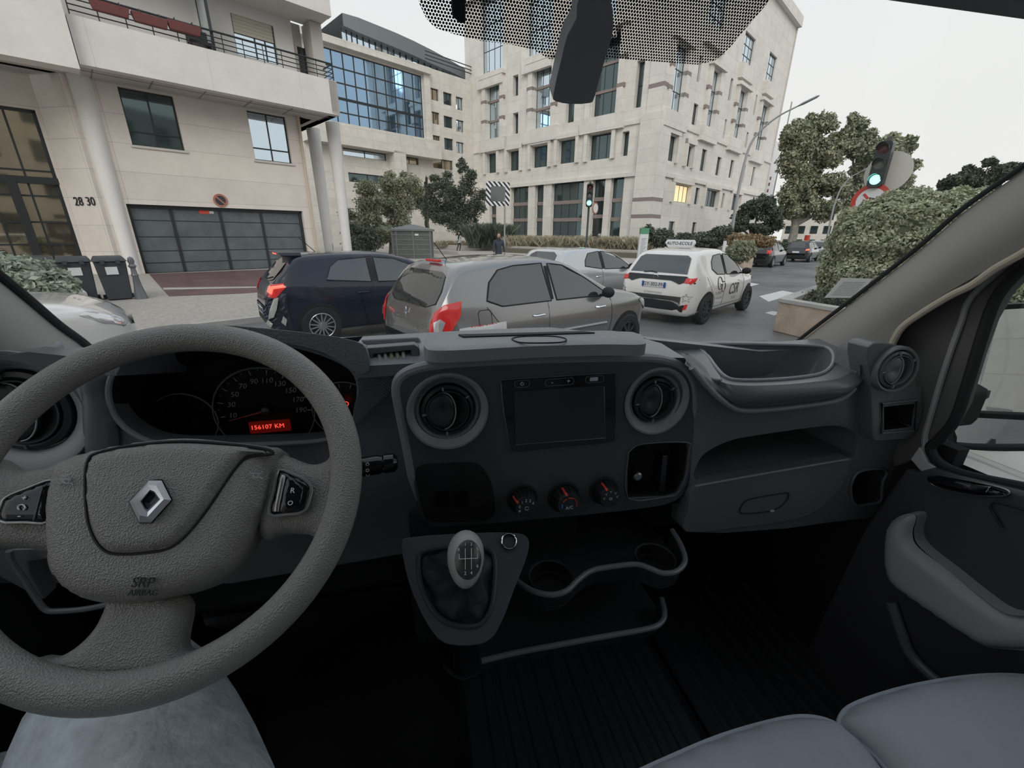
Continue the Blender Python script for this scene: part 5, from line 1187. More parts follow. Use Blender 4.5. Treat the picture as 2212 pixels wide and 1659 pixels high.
rfm.loft([L2, ov_, L3t, L3b, [p - MM.n * 8 for p in L2]], closed=False).obj('curved_roof', mat('zinc', (.17, .19, .20), .45), mb, smooth=False)
for i in range(len(L1) - 1):
    for t in (0, .33, .66): frm.tube([L1[i].lerp(L1[i + 1], t) + MM.n * .05, L2[i].lerp(L2[i + 1], t) + MM.n * .05], .07, 4)
frm.tube([p.lerp(q_, .5) + MM.n * .05 for p, q_ in zip(L1, L2)], .06, 4); frm.obj('penthouse_mullions', 'frame_dark', mb)
bb = B()
for k in (.3, .6, .9): bb.tube([MM.P(MM.uz(923, 150)[0], zM + k * 1.3, -.3), MM.P(uM1, zM + k * 1.3, -.3)], .06, 4)
bb.obj('roof_railing', 'frame_dark', mb)
# distant buildings closing the street at right and the block behind the van
def block(name, label, x0, x1, yt, d, col, wn=5, floors=4):
    p0 = AT(x0, 500, d); p0.z = 0; p1_ = AT(x1, 500, d); p1_.z = 0; Fc = Facade(p0, p1_ - p0); Wd = (p1_ - p0).length; Ht = AT((x0 + x1) / 2, yt, d).z
    t = thing(name, label, 'building', tuple(p0)); bb = B(); Fc.box(bb, 0, 0, Wd, Ht, 0, -10); o = bb.obj('wall', col, t, smooth=False); uvplane(o, Fc.u, Fc.O)
    for i in range(wn):
        for j in range(floors):
            u_ = Wd * (i + .5) / wn; z = Ht * (j + .5) / floors; f = B(); Fc.box(f, u_ - Wd / wn * .28, z - Ht / floors * .28, u_ + Wd / wn * .28, z + Ht / floors * .28, .01, .06); f.obj('window', 'win_teal', t, smooth=False)
    return t
block('far_building', 'pale low building beyond the street trees', 1690, 1800, 452, 75, 'cream_stone', 4, 3)
block('far_building', 'tall distant apartment block just visible down the avenue', 1775, 1830, 400, 110, 'pale_stone', 3, 7)
bh = thing('rear_building', 'beige building behind the van, seen in the door mirror', 'building', (8, -14, 0))
bb = B().box((6, -16, 7), (50, 6, 14)); o = bb.obj('wall', 'cream_stone', bh, smooth=False); uvplane(o, Vector((1, 0, 0)), Vector((0, 0, 0)))
for i in range(12):
    for j in range(4): B().box((-16 + i * 4, -12.97, 2.2 + j * 3.2), (1.6, .08, 1.8)).obj('window', 'win_teal', bh, smooth=False)
# ================================================================ VEHICLES
mat('car_glass', (.02, .028, .03), .02); MATS['car_glass'].node_tree.nodes['Principled BSDF'].inputs['IOR'].default_value = 2.0
mat('tail_red', (.55, .015, .015), .15, coat=.8, emit=(1, .05, .04), estr=.10)
mat('brake_glow', (.8, .05, .04), .2, emit=(1, .12, .08), estr=2.0)
mat('lamp_clear', (.75, .75, .75), .1, metal=.5)
mat('alloy', (.55, .56, .58), .25, metal=.8)
mat('steel_black', (.03, .03, .033), .4)
mat('plate_white', (.72, .72, .72), .5)
mat('plate_blue', (.03, .08, .35), .5)
mat('plate_ink', (.02, .02, .025), .5)
mat('navy_paint', (.012, .017, .032), .16, coat=.45, spec=.3)
mat('bronze_paint', (.26, .255, .255), .25, metal=.65, coat=1.0)
mat('silver_paint', (.55, .56, .57), .25, metal=.6, coat=1.0)
mat('white_car', (.78, .76, .73), .22, coat=1.0)
mat('black_paint', (.012, .012, .014), .12, coat=1.0)
def lerp_tab(tab, x):
    X = [t[0] for t in tab]; Y = [t[1] for t in tab]
    # smooth (pchip-like) interpolation
    if x <= X[0]: return Y[0]
    if x >= X[-1]: return Y[-1]
    i = max(j for j in range(len(X)) if X[j] <= x); i = min(i, len(X) - 2)
    def slope(j):
        if j == 0 or j == len(X) - 1: return 0 if j else (Y[1] - Y[0]) / (X[1] - X[0])
        a = (Y[j] - Y[j - 1]) / (X[j] - X[j - 1]); b_ = (Y[j + 1] - Y[j]) / (X[j + 1] - X[j])
        return 0 if a * b_ <= 0 else 2 * a * b_ / (a + b_)
    h = X[i + 1] - X[i]; t = (x - X[i]) / h
    return (2 * t ** 3 - 3 * t * t + 1) * Y[i] + (t ** 3 - 2 * t * t + t) * h * slope(i) + (-2 * t ** 3 + 3 * t * t) * Y[i + 1] + (t ** 3 - t * t) * h * slope(i + 1)
def make_car(name, label, paint, L=4.0, W=1.72, top=None, belt=None, wb=(.72, 3.25), rw=.31, side=None, rearwin=None, tail=None, plate_=None, wheel='alloy', group=None, extras=None, detail=True, screen=None):
    """hatchback: x runs rear -> front, origin under the rear centre"""
    t = thing(name, label, 'car', (0, 0, 0), 0, group)
    top = top or [(0, .55), (.04, .92), (.12, 1.02), (.30, 1.28), (.45, 1.42), (.9, 1.47), (1.7, 1.48), (2.2, 1.42), (2.65, 1.20), (3.05, 1.00), (3.5, .90), (3.85, .76), (3.98, .58), (4.0, .5)]
    k = L / 4.0; top = [(a * k, b_) for a, b_ in top]; belt = belt or [(0, .96), (2, .92), (4, .84)]; belt = [(a * k, b_) for a, b_ in belt]
    plan = [(0, .70), (.06 * k, .84), (.3 * k, .955), (.8 * k, 1.0), (2.8 * k, 1.0), (3.5 * k, .95), (3.85 * k, .80), (4.0 * k, .58)]
    st = sorted(set([0, .02, .05, .09] + list(np.linspace(.13, L - .12, 44)) + [L - .08, L - .04, L - .015, L])); loops = []
    zr = max(b_ for _, b_ in top)
    for x in st:
        zt = lerp_tab(top, x); w = W / 2 * lerp_tab(plan, x); zb = min(lerp_tab(belt, x), zt - .03)
        h = max(0, min(1, (zt - zb - .03) / (zr - lerp_tab(belt, x)))); e = min(1, min(x, L - x) / .10); z0 = .20 + .12 * (1 - e) ** 2
        wr_ = w * (.93 - .21 * h); zs_ = zt - .04 - .05 * h
        pts = [(0, z0), (w * .55, z0), (w * .90, z0 + .01), (w * .97, z0 + .08), (w * .985, .45), (w * 1.0, .60), (w * .995, min(.74, zb - .06)), (w * .975, min(.84, zb - .02)), (w * .945, zb)]
        for q in (.12, .4, .7, .92): 
            pts.append((w * .945 + (wr_ - w * .945) * q - .02 * h * 0, zb + (zs_ - zb) * q))
        pts += [(wr_, zs_), (wr_ * .93, zs_ + (zt - zs_) * .55), (wr_ * .78, zt - (zt - zs_) * .2), (wr_ * .4, zt - .004), (0, zt)]
        loops.append([Vector((x, -a, z)) for a, z in pts] + [Vector((x, a, z)) for a, z in pts[-2:0:-1]])
    b = B().loft(loops, cap=True); body = b.obj('body', paint, t, angle=50)
    bv = bvh_of([body]); t['_h'] = 0; del t['_h']
    RT_, LT_, RE, FR = Vector((0, 1, 0)), Vector((0, -1, 0)), Vector((1, 0, 0)), Vector((-1, 0, 0))
    def sp_(pts): return [Vector((a * k, 0, z)) for a, z in pts]
    side = side or [[(.62, .97), (.70, 1.17), (.86, 1.33), (1.05, 1.375), (1.55, 1.41), (1.55, .95)], [(1.65, .945), (1.65, 1.41), (2.05, 1.385), (2.42, 1.20), (2.75, .98), (2.75, .93)]]
    for sgn, d in ((-1, RT_), (1, LT_)):
        for s in side:
            drape(sp_(s), d, bv, .006, .09).obj('side_window', 'car_glass', t)
        if detail:
            for s in side:
                lp = [Vector((a * k, 0, z)) for a, z in s]; pth = []
                for i in range(len(lp)):
                    for q in range(4):
                        p = lp[i].lerp(lp[(i + 1) % len(lp)], q / 4); h = bv.ray_cast(p - d * 3, d)
                        if h[0]: pth.append(h[0] - d * .006)
                B().tube(pth, .009, 5, closed=True).obj('window_seal', 'black_matt', t)
    # black pillar between the door windows
    bp_ = [(side[0][-2][0] + .0, .96), (side[0][-2][0], 1.36), (side[1][1][0], 1.36), (side[1][0][0], .96)] if False else None
    x0_, x1_ = max(a for a, _ in side[0]) + .012, min(a for a, _ in side[1]) - .012
    for d in (RT_, LT_): drape([Vector((a * k, 0, z)) for a, z in ((x0_, .97), (x0_ - .02, 1.37), (x1_, 1.37), (x1_, .97))], d, bv, .004, .06).obj('door_pillar', 'black_matt', t)
    # seams
    if detail:
        for sm in ([(1.60, 1.0), (1.60, .32)], [(2.82, .93), (2.84, .6), (2.80, .32)], [(1.60, .32), (2.80, .32)], [(.66, .96), (.86, .70), (1.12, .50), (1.14, .32), (1.6, .32)]):
            for d in (RT_, LT_):
                pth = []
                for i in range(len(sm) - 1):
                    for q in range(7):
                        p = Vector((sm[i][0] * k, 0, sm[i][1])).lerp(Vector((sm[i + 1][0] * k, 0, sm[i + 1][1])), q / 6); h = bv.ray_cast(p - d * 3, d)
                        if h[0]: pth.append(h[0] - d * .001)
                B().tube(pth, .0045, 4).obj('door_gap', 'black_matt', t)
        for x in (1.42, 2.58):
            for d in (RT_, LT_):
                h = bv.ray_cast(Vector((x * k - .0, 0, .80)) - d * 3, d)
                if h[0]: B().tube([h[0] + Vector((-.09, -d.y * .002, 0)), h[0] + Vector((-.07, -d.y * .03, 0)), h[0] + Vector((.07, -d.y * .03, .005)), h[0] + Vector((.09, -d.y * .002, .005))], .013, 6).obj('door_handle', paint if wheel == 'alloy' else 'chrome', t)
    RW_ = rearwin or [(-.50, 1.02), (-.42, 1.30), (-.30, 1.36), (.30, 1.36), (.42, 1.30), (.50, 1.02), (.35, .985), (-.35, .985)]
    rwo = drape([Vector((0, y, z)) for y, z in RW_], RE, bv, .010, .03).obj('rear_window', 'car_glass', t)
    SCR = screen or [(-.60, 1.02), (-.52, 1.36), (.52, 1.36), (.60, 1.02)]
    drape([Vector((0, y, z)) for y, z in SCR], FR, bv, .006, .09).obj('windscreen', 'car_glass', t)
    for sgn in (-1, 1):
        for tl, m_ in (tail or [([(-.20, .80), (-.16, .98), (.10, 1.0), (.12, .92), (.02, .78)], 'tail_red')]):
            D_ = Vector((.80, -sgn * .60, 0)); Tn = Vector((.60, sgn * .80, 0)); c_ = Vector((.10, sgn * (W / 2 - .10), 0))
            lamp_ = drape([c_ + Tn * y + ZZ * z for y, z in tl], D_, bv, .014 if m_ != 'lamp_clear' else .024, .02).obj('tail_lamp' if m_ != 'lamp_clear' else 'reversing_lamp', m_, t)
        D_ = Vector((-.75, -sgn * .66, 0)); Tn = Vector((-.66, sgn * .75, 0)); c_ = Vector((L - .16, sgn * (W / 2 - .14), 0))
        drape([c_ + Tn * y + ZZ * z for y, z in ((-.24, .62), (-.22, .72), (.0, .80), (.20, .84), (.26, .80), (.10, .68), (-.1, .61))], D_, bv, .012, .03).obj('headlamp', 'lamp_clear', t)
    # wheels in dark arches
    for x in wb:
        for s in (-1, 1):
            y = s * (W / 2 - .09); arch = []
            d = RT_ if s < 0 else LT_; c_ = Vector((x, 0, rw))
            ar = [c_ + Vector((math.cos(a) * (rw + .055), 0, math.sin(a) * (rw + .055))) for a in np.linspace(-.35, PI + .35, 26)]
            drape(ar, d, bv, .004, .08).obj('wheel_arch', 'black_matt', t)
            w_ = B().lathe([(rw * .62, -.09), (rw * .93, -.10), (rw, -.07), (rw, .07), (rw * .94, .098), (rw * .68, .10), (rw * .66, .085)], (x, s * (W / 2 - .085), rw), (0, s, 0), 36).obj('wheel', 'rubber', t)
            r_ = B().lathe([(rw * .66, .088), (rw * .64, .095), (rw * .61, .085), (rw * .60, .02), (0, .0)], (x, s * (W / 2 - .085), rw), (0, s, 0), 36, mi=0)
            r_.obj('rim_barrel', 'steel_black' if wheel != 'steel' else 'steel_black', w_)
            sp2 = B(); ns = 7 if wheel == 'alloy' else 9
            for i in range(ns):
                a = 2 * PI * i / ns; d1 = Vector((math.cos(a), 0, math.sin(a))); c_ = Vector((x, s * (W / 2 - .085 + .075), rw)); tn = Vector((-d1.z, 0, d1.x)); o_ = Vector((0, s * .012, 0))
                for sg in ((-.35, -.9), (.35, .9)) if wheel == 'alloy' else ((0, 0),):
                    a0 = c_ + d1 * .03 + tn * sg[0] * .02; a1 = c_ + d1 * rw * .64 + tn * sg[1] * .055; hw = .013 if wheel == 'alloy' else .022
                    sp2.hexa([a0 - tn * hw, a0 + tn * hw, a0 + tn * hw + o_, a0 - tn * hw + o_], [a1 - tn * hw * .8, a1 + tn * hw * .8, a1 + tn * hw * .8 + o_, a1 - tn * hw * .8 + o_])
            sp2.lathe([(.05, 0), (.045, .022), (0, .026)], (x, s * (W / 2 - .085 + .07), rw), (0, s, 0), 16)
            sp2.tube(circ(Vector((x, s * (W / 2 - .085 + .088), rw)), rw * .635, Vector((1, 0, 0)), ZZ, 36), .009, 6, closed=True)
            sp2.obj('rim', 'alloy' if wheel == 'alloy' else 'steel_black', w_, smooth=False)
    # lower bumper, mirrors, wiper, antenna
    drape([Vector((0, y, z)) for y, z in ((-.66, .30), (-.70, .44), (-.4, .50), (.4, .50), (.70, .44), (.66, .30))], RE, bv, .008, .07).obj('bumper_insert', 'black_matt', t)
    for s in (-1, 1):
        B().ball((2.62 * k, s * (W / 2 + .07), 1.0), (.07, .10, .075), 14).box((2.64 * k, s * (W / 2 - .02), .95), (.06, .12, .03)).obj('door_mirror', 'black_matt', t)
    if plate_:
        z_ = plate_[1]; h = bv.ray_cast(Vector((-2, 0, z_)), RE); xp = (h[0].x if h[0] else 0) - .02
        pl_ = B().box((xp, 0, z_), (.012, .52, .11)).obj('number_plate', 'plate_white', t, bevel=.003)
        B().box((xp - .007, .24, z_), (.004, .045, .108)).box((xp - .007, -.24, z_), (.004, .045, .108)).obj('plate_band', 'plate_blue', pl_)
        text('plate_number', plate_[0], frame((xp - .0075, 0, z_), (0, -1, 0), (0, 0, 1)), .098, 'plate_ink', pl_, depth=.001)
    if extras: extras(t, body, bv, k)
    return t
def place(t, x, y, deg): t.location = (x, y, 0); t.rotation_euler = (0, 0, R(deg))
RE_ = Vector((1, 0, 0)); SD_ = Vector((0, 1, 0))
def wiper(t, bv, pts):
    p = []
    for y, z in pts:
        h = bv.ray_cast(Vector((-2, y, z)), RE_); p.append(h[0] - Vector((.02, 0, 0)))
    B().tube(p, .009, 6).obj('rear_wiper', 'black_matt', t)
def decal(t, s, x, z, size, m, bv, name='lettering', sh=0, side=True):
    vs, fs = text_geo(s, size, shear=sh); out = []
    for v in vs:
        if side: p = Vector((x + v.x, -3, z + v.y)); d = SD_
        else: p = Vector((-3, x - v.x, z + v.y)); d = RE_
        h = bv.ray_cast(p, d); out.append((h[0] if h[0] else p) - d * .006)
    B().add(out, fs).obj(name, m, t, smooth=False)

# navy hatchback with dented rear corner
def ex_navy(t, body, bv, k):
    wiper(t, bv, [(.0, 1.02), (-.2, 1.04), (-.38, 1.07)])
    B().hexa([Vector((.30, -.52, 1.44)), Vector((.30, .52, 1.44)), Vector((.62, .55, 1.44)), Vector((.62, -.55, 1.44))], [Vector((.34, -.54, 1.38)), Vector((.34, .54, 1.38)), Vector((.62, .58, 1.38)), Vector((.62, -.58, 1.38))]).obj('roof_spoiler', 'navy_paint', t, bevel=.015)
    B().box((.325, 0, 1.41), (.02, .34, .022)).obj('brake_lamp', 'brake_glow', t)
    drape([Vector((.10, -.78, 0)) + Vector((.60, -.80, 0)) * y + ZZ * z for y, z in ((-.18, .87), (-.16, .95), (.10, .98), (.14, .94), (.0, .92), (-.02, .84))], Vector((.80, .60, 0)), bv, .022, .02).obj('tail_lamp_bar', 'brake_glow', t)
    # crumpled corner
    n = 15; vs = []; fs = []
    r2 = np.random.default_rng(4)
    for i in range(n):
        for j in range(n):
            z = .30 + .55 * i / (n - 1); u = j / (n - 1); y = -.45 - .45 * u; xx = .02 + .55 * max(0, u - .45) ** 1.2
            h = bv.ray_cast(Vector((-2, max(y, -.80), z)), RE_); bx = h[0].x if h[0] else .1
            xx = bx + (.5 * (u - .8) if u > .8 else 0); yy = max(y, -.845) if u < .9 else -.86
            e = math.sin(PI * i / (n - 1)) * math.sin(PI * j / (n - 1)); vs.append(Vector((xx - .015 + float(r2.normal()) * .035 * e, yy, z + float(r2.normal()) * .01 * e)))
    for i in range(n - 1):
        for j in range(n - 1): fs.append((i * n + j, i * n + j + 1, (i + 1) * n + j + 1, (i + 1) * n + j))
    B().add(vs, fs).obj('crumpled_panel', 'navy_paint', t, smooth=False)
    for q in ([(-.12, .46), (-.06, .60), (.02, .78), (.08, .80), (.04, .62), (-.02, .50)], [(-.20, .40), (-.12, .46), (-.05, .40), (-.10, .33)], [(.06, .42), (.10, .52), (.13, .46), (.10, .36)]):
        drape([Vector((.10, -.78, 0)) + Vector((.60, -.80, 0)) * y_ + ZZ * z_ for y_, z_ in q], Vector((.80, .60, 0)), bv, .05, .03).obj('torn_trim', mat('torn_silver', (.6, .6, .56), .3, metal=.4), t, smooth=False)
    h = bv.ray_cast(Vector((.95, 0, 3)), Vector((0, 0, -1))); B().tube([h[0], h[0] + Vector((-.22, 0, .22))], .006, 5).obj('antenna', 'black_matt', t)
navy = make_car('hatchback', 'navy blue hatchback with dented rear corner in front of the garage', 'navy_paint', 4.06, 1.76,
    top=[(0, .50), (.04, .80), (.12, .98), (.30, 1.16), (.50, 1.38), (.62, 1.41), (1.2, 1.435), (1.8, 1.43), (2.3, 1.34), (2.75, 1.14), (3.1, 1.00), (3.5, .92), (3.85, .78), (3.98, .58), (4.0, .5)],
    rearwin=[(-.50, 1.04), (-.44, 1.28), (.44, 1.28), (.50, 1.04), (.3, 1.01), (-.3, 1.01)],
    side=[[(.88, 1.02), (.98, 1.22), (1.12, 1.32), (1.58, 1.35), (1.58, .96)], [(1.70, .955), (1.70, 1.35), (2.05, 1.32), (2.42, 1.18), (2.72, 1.0), (2.72, .94)]],
    plate_=('FR 348 FR', .52), extras=ex_navy)
place(navy, -2.52, 7.75, 23.5)
# bronze grey hatchback, nearest
def ex_bronze(t, body, bv, k):
    wiper(t, bv, [(.0, 1.0), (.15, 1.03), (.34, 1.08)])
    h = bv.ray_cast(Vector((-2, 0, 1.425)), RE_); B().box((.44, 0, 1.44), (.06, .30, .03)).obj('brake_lamp', 'tail_red', t, bevel=.008)
    h = bv.ray_cast(Vector((-3, 0, .86)), RE_); c = h[0] - Vector((.012, 0, 0))
    plate('diamond_badge', [c + Vector((0, y, z)) for y, z in ((0, .065), (.042, 0), (0, -.065), (-.042, 0))], [[c + Vector((0, y, z)) for y, z in ((0, .032), (.019, 0), (0, -.032), (-.019, 0))]], (.01, 0, 0), 'chrome', t)
    decal(t, 'CLIO', -.28, .72, .07, 'chrome', bv, side=False)
    # fuel flap, side trim
    fl = [Vector((.62 + a, 0, .84 + e)) for a, e in rrect(0, 0, .17, .19, .04)]; pth = []
    for p in fl:
        h = bv.ray_cast(p - SD_ * 3, SD_); pth.append(h[0] - SD_ * .002)
    B().tube(pth, .004, 4, closed=True).obj('fuel_flap', 'black_matt', t)
    for a0, a1 in ((1.15, 1.56), (1.66, 2.72)):
        pth = []
        for q in np.linspace(a0, a1, 8):
            h = bv.ray_cast(Vector((q, -3, .56)), SD_); pth.append(h[0] - SD_ * .008)
        B().tube(pth, .02, 6, flat=1).obj('side_moulding', 'bronze_paint', t)
    # red lettered sticker on the bumper corner
    st_ = drape([Vector((a, 0, z)) for a, z in ((.28, .66), (.28, .765), (.90, .785), (.90, .68))], SD_, bv, .008, .05).obj('sticker', 'plate_white', t)
    decal(t, 'AFRP AFRP', .58, .752, .075, 'red_mark', bv, sh=.3); decal(t, '||||||||||||||||||||||||', .58, .695, .035, 'plate_ink', bv)
    h = bv.ray_cast(Vector((.62, 0, 3)), Vector((0, 0, -1))); B().tube([h[0], h[0] + Vector((-.16, 0, .20))], .005, 5).obj('antenna', 'black_matt', t)
bronze = make_car('hatchback', 'bronze grey hatchback with red tail lamps just ahead of the van', 'bronze_paint', 4.0, 1.71,
    top=[(0, .52), (.03, .80), (.09, .97), (.22, 1.18), (.38, 1.38), (.52, 1.43), (1.0, 1.475), (1.6, 1.485), (2.05, 1.42), (2.5, 1.22), (2.95, 1.02), (3.4, .95), (3.8, .82), (3.97, .60), (4.0, .5)],
    rearwin=[(-.60, 1.02), (-.59, 1.15), (-.51, 1.30), (-.40, 1.335), (.40, 1.335), (.51, 1.30), (.59, 1.15), (.60, 1.02), (.4, .965), (-.4, .965)],
    side=[[(.68, 1.03), (.76, 1.22), (.92, 1.35), (1.16, 1.39), (1.62, 1.405), (1.66, .955), (.88, .955)], [(1.76, .955), (1.72, 1.40), (1.98, 1.37), (2.35, 1.20), (2.72, .99), (2.74, .945)]],
    tail=[([(-.17, .66), (-.16, .80), (-.10, .94), (.0, 1.02), (.15, 1.05), (.16, .90), (.10, .76), (-.02, .67)], 'tail_red'), ([(-.08, .74), (-.09, .84), (-.02, .88), (.03, .84), (.0, .74), (-.03, .70)], 'lamp_clear')], wheel='steel', extras=ex_bronze)
place(bronze, -.16, 5.12, 25.5)
# silver hatchback behind
silver = make_car('hatchback', 'silver hatchback between the bronze car and the white driving school car', 'silver_paint', 4.06, 1.73,
    top=[(0, .52), (.03, .85), (.12, 1.02), (.35, 1.25), (.50, 1.40), (.9, 1.45), (1.6, 1.45), (2.15, 1.36), (2.6, 1.18), (3.0, 1.0), (3.4, .93), (3.8, .80), (3.97, .6), (4.0, .5)],
    side=[[(1.0, 1.05), (1.05, 1.18), (1.2, 1.33), (1.60, 1.375), (1.60, .97)], [(1.70, .965), (1.70, 1.375), (2.1, 1.32), (2.45, 1.17), (2.75, 1.0), (2.75, .94)]], plate_=('AB 123', .5))
place(silver, 2.67, 9.71, 27.8)
# white driving school car
def ex_white(t, body, bv, k):
    wiper(t, bv, [(.0, 1.03), (.14, 1.05), (.30, 1.03)])
    drape([Vector((0, y, z)) for y, z in ((-.80, .93), (-.62, .99), (0, .985), (.62, .99), (.80, .93), (.78, .85), (.52, .84), (.34, .90), (-.34, .90), (-.52, .84), (-.78, .85))], RE_, bv, .010, .05).obj('tailgate_band', 'black_gloss', t)
    h = bv.ray_cast(Vector((-3, 0, .945)), RE_); c = h[0] - Vector((.016, 0, 0))
    B().tube([c + Vector((0, math.cos(a) * .055, math.sin(a) * .042)) for a in np.linspace(0, 2 * PI, 20)], .005, 5).tube([c + Vector((0, y, z)) for y, z in ((-.05, .012), (-.02, .01), (0, -.012), (.02, .01), (.05, .012))], .005, 5).obj('oval_badge', 'chrome', t)
    decal(t, 'GY MOTO ECOLE', .0, .64, .05, mat('decal_grey', (.25, .26, .30), .5), bv, side=False)
    decal(t, 'L  F', .62, .88, .22, 'plate_ink', bv, sh=.1) if False else None
    for x_, z_, r_ in ((1.30, .80, .12), (1.50, .72, .10)):
        pth = []
        for a in np.linspace(0, 2 * PI, 24, endpoint=False):
            h = bv.ray_cast(Vector((x_ + r_ * math.cos(a), -3, z_ + r_ * math.sin(a) * 1.1)), SD_); pth.append(h[0] - SD_ * .006)
        B().tube(pth, .007, 4, closed=True).obj('circle_decal', 'plate_ink', t)
    decal(t, 'CSR', 2.15, .62, .34, 'plate_ink', bv, sh=.3); decal(t, 'ECOLE', 2.25, .42, .09, 'decal_grey', bv); decal(t, '01 43 00', 1.25, .60, .09, 'decal_grey', bv); decal(t, 'E=', 1.36, .75, .10, 'plate_ink', bv)
    decal(t, 'auto moto', 1.35, .50, .07, 'decal_grey', bv)
    for y_, z_, s_ in ((-.70, .58, .09), (.70, .66, .07)):
        pth = []
        for i in range(10):
            a = PI / 2 + i * PI / 5; rr_ = s_ if i % 2 == 0 else s_ * .42; h = bv.ray_cast(Vector((-3, y_ + rr_ * math.cos(a), z_ + rr_ * math.sin(a))), RE_); pth.append(h[0] - RE_ * .006)
        B().tube(pth, .006, 4, closed=True).obj('star_decal', 'decal_grey', t)
    for s in (-1, 1): drape([Vector((0, s * y, z)) for y, z in ((.66, .34), (.70, .46), (.74, .46), (.72, .36))], RE_, bv, .012, .03).obj('reflector', 'tail_red', t)
    # roof sign
    sg = B().loft([[Vector((1.0 + dx, y, z)) for dx, y, z in q] for q in ([(-.05, -.25, 1.50), (.05, -.25, 1.50), (.05, .25, 1.50), (-.05, .25, 1.50)], [(-.05, -.33, 1.60), (.05, -.33, 1.60), (.05, .33, 1.60), (-.05, .33, 1.60)], [(-.03, -.30, 1.665), (.03, -.30, 1.665), (.03, .30, 1.665), (-.03, .30, 1.665)])], cap=True).obj('roof_sign', 'white_paint', t, bevel=.015)
    text('sign_lettering', 'AUTO-ECOLE', frame((.944, 0, 1.59), (0, -1, 0), (0, 0, 1)), .092, 'plate_ink', sg, depth=.001, shear=.15)
white = make_car('hatchback', 'white driving school hatchback with a roof sign and black lettering', 'white_car', 3.94, 1.745,
    top=[(0, .52), (.03, .80), (.10, .98), (.28, 1.20), (.52, 1.44), (.7, 1.47), (1.2, 1.50), (1.7, 1.50), (2.2, 1.38), (2.7, 1.14), (3.05, 1.02), (3.5, .92), (3.83, .78), (3.97, .6), (4.0, .5)],
    rearwin=[(-.62, 1.03), (-.55, 1.32), (-.46, 1.37), (.46, 1.37), (.55, 1.32), (.62, 1.03)],
    side=[[(.98, 1.10), (1.02, 1.24), (1.18, 1.36), (1.60, 1.39), (1.64, .97), (1.2, .99)], [(1.74, .965), (1.72, 1.39), (2.05, 1.36), (2.45, 1.18), (2.72, 1.0), (2.74, .94)]],
    tail=[([(-.16, .87), (-.12, .96), (.10, .97), (.06, .90), (-.04, .85)], 'tail_red')], plate_=('GY-302-FN', .80), wheel='steel', extras=ex_white)
place(white, 4.80, 7.92, 32)
# parked cars in the distance
def pcar(label, paint, x_, y_, deg, **kw):
    t = make_car('parked_car', label, paint, group='cars parked along the avenue', detail=False, **kw); p = PZ(x_, y_); place(t, p.x, p.y, deg); return t
pcar('black parked car nearest along the avenue, beside the round bush', 'black_paint', 1626, 577, 32, wheel='alloy')
pcar('black saloon parked in the avenue with a pale plate lit up', 'black_paint', 1714, 566, 32, wheel='alloy', plate_=('  ', .7), tail=[([(-.2, .80), (-.16, .92), (.05, .94), (.04, .84)], 'brake_glow')])
pcar('silver car farthest away in the avenue row', 'silver_paint', 1757, 560, 32, wheel='alloy')
# pale car close by at left, seen over the wheel; silver car at right through the door glass
lc = make_car('parked_car', 'white car close at left with its bonnet and headlamp showing', 'white_car', 4.3, 1.78, wheel='alloy', detail=False,
    top=[(0, .52), (.04, .86), (.12, 1.02), (.30, 1.28), (.45, 1.42), (.9, 1.47), (1.7, 1.48), (2.2, 1.40), (2.65, 1.16), (3.0, 1.0), (3.5, .92), (3.8, .78), (3.97, .6), (4.0, .5)])
hlp = PZ(205, 690, .72); hd_ = Vector((math.cos(R(30)), math.sin(R(30)), 0)); lfd = Vector((-hd_.y, hd_.x, 0)); og = hlp - hd_ * 3.95 + lfd * .70; place(lc, og.x, og.y, 30)
rc = make_car('parked_car', 'white car parked beside the van, seen through the right window', 'white_car', 4.2, 1.78, wheel='alloy', detail=False)
place(rc, 3.05, -1.6, 86)
# own van body beside the mirror
vb = thing('van_body', 'white flank of the van seen in the door mirror', 'van', (1.1, -2, 0))
b = B(); b.loft([[Vector((x, y, z)) for x, z in ((1.06, .5), (1.13, .8), (1.14, 1.3), (1.08, 2.2), (.95, 2.5))] for y in (-4.6, -3, -1.5, -.82)], closed=False); b.obj('side_panel', 'white_car', vb)
b = B(); b.loft([[Vector((x, y, z)) for x, z in ((1.10, .5), (1.19, .9), (1.21, 1.2), (1.19, 1.30), (1.12, 1.325), (1.045, 1.325))] for y in (-.8, -.2, .5, .9)], closed=False); b.obj('door_skin', 'white_car', vb)
B().lathe([(.34, -.1), (.34, .1), (.22, .12), (0, .1)], (1.02, -3.6, .34), (1, 0, 0), 28).obj('wheel', 'rubber', vb)
B().box((1.15, -1.3, 1.25), (.03, .16, .04)).obj('door_handle', 'black_matt', vb)

# ================================================================ GREENERY
leafmat('leaf_plane', (.16, .185, .115), (.29, .31, .21), (.46, .43, .29))
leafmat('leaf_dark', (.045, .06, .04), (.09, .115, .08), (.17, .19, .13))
leafmat('leaf_hedge', (.22, .25, .15), (.47, .49, .34), (.68, .68, .50))
leafmat('leaf_pale', (.25, .30, .22), (.42, .48, .38), (.60, .64, .54))
leafmat('leaf_rust', (.18, .12, .06), (.32, .22, .12), (.42, .34, .2))
leafmat('leaf_grass', (.30, .26, .18), (.42, .37, .27), (.52, .47, .36))
mat('bark', (.12, .105, .09), .9, bump=.6, bscale=12, var=.3, vscale=3)
mat('bark_pale', (.24, .225, .19), .9, bump=.5, bscale=8, var=.35, vscale=2)
def blobs_px(L):  # (x, y, distance, rx px, ry px, depth factor)
    out = []
    for x, y, d, rx, ry in L:
        p = AT(x, y, d); s = (p - CAM).dot(FW) / FPX; out.append((p.x, p.y, p.z, rx * s, rx * s, ry * s))
    return out
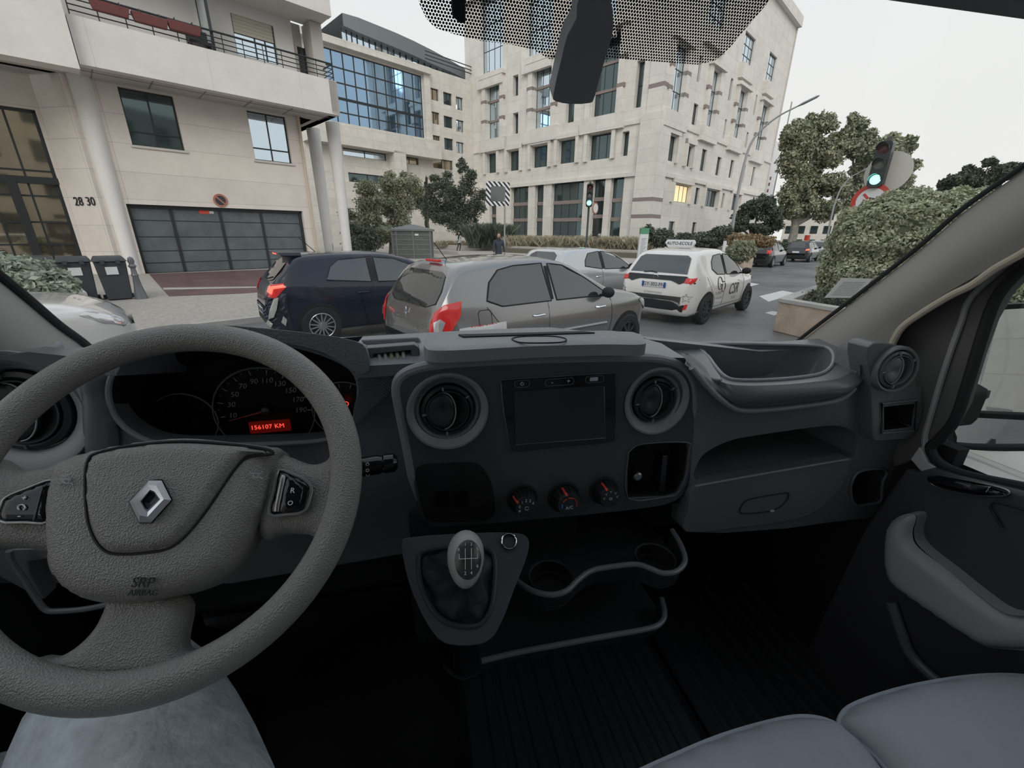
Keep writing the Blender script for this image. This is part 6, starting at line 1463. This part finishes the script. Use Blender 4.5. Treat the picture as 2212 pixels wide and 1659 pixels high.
def scatter(bl, m=6):
    out = []
    for b_ in bl:
        out.append((b_[0], b_[1], b_[2], b_[3] * .72, b_[4] * .72, b_[5] * .72))
        for i in range(m):
            d = rng.normal(size=3); d /= np.linalg.norm(d); s_ = .28 + .22 * rng.random()
            out.append((b_[0] + d[0] * b_[3] * .78, b_[1] + d[1] * b_[4] * .78, b_[2] + d[2] * b_[5] * .78, b_[3] * s_, b_[4] * s_, b_[5] * s_ * .8))
    return out
def tree(name, label, L, n, size, material, trunk=None, group=None, tr=.16, bark='bark'):
    bl = blobs_px(L); cx = sum(b_[0] for b_ in bl) / len(bl); cy = sum(b_[1] for b_ in bl) / len(bl)
    t = thing(name, label, 'tree', (cx, cy, 0), 0, group); leaves('crown', scatter(bl), n * 2, size * .62, material, t, shell=.35)
    b = B(); zt_ = min(b_[2] for b_ in bl)
    b.tube([(cx, cy, 0), (cx + .1, cy, zt_ * .5), (cx, cy + .1, zt_)], [tr * 1.2, tr, tr * .8], 10)
    for q in bl[:14]:
        m_ = Vector((cx, cy, zt_ * .55)).lerp(Vector(q[:3]), .5) + Vector((0, 0, .3)); b.tube([(cx, cy, zt_ * .7), m_, q[:3]], [tr * .6, tr * .4, tr * .12], 7)
    b.obj('trunk', bark, t); return t
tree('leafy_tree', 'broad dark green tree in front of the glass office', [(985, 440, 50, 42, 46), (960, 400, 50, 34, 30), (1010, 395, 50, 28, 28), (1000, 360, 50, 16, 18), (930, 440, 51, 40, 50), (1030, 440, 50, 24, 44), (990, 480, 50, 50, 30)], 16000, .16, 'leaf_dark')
tree('leafy_tree', 'greenish brown tree left of the transformer kiosk', [(800, 440, 38, 45, 44), (850, 410, 39, 40, 38), (780, 480, 38, 40, 40), (860, 460, 39, 40, 50), (890, 400, 40, 34, 32), (830, 500, 38, 50, 26)], 14000, .16, 'leaf_plane')
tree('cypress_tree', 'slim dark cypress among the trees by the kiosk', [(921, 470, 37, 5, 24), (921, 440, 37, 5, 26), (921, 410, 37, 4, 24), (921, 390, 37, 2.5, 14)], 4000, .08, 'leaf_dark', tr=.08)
big = [(1735, 300, 48, 42, 48), (1710, 350, 48, 40, 50), (1770, 270, 49, 34, 36), (1780, 330, 49, 44, 50), (1840, 300, 50, 40, 44), (1880, 330, 50, 42, 50), (1850, 270, 50, 24, 26), (1920, 330, 51, 40, 48), (1930, 380, 51, 46, 44), (1740, 400, 48, 46, 40), (1800, 400, 49, 50, 36), (1880, 400, 50, 44, 34), (1960, 320, 52, 20, 26), (1700, 300, 48, 16, 30), (1720, 450, 48, 34, 34), (1780, 455, 48, 38, 34), (1840, 450, 49, 38, 34), (1700, 420, 47, 28, 40)]
tree('plane_tree', 'tall spreading plane tree with pale trunk behind the traffic light', [b_ for b_ in big if b_[0] <= 1800], 20000, .22, 'leaf_plane', tr=.34, bark='bark_pale')
tree('plane_tree', 'tall plane tree right of the other one, behind the green light', [b_ for b_ in big if b_[0] > 1800], 18000, .22, 'leaf_plane', tr=.3, bark='bark_pale')
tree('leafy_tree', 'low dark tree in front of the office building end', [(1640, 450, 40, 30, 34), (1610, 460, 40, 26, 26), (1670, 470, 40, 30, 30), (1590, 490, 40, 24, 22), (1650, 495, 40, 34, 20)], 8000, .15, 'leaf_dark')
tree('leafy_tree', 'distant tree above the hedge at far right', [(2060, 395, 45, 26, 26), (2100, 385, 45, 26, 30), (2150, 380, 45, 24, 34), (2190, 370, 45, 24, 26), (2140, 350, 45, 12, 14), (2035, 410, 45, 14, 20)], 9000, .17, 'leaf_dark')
bb_ = [o for o in bpy.data.objects if o.name == 'banner'][0]; pb_ = on(1668, 430, cn, SN); B().tube([(pb_.x, pb_.y, 0), (pb_.x, pb_.y, pb_.z + 9)], .06, 8).obj('banner_pole', 'galvanised' if 'galvanised' in MATS else mat('galvanised', (.34, .35, .35), .5, metal=.4), bb_)
# hedge in its planter
pz = [PZ(1671, 714), PZ(1743, 731), PZ(1900, 770)]
HP = .64
hA = PZ(1685, 644, HP); hB = PZ(1832, 668, HP); hC = PZ(1743, 623, HP)
dA = (hB - hA).normalized(); dC = (hC - hA).normalized()
q0 = Vector((hA.x, hA.y, 0)); hc = q0 + dA * 5.5; hcc = q0 + dC * 6.5
t = thing('planter', 'large weathered concrete planter holding the big hedge at right', 'planter', tuple(q0))
mat('weathered_concrete', (.50, .40, .31), .85, bump=.3, bscale=25, var=.28, vscale=2.2)
outer = [q0, q0 + dA * 6, q0 + dA * 6 + dC * 5, q0 + dC * 5]; ti = .22
n1_ = dA; inner = [q0 + dA * ti + dC * ti, q0 + dA * (6 - ti) + dC * ti, q0 + dA * (6 - ti) + dC * (5 - ti), q0 + dA * ti + dC * (5 - ti)]
plate('planter_wall', [p + ZZ * HP * .9 for p in outer], [[p + ZZ * HP * .9 for p in inner]], (0, 0, -HP * .9), 'weathered_concrete', t, bevel=.02)
plate('coping', [p + ZZ * HP for p in [outer[0] - dA * .03 - dC * .03] + outer[1:]], [[p + ZZ * HP for p in inner]], (0, 0, -HP * .12), 'kerb_stone', t, bevel=.012)
B().prism([p + ZZ * .4 for p in inner], (0, 0, .05)).obj('soil', mat('soil', (.09, .08, .06), .95), t)
hl_ = []
for x, y, d, rx, ry in ((1880, 600, 11.3, 90, 95), (1850, 560, 11.4, 60, 90), (1930, 520, 11.5, 110, 100), (2000, 560, 11.5, 110, 120), (2060, 500, 11.6, 70, 80), (1905, 490, 11.4, 62, 58), (1980, 470, 11.5, 80, 55), (1830, 610, 11.2, 50, 70), (2150, 560, 11.6, 120, 120), (2290, 620, 11.0, 150, 140), (1880, 520, 11.3, 70, 70)):
    hl_.append((x, y, d, rx, ry))
hb_ = blobs_px(hl_)
hg = leaves('hedge', hb_, 120000, .036, 'leaf_hedge', None, shell=.95); tag(hg, 'big rounded clipped hedge growing in the concrete planter', 'hedge')
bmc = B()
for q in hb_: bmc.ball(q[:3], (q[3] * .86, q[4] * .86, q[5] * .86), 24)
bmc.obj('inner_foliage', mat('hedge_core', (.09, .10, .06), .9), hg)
hlw = leaves('ground_cover', [(p.x, p.y, HP - .1, .7, .6, .22) for p in (q0 + dA * .9 + dC * .9, q0 + dA * 2 + dC * .8, q0 + dC * 2 + dA * .8)], 2500, .035, 'leaf_dark', None); tag(hlw, 'dark low plants at the open corner of the hedge planter', 'plant')
# plaque
pq = CAM + ray(1838, 622) / FPX * 7.2
pla = tag(plate('plaque', [on(*p, pq, -FW) for p in ((1820, 600), (1886, 602), (1848, 644), (1782, 643))], [], FW * .02, mat('plaque_grey', (.34, .34, .33), .4)), 'grey engraved plaque leaning at the front of the hedge', 'plaque')
for i in range(9):
    y_ = 609 + i * 3.4; x_ = 1822 - i * 3.2; B().hexa([on(x_, y_, pq - FW * .003, FW), on(x_ + 48, y_ + .6, pq - FW * .003, FW), on(x_ + 47, y_ + 1.6, pq - FW * .003, FW), on(x_ - 1, y_ + 1.2, pq - FW * .003, FW)], [on(x_, y_, pq + FW * .002, FW), on(x_ + 48, y_ + .6, pq + FW * .002, FW), on(x_ + 47, y_ + 1.6, pq + FW * .002, FW), on(x_ - 1, y_ + 1.2, pq + FW * .002, FW)]).obj('engraved_line', mat('engraving', (.18, .18, .19), .6), pla)
B().tube([on(1812, 644, pq, FW), on(1812, 644, pq, FW) - ZZ * .35], .02, 6).tube([on(1840, 644, pq, FW), on(1840, 644, pq, FW) - ZZ * .35], .02, 6).obj('plaque_post', 'frame_dark', pla)
# left planter and bins
zP = .55
pl0 = PZ(60, 640, zP)
def planter(name, label, pts, h, mat_='kerb_stone'):
    L = [PZ(*p, h) for p in pts]; c = sum(L, Vector()) / len(L); o = plate(name, L, [[c + (p - c) * .88 - ZZ * 0 for p in L]], (0, 0, -h), mat_, None, bevel=.01); tag(o, label, 'planter'); return o, c
o, c = planter('planter', 'pale stone planter at far left holding the light green shrub', [(-200, 660), (187, 631), (150, 602), (-160, 612)], .50, 'white_render')
sb = leaves('shrub', blobs_px([(40, 600, 12.6, 70, 45), (95, 612, 12.4, 55, 36), (-10, 590, 12.6, 60, 48), (120, 628, 12.2, 36, 24), (-80, 600, 12.6, 70, 50)]), 9000, .06, 'leaf_pale', None, shell=.7); tag(sb, 'pale green shrub in front of the wheelie bins', 'shrub')
def bin_thing(x, y, yt, label, sticker=True):
    b0_ = PZ(x, y, .10); fc = Facade(b0_, SU); w_ = .29; D = -.62; H_ = 1.02
    t = thing('wheelie_bin', label, 'bin', tuple(b0_), 0, 'wheelie bins by the column'); bb = B()
    a_ = lambda w, o, z: fc.P(w, z, o)
    bb.hexa([a_(-w_ * .80, 0, .12), a_(w_ * .80, 0, .12), a_(w_ * .80, D * .8, .12), a_(-w_ * .80, D * .8, .12)], [a_(-w_, .05, H_), a_(w_, .05, H_), a_(w_, D, H_), a_(-w_, D, H_)])
    bb.obj('bin_body', mat('bin_grey', (.045, .052, .058), .5), t, bevel=.02)
    bb = B(); bb.hexa([a_(-w_ - .03, .09, H_), a_(w_ + .03, .09, H_), a_(w_ + .03, D - .02, H_), a_(-w_ - .03, D - .02, H_)], [a_(-w_ + .03, .03, H_ + .10), a_(w_ - .03, .03, H_ + .10), a_(w_ - .03, D + .05, H_ + .12), a_(-w_ + .03, D + .05, H_ + .12)]); bb.obj('lid', 'bin_grey', t, bevel=.02)
    for s in (-.14, .14): bb = B(); fc.box(bb, s - .04, H_ - .05, s + .04, H_ + .04, .05, .12); bb.obj('lid_clip', 'bin_grey', t)
    if sticker:
        bb = B(); fc.box(bb, -.12, H_ - .30, .10, H_ - .12, .03, .055); bb.obj('sticker', 'plate_white', t)
    for s in (-1, 1): B().lathe([(.1, -.03), (.1, .03), (0, .03)], a_(s * w_ * .9, D * .85, .10), SU, 20).obj('wheel', 'rubber', t)
    return t
bin_thing(262, 648, 545, 'dark grey wheelie bin on the right, next to the bollard'); bin_thing(186, 652, 545, 'dark grey wheelie bin in the middle with a white sticker'); bin_thing(105, 650, 545, 'dark grey wheelie bin on the left, half behind the shrub')
bo = PZ(306, 645, .10); tag(B().lathe([(.14, 0), (.13, .05), (.085, .30), (.06, .55), (.075, .58), (.06, .62), (.05, .75), (.085, .80), (.05, .85), (.07, .92), (.05, 1.0), (0, 1.03)], bo, n=20).obj('bollard', mat('bollard_grey', (.16, .17, .18), .4, metal=.3), None), 'turned grey metal bollard between the bins and the column', 'bollard')
# low walls, grasses, bushes of the square
def lowwall(label, a, b_, h, th=.4):
    p, q = PZ(*a), PZ(*b_); n = (q - p).cross(ZZ).normalized() * th; p = p + n * .0; o = B().hexa([p, q, q - n, p - n], [v + ZZ * h for v in (p, q, q - n, p - n)]).obj('low_wall', 'pink_paving', None, bevel=.03); tag(o, label, 'wall')
lowwall('low stone planter wall behind the woman with the phone', (935, 538), (1070, 543), .5); lowwall('low stone planter wall running from the mirror post to the silver car', (1075, 544), (1380, 558), .6)
lowwall('low stone wall beside the kiosk', (930, 548), (990, 553), .35)
def tuft(label, name, L, n, m, h=.55):
    # blades of grass
    b = B(); vs = []; fs = []
    for (x, y, d, rx) in L:
        p = AT(x, y, d); s = (p - CAM).dot(FW) / FPX
        for i in range(n):
            a = rng.random() * 2 * PI; r_ = math.sqrt(rng.random()) * rx * s; q = Vector((p.x + math.cos(a) * r_, p.y + math.sin(a) * r_ * .5, max(p.z - .45, .3))); dr = Vector((rng.normal(), rng.normal(), 0)) * .35 * h; hh = h * (.6 + .7 * rng.random()); sd_ = Vector((rng.normal(), rng.normal(), 0)).normalized() * .022
            k = len(vs); vs += [q - sd_, q + sd_, q + dr * .4 + ZZ * hh * .7, q + dr + ZZ * hh]; fs.append((k, k + 1, k + 2)); fs.append((k + 1, k + 3, k + 2))
    o = B().add(vs, fs).obj(name, m, None, smooth=False, weld=False); tag(o, label, 'grass', kind='stuff'); return o
tuft('dry pale grasses along the low wall before the office building', 'ornamental_grass', [(x, 534, 44, 22) for x in range(1110, 1400, 20)], 330, 'leaf_grass', 1.1)
tuft('dry grasses behind the woman with the phone', 'ornamental_grass', [(x, 526, 50, 16) for x in range(950, 1100, 20)], 150, 'leaf_grass', .6)
tuft('long green strap leaved plant clump beside the mirror post', 'strap_leaf_clump', [(1045, 533, 46, 34), (1078, 533, 46, 26)], 900, 'leaf_dark', 2.0)
def bush(label, L, n, s, m, nm='bush'): o = leaves(nm, blobs_px(L), n, s, m, None, shell=.5); tag(o, label, 'bush'); return o
bush('round clipped green bush in the planter beside the white car', [(1602, 542, 22.6, 30, 25)], 5000, .05, 'leaf_plane')
bush('rusty brown shrub behind the round green bush', [(1620, 520, 25, 34, 16), (1652, 522, 25, 24, 14), (1590, 518, 25, 22, 14)], 4000, .06, 'leaf_rust')
bush('dark broad bush left of the driving school sign', [(1480, 520, 27, 26, 18), (1430, 515, 27, 28, 22), (1400, 505, 27, 14, 20)], 4500, .08, 'leaf_dark')
bush('dark bushes between the roof sign and the lamp post', [(1530, 520, 26, 36, 20), (1560, 505, 26, 26, 18)], 4500, .08, 'leaf_dark')
bush('dark hedge row behind the cars parked in the avenue', [(1690, 535, 40, 24, 14), (1730, 533, 42, 22, 14), (1660, 532, 40, 24, 16)], 4000, .08, 'leaf_dark')
bush('mixed shrubs behind the second light coloured column', [(765, 530, 30, 26, 22), (795, 515, 31, 34, 30), (755, 500, 31, 20, 24)], 5000, .09, 'leaf_dark')
bush('low green shrub below the traffic light', [(1285, 520, 44, 16, 20), (1310, 526, 44, 18, 13), (1350, 533, 44, 14, 9)], 2500, .07, 'leaf_dark')
pc = PZ(1590, 585); pl2 = thing('planter', 'low brown planter holding the round green bush', 'planter', tuple(pc)); 
B().hexa([pc + SU * -1.0 , pc + SU * 2.6, pc + SU * 2.6 - SN * 2, pc - SU * 1.0 - SN * 2], [v + ZZ * .6 for v in (pc - SU * 1.0, pc + SU * 2.6, pc + SU * 2.6 - SN * 2, pc - SU * 1.0 - SN * 2)]).obj('planter_wall', 'weathered_concrete', pl2, bevel=.02)

# ================================================================ STREET FURNITURE
def post(x, yb, d, top_y, r, m, b=None):
    p = AT(x, yb, d); q = Vector((p.x, p.y, AT(x, top_y, d).z)); return (b or B()).tube([(p.x, p.y, 0), tuple(q)], r, 10), p, q
# kiosk
kd_ = PZ(905, 560); KF = Facade(kd_, RT.cross(ZZ).cross(ZZ) * -1); KF = Facade(kd_, Vector((math.cos(R(-6)), math.sin(R(-6)), 0)))
t = thing('utility_kiosk', 'dark grey slatted utility kiosk with pitched lid in front of the trees', 'kiosk', tuple(kd_))
a_ = KF.uz(848, 540)[0]; b_ = KF.uz(933, 540)[0]; zt_ = KF.uz(900, 497)[1]
bb = B(); KF.box(bb, a_, 0, b_, zt_, 0, -2.0); bb.obj('cabinet', mat('kiosk_grey', (.10, .105, .10), .6, var=.15), t)
bb = B()
for i in range(1, 6): z = zt_ * i / 6; KF.box(bb, a_, z - .03, b_, z + .03, 0, .03)
for u_ in (a_ + .04, a_ + .32, (a_ + b_) / 2 + .1, b_ - .08): KF.box(bb, u_ - .04, 0, u_ + .04, zt_, 0, .05)
bb.obj('slat', mat('kiosk_frame', (.16, .17, .17), .6), t)
c_ = KF.P((a_ + b_) / 2, zt_ + .42, -1.0); r4 = [KF.P(a_ - .12, zt_, .12), KF.P(b_ + .12, zt_, .12), KF.P(b_ + .12, zt_, -2.1), KF.P(a_ - .12, zt_, -2.1)]
B().loft([[p - ZZ * .06 for p in r4], [p + ZZ * .06 for p in r4], [c_ + (p - c_) * .12 for p in r4]], cap=True).obj('lid', 'kiosk_frame', t, smooth=False)
u_, z_ = KF.uz(900, 507); bb = B(); KF.box(bb, u_ - .12, z_ - .06, u_ + .12, z_ + .06, .03, .05); bb.obj('sticker', 'plate_white', t)
# striped traffic mirror
b, p, q = post(1090, 520, 24, 398, .045, 0); t = thing('traffic_mirror', 'traffic mirror with black and white striped border on a post', 'traffic mirror', (p.x, p.y, 0)); b.obj('post', mat('galvanised', (.34, .35, .35), .5, metal=.4), t)
mc = AT(1076, 419, 23.8); mn = (CAM - mc); mn.z = 0; mn.normalize(); mn = (mn + Vector((.35, 0, -.05))).normalized(); mxx = mn.cross(ZZ).normalized() * -1; myy = mxx.cross(mn) * -1
s = (mc - CAM).dot(FW) / FPX; hw, hh = 27 * s, 24 * s
if myy.z < 0: myy = -myy
if mxx.dot(RT) < 0: mxx = -mxx
def mstripe():
    m = bpy.data.materials.new('striped_border'); m.use_nodes = True; t_ = m.node_tree; N = t_.nodes; co = N.new('ShaderNodeUVMap'); w_ = N.new('ShaderNodeTexWave'); w_.wave_profile = 'SAW'; w_.bands_direction = 'DIAGONAL'; w_.inputs['Scale'].default_value = 2.4
    t_.links.new(co.outputs[0], w_.inputs[0]); g_ = N.new('ShaderNodeMath'); g_.operation = 'GREATER_THAN'; g_.inputs[1].default_value = .5; t_.links.new(w_.outputs[1], g_.inputs[0]); x_ = N.new('ShaderNodeMix'); x_.data_type = 'RGBA'; x_.inputs[6].default_value = (.02, .02, .02, 1); x_.inputs[7].default_value = (.8, .8, .8, 1)
    t_.links.new(g_.outputs[0], x_.inputs[0]); t_.links.new(x_.outputs[2], N['Principled BSDF'].inputs['Base Color']); return m
fo_ = [mc + mxx * a + myy * e for a, e in rrect(0, 0, 2 * hw, 2 * hh, .12)]; fi_ = [mc + mxx * a + myy * e for a, e in rrect(0, 0, 1.25 * hw, 1.25 * hh, .10)]
o = plate('striped_frame', fo_, [fi_], -mn * .05, mstripe(), t); 
uv = o.data.uv_layers.new(name='UVMap'); uv.data.foreach_set('uv', [c for l in o.data.loops for c in ((o.data.vertices[l.vertex_index].co - mc).dot(mxx), (o.data.vertices[l.vertex_index].co - mc).dot(myy))])
plate('mirror_face', [p_ - mn * .02 for p_ in fi_], [], -mn * .02, mat('mirror_dull', (.45, .47, .48), .12, metal=.9), t)
B().tube([q, mc - mn * .05], .025, 8).obj('bracket', 'galvanised', t)
# traffic lights
def signal(name, label, px_, d, yt, yb, lit, sc_=1.0, face=None, post_top=None, hoods=True, yaw=0):
    """three-lens head; px_ centre x, yt..yb head span in the photo"""
    tp = AT(px_[0], yt, d); bt = AT(px_[1], yb, d); H_ = (tp.z - bt.z); t = thing(name, label, 'traffic light', (bt.x, bt.y, 0)); fx = (CAM - bt); fx.z = 0; fx.normalize(); fx = Matrix.Rotation(R(yaw), 3, 'Z') @ fx; sx = ZZ.cross(fx)
    w_ = H_ * .30; c0 = Vector((bt.x, bt.y, bt.z + H_ / 2))
    lp = [c0 + sx * a + ZZ * e for a, e in rrect(0, 0, w_, H_, w_ * .3)]
    plate('housing', lp, [], -fx * w_ * .8, mat('signal_black', (.012, .016, .015), .4), t, bevel=.01)
    for i, (m_, nm) in enumerate((('lens_red', 'red_lens'), ('lens_amber', 'amber_lens'), ('lens_green', 'green_lens'))):
        c = c0 + ZZ * H_ * (.33 - .33 * i) + fx * .012; r_ = w_ * .36
        if m_ not in MATS:
            mat('lens_red', (.10, .02, .02), .3); mat('lens_amber', (.16, .17, .15), .2); mat('lens_green', (.1, .6, .5), .3, emit=(.25, 1, .78), estr=3.0)
        B().lathe([(r_, -.02), (r_, .0), (r_ * .7, r_ * .18), (0, r_ * .25)], c, fx, 24).obj(nm, m_, t)
        if hoods:
            n = 14; top_ = [c + (sx * math.cos(a) + ZZ * math.sin(a)) * r_ * 1.12 for a in np.linspace(-.15, PI + .15, n)]
            B().loft([top_, [p_ + fx * w_ * (.35 + .25 * math.sin(PI * k / (n - 1))) for k, p_ in enumerate(top_)]], closed=False).obj('visor', 'signal_black', t)
    pb = bt - fx * w_ * .9; B().tube([(pb.x, pb.y, 0), (pb.x, pb.y, tp.z + .1 if not post_top else post_top)], .055 * sc_, 10).obj('post', mat('post_green', (.06, .075, .07), .5), t)
    return t, c0, fx, sx, w_, H_
t, c0, fx, sx, w_, H_ = signal('traffic_light', 'green traffic light on a post before the office building', (1273, 1272), 24, 396, 447, 2)
pc_ = AT(1286, 450, 23.9); sgn = tag(B().lathe([(.28, -.015), (.28, .015), (0, .016)], pc_, Matrix.Rotation(R(58), 3, 'Z') @ fx, 28).obj('round_sign', 'sign_red_dull', None), 'round red bordered sign seen nearly edge on beside the green light', 'sign')
B().lathe([(.22, .015), (.22, .022), (0, .023)], pc_, Matrix.Rotation(R(58), 3, 'Z') @ fx, 28).obj('sign_face', 'plate_white', sgn)
B().box(AT(1287, 492, 24), (.22, .2, .85), M=Matrix.Rotation(.3, 4, 'Z')).obj('pedestrian_signal', 'signal_black', t, bevel=.02)
t, c0, fx, sx, w_, H_ = signal('traffic_light', 'large green traffic light standing above the hedge at right', (1898, 1886), 13.5, 305, 405, 2, 1.0, yaw=-14)
bkb = c0 - fx * w_ * 1.4 + sx * .10 - ZZ * .14
tag(B().lathe([(.44, -.012), (.44, .012), (0, .013)], bkb, fx, 40).obj('round_sign', mat('sign_back', (.62, .60, .55), .4), None), 'big pale round sign back behind the large green light', 'sign')
tc_ = AT(1880, 434, 13.6); nt_ = B().lathe([(.37, -.012), (.37, .012), (0, .013)], tc_, fx, 36).obj('no_turn_sign', mat('sign_red', (.55, .05, .04), .5), None); tag(nt_, 'round red bordered no-turn sign under the large traffic light', 'sign')
B().lathe([(.275, .013), (.275, .018), (0, .019)], tc_, fx, 36).obj('sign_face', 'plate_white', nt_)
q = tc_ + fx * .024; d_ = (sx * -.7 - ZZ * .7).normalized(); d_ = (-sx * .70 - ZZ * .70) if False else (sx * .70 - ZZ * .70).normalized(); e_ = d_.cross(fx)
B().hexa([q - d_ * .22 - e_ * .025, q + d_ * .22 - e_ * .025, q + d_ * .22 + e_ * .025, q - d_ * .22 + e_ * .025], [v + fx * .004 for v in (q - d_ * .22 - e_ * .025, q + d_ * .22 - e_ * .025, q + d_ * .22 + e_ * .025, q - d_ * .22 + e_ * .025)]).obj('sign_bar', 'sign_red', nt_)
B().tube([q + sx * .07 - ZZ * .10, q + sx * .07 + ZZ * .04, q - sx * .03 + ZZ * .06], .018, 6).obj('arrow', 'plate_ink', nt_)
signal('traffic_light', 'small distant green traffic light left of the hedge', (1801, 1801), 40, 478, 505, 2, .8, hoods=False)
# street lamps
def lamp(label, base, d, pts, r=.07):
    p = AT(base[0], base[1], d); t = thing('street_lamp', label, 'street lamp', (p.x, p.y, 0)); P_ = [AT(x, y, d) for x, y in pts]; P_[0] = Vector((P_[0].x, P_[0].y, 0)); P_ = [P_[0]] + catmull(P_[1:], 5, False)
    B().tube(P_, [r] + list(np.linspace(r * .8, r * .35, len(P_) - 1)), 8).obj('pole', 'galvanised', t); e = P_[-1]; d_ = (P_[-1] - P_[-2]).normalized()
    B().tube([e, e + d_ * .25, e + d_ * .75, e + d_ * .85], [.05, .11, .10, .04], 10, flat=.5).obj('lamp_head', mat('lamp_grey', (.25, .26, .27), .5), t); return t
lamp('tall grey street lamp arching over in front of the office building', (1578, 530), 26, [(1578, 530), (1590, 440), (1604, 370), (1620, 315), (1642, 283), (1680, 252), (1722, 230)], .09)
lamp('thin street lamp bending in front of the plane trees', (1790, 510), 34, [(1790, 510), (1800, 450), (1815, 410), (1835, 385), (1858, 372)], .06)
# info totem
q = PZ(1384, 584); TF = Facade(q, Vector((math.cos(R(4)), math.sin(R(4)), 0))); t = thing('street_totem', 'slim white map totem with a green top band', 'sign', tuple(q))
zt_ = TF.uz(1390, 493)[1]; w2_ = .25; bb = B(); TF.box(bb, -w2_, 0, w2_, zt_, 0, -.12); bb.obj('panel', 'plate_white', t, bevel=.01)
bb = B(); TF.box(bb, -w2_, zt_ - .28, w2_, zt_ + .01, .006, -.126); bb.obj('green_band', mat('sign_green', (.10, .30, .16), .5), t)
bb = B()
for i in range(14): z = zt_ - .5 - i * .07; TF.box(bb, -w2_ + .08, z, w2_ - .08 - .06 * (i % 3), z + .018, .002, .008)
TF.box(bb, -.12, .5, .12, .9, .002, .008); bb.obj('map_print', 'decal_grey', t)
b, p, q = post(1557, 575, 22, 520, .07, 0); tag(b.obj('white_post', 'plate_white', None), 'short white post beside the round bush', 'post')
b, p, q = post(1742, 520, 50, 508, .22, 0); tag(b.obj('red_post', 'red_mark', None), 'red post at the foot of the pale tree trunk', 'post')

# ================================================================ PEDESTRIANS
def person(label, foot, head_y, pose, cols, face):
    f = PZ(*foot); d = math.hypot(f.x, f.y); top_ = AT(foot[0], head_y, d); H_ = top_.z; k = H_ / 1.75; fz = R(face)
    t = thing('person', label, 'person', tuple(f), fz); Mx = Matrix.Translation(f) @ Matrix.Rotation(fz, 4, 'Z') @ Matrix.Scale(k, 4)
    def T(p): return Mx @ Vector(p)
    # x forward, y left
    V_ = [(0, 0, .95), (0, 0, 1.15), (0, 0, 1.38), (0, 0, 1.50), (.01, 0, 1.60), (0, .10, .90), (pose[0], .10, .50), (pose[1], .11, .09), (pose[1] + .14, .11, .03), (0, -.10, .90), (pose[2], -.10, .50), (pose[3], -.11, .09), (pose[3] + .14, -.11, .03),
          (0, .20, 1.42), pose[4], pose[5], (0, -.20, 1.42), pose[6], pose[7]]
    E_ = [(0, 1), (1, 2), (2, 3), (3, 4), (0, 5), (5, 6), (6, 7), (7, 8), (0, 9), (9, 10), (10, 11), (11, 12), (2, 13), (13, 14), (14, 15), (2, 16), (16, 17), (17, 18)]
    r_ = [.13, .13, .14, .06, .055, .09, .06, .04, .035, .09, .06, .04, .035, .065, .05, .035, .065, .05, .035]
    body = skin('body', [T(v) for v in V_], E_, [a * k for a in r_], mat('trousers_dark', (.025, .028, .035), .9), t, sub=2)
    hd_ = T((.02, 0, 1.66)); B().ball(hd_, (.085 * k, .078 * k, .11 * k), 16).ball(T((.105, 0, 1.65)), .018 * k, 8).obj('head', mat('skin', (.45, .28, .21), .6), t)
    B().ball(T((-.015, 0, 1.69)), (.095 * k, .088 * k, .10 * k), 16).obj('hair', mat(cols[1], cols[2], .8), t)
    jk = [V_[0], V_[1], V_[2], V_[13], V_[14], V_[15], V_[16], V_[17], V_[18], (0, 0, .82)]; jr = [.155, .155, .165, .085, .065, .05, .085, .065, .05, .15]
    jr = [a * k for a in jr]
    skin('jacket', [T(v) for v in jk], [(0, 1), (1, 2), (2, 3), (3, 4), (4, 5), (2, 6), (6, 7), (7, 8), (0, 9)], jr, mat(cols[0], cols[3], .85), t)
    for q in (5, 8): B().ball(T(jk[q]) + Vector((0, 0, -.03)), (.035 * k, .035 * k, .05 * k), 10).obj('hand', 'skin', t)
    return t
person('woman in a pale grey green jacket holding a phone up while walking', (992, 543), 502, (.10, -.05, -.02, -.22, (.05, .24, 1.16), (.22, .10, 1.45), (.0, -.25, 1.15), (.12, -.22, 1.0)), ('jacket_pale', 'hair_brown', (.10, .06, .04), (.40, .45, .42)), -50)
person('man in a dark jacket walking behind the grey car roof', (1077, 586), 505, (.12, .02, -.02, -.2, (.04, .26, 1.14), (.10, .28, .90), (.0, -.26, 1.14), (.08, -.28, .90)), ('jacket_dark', 'hair_black', (.02, .018, .015), (.035, .045, .06)), -75)
# scooters and small clutter by the pale columns
b = B(); p = AT(700, 535, 26); b.box((p.x, p.y, .5), (.8, .5, .35)).box((p.x + .4, p.y, .85), (.1, .4, .6)).lathe([(.3, -.06), (.3, .06), (0, .06)], (p.x - .5, p.y, .3), (0, 1, 0), 20).lathe([(.3, -.06), (.3, .06), (0, .06)], (p.x + .5, p.y, .3), (0, 1, 0), 20)
tag(b.obj('scooter', 'white_paint', None, bevel=.05), 'pale parked scooter half hidden behind the navy car roof', 'scooter')
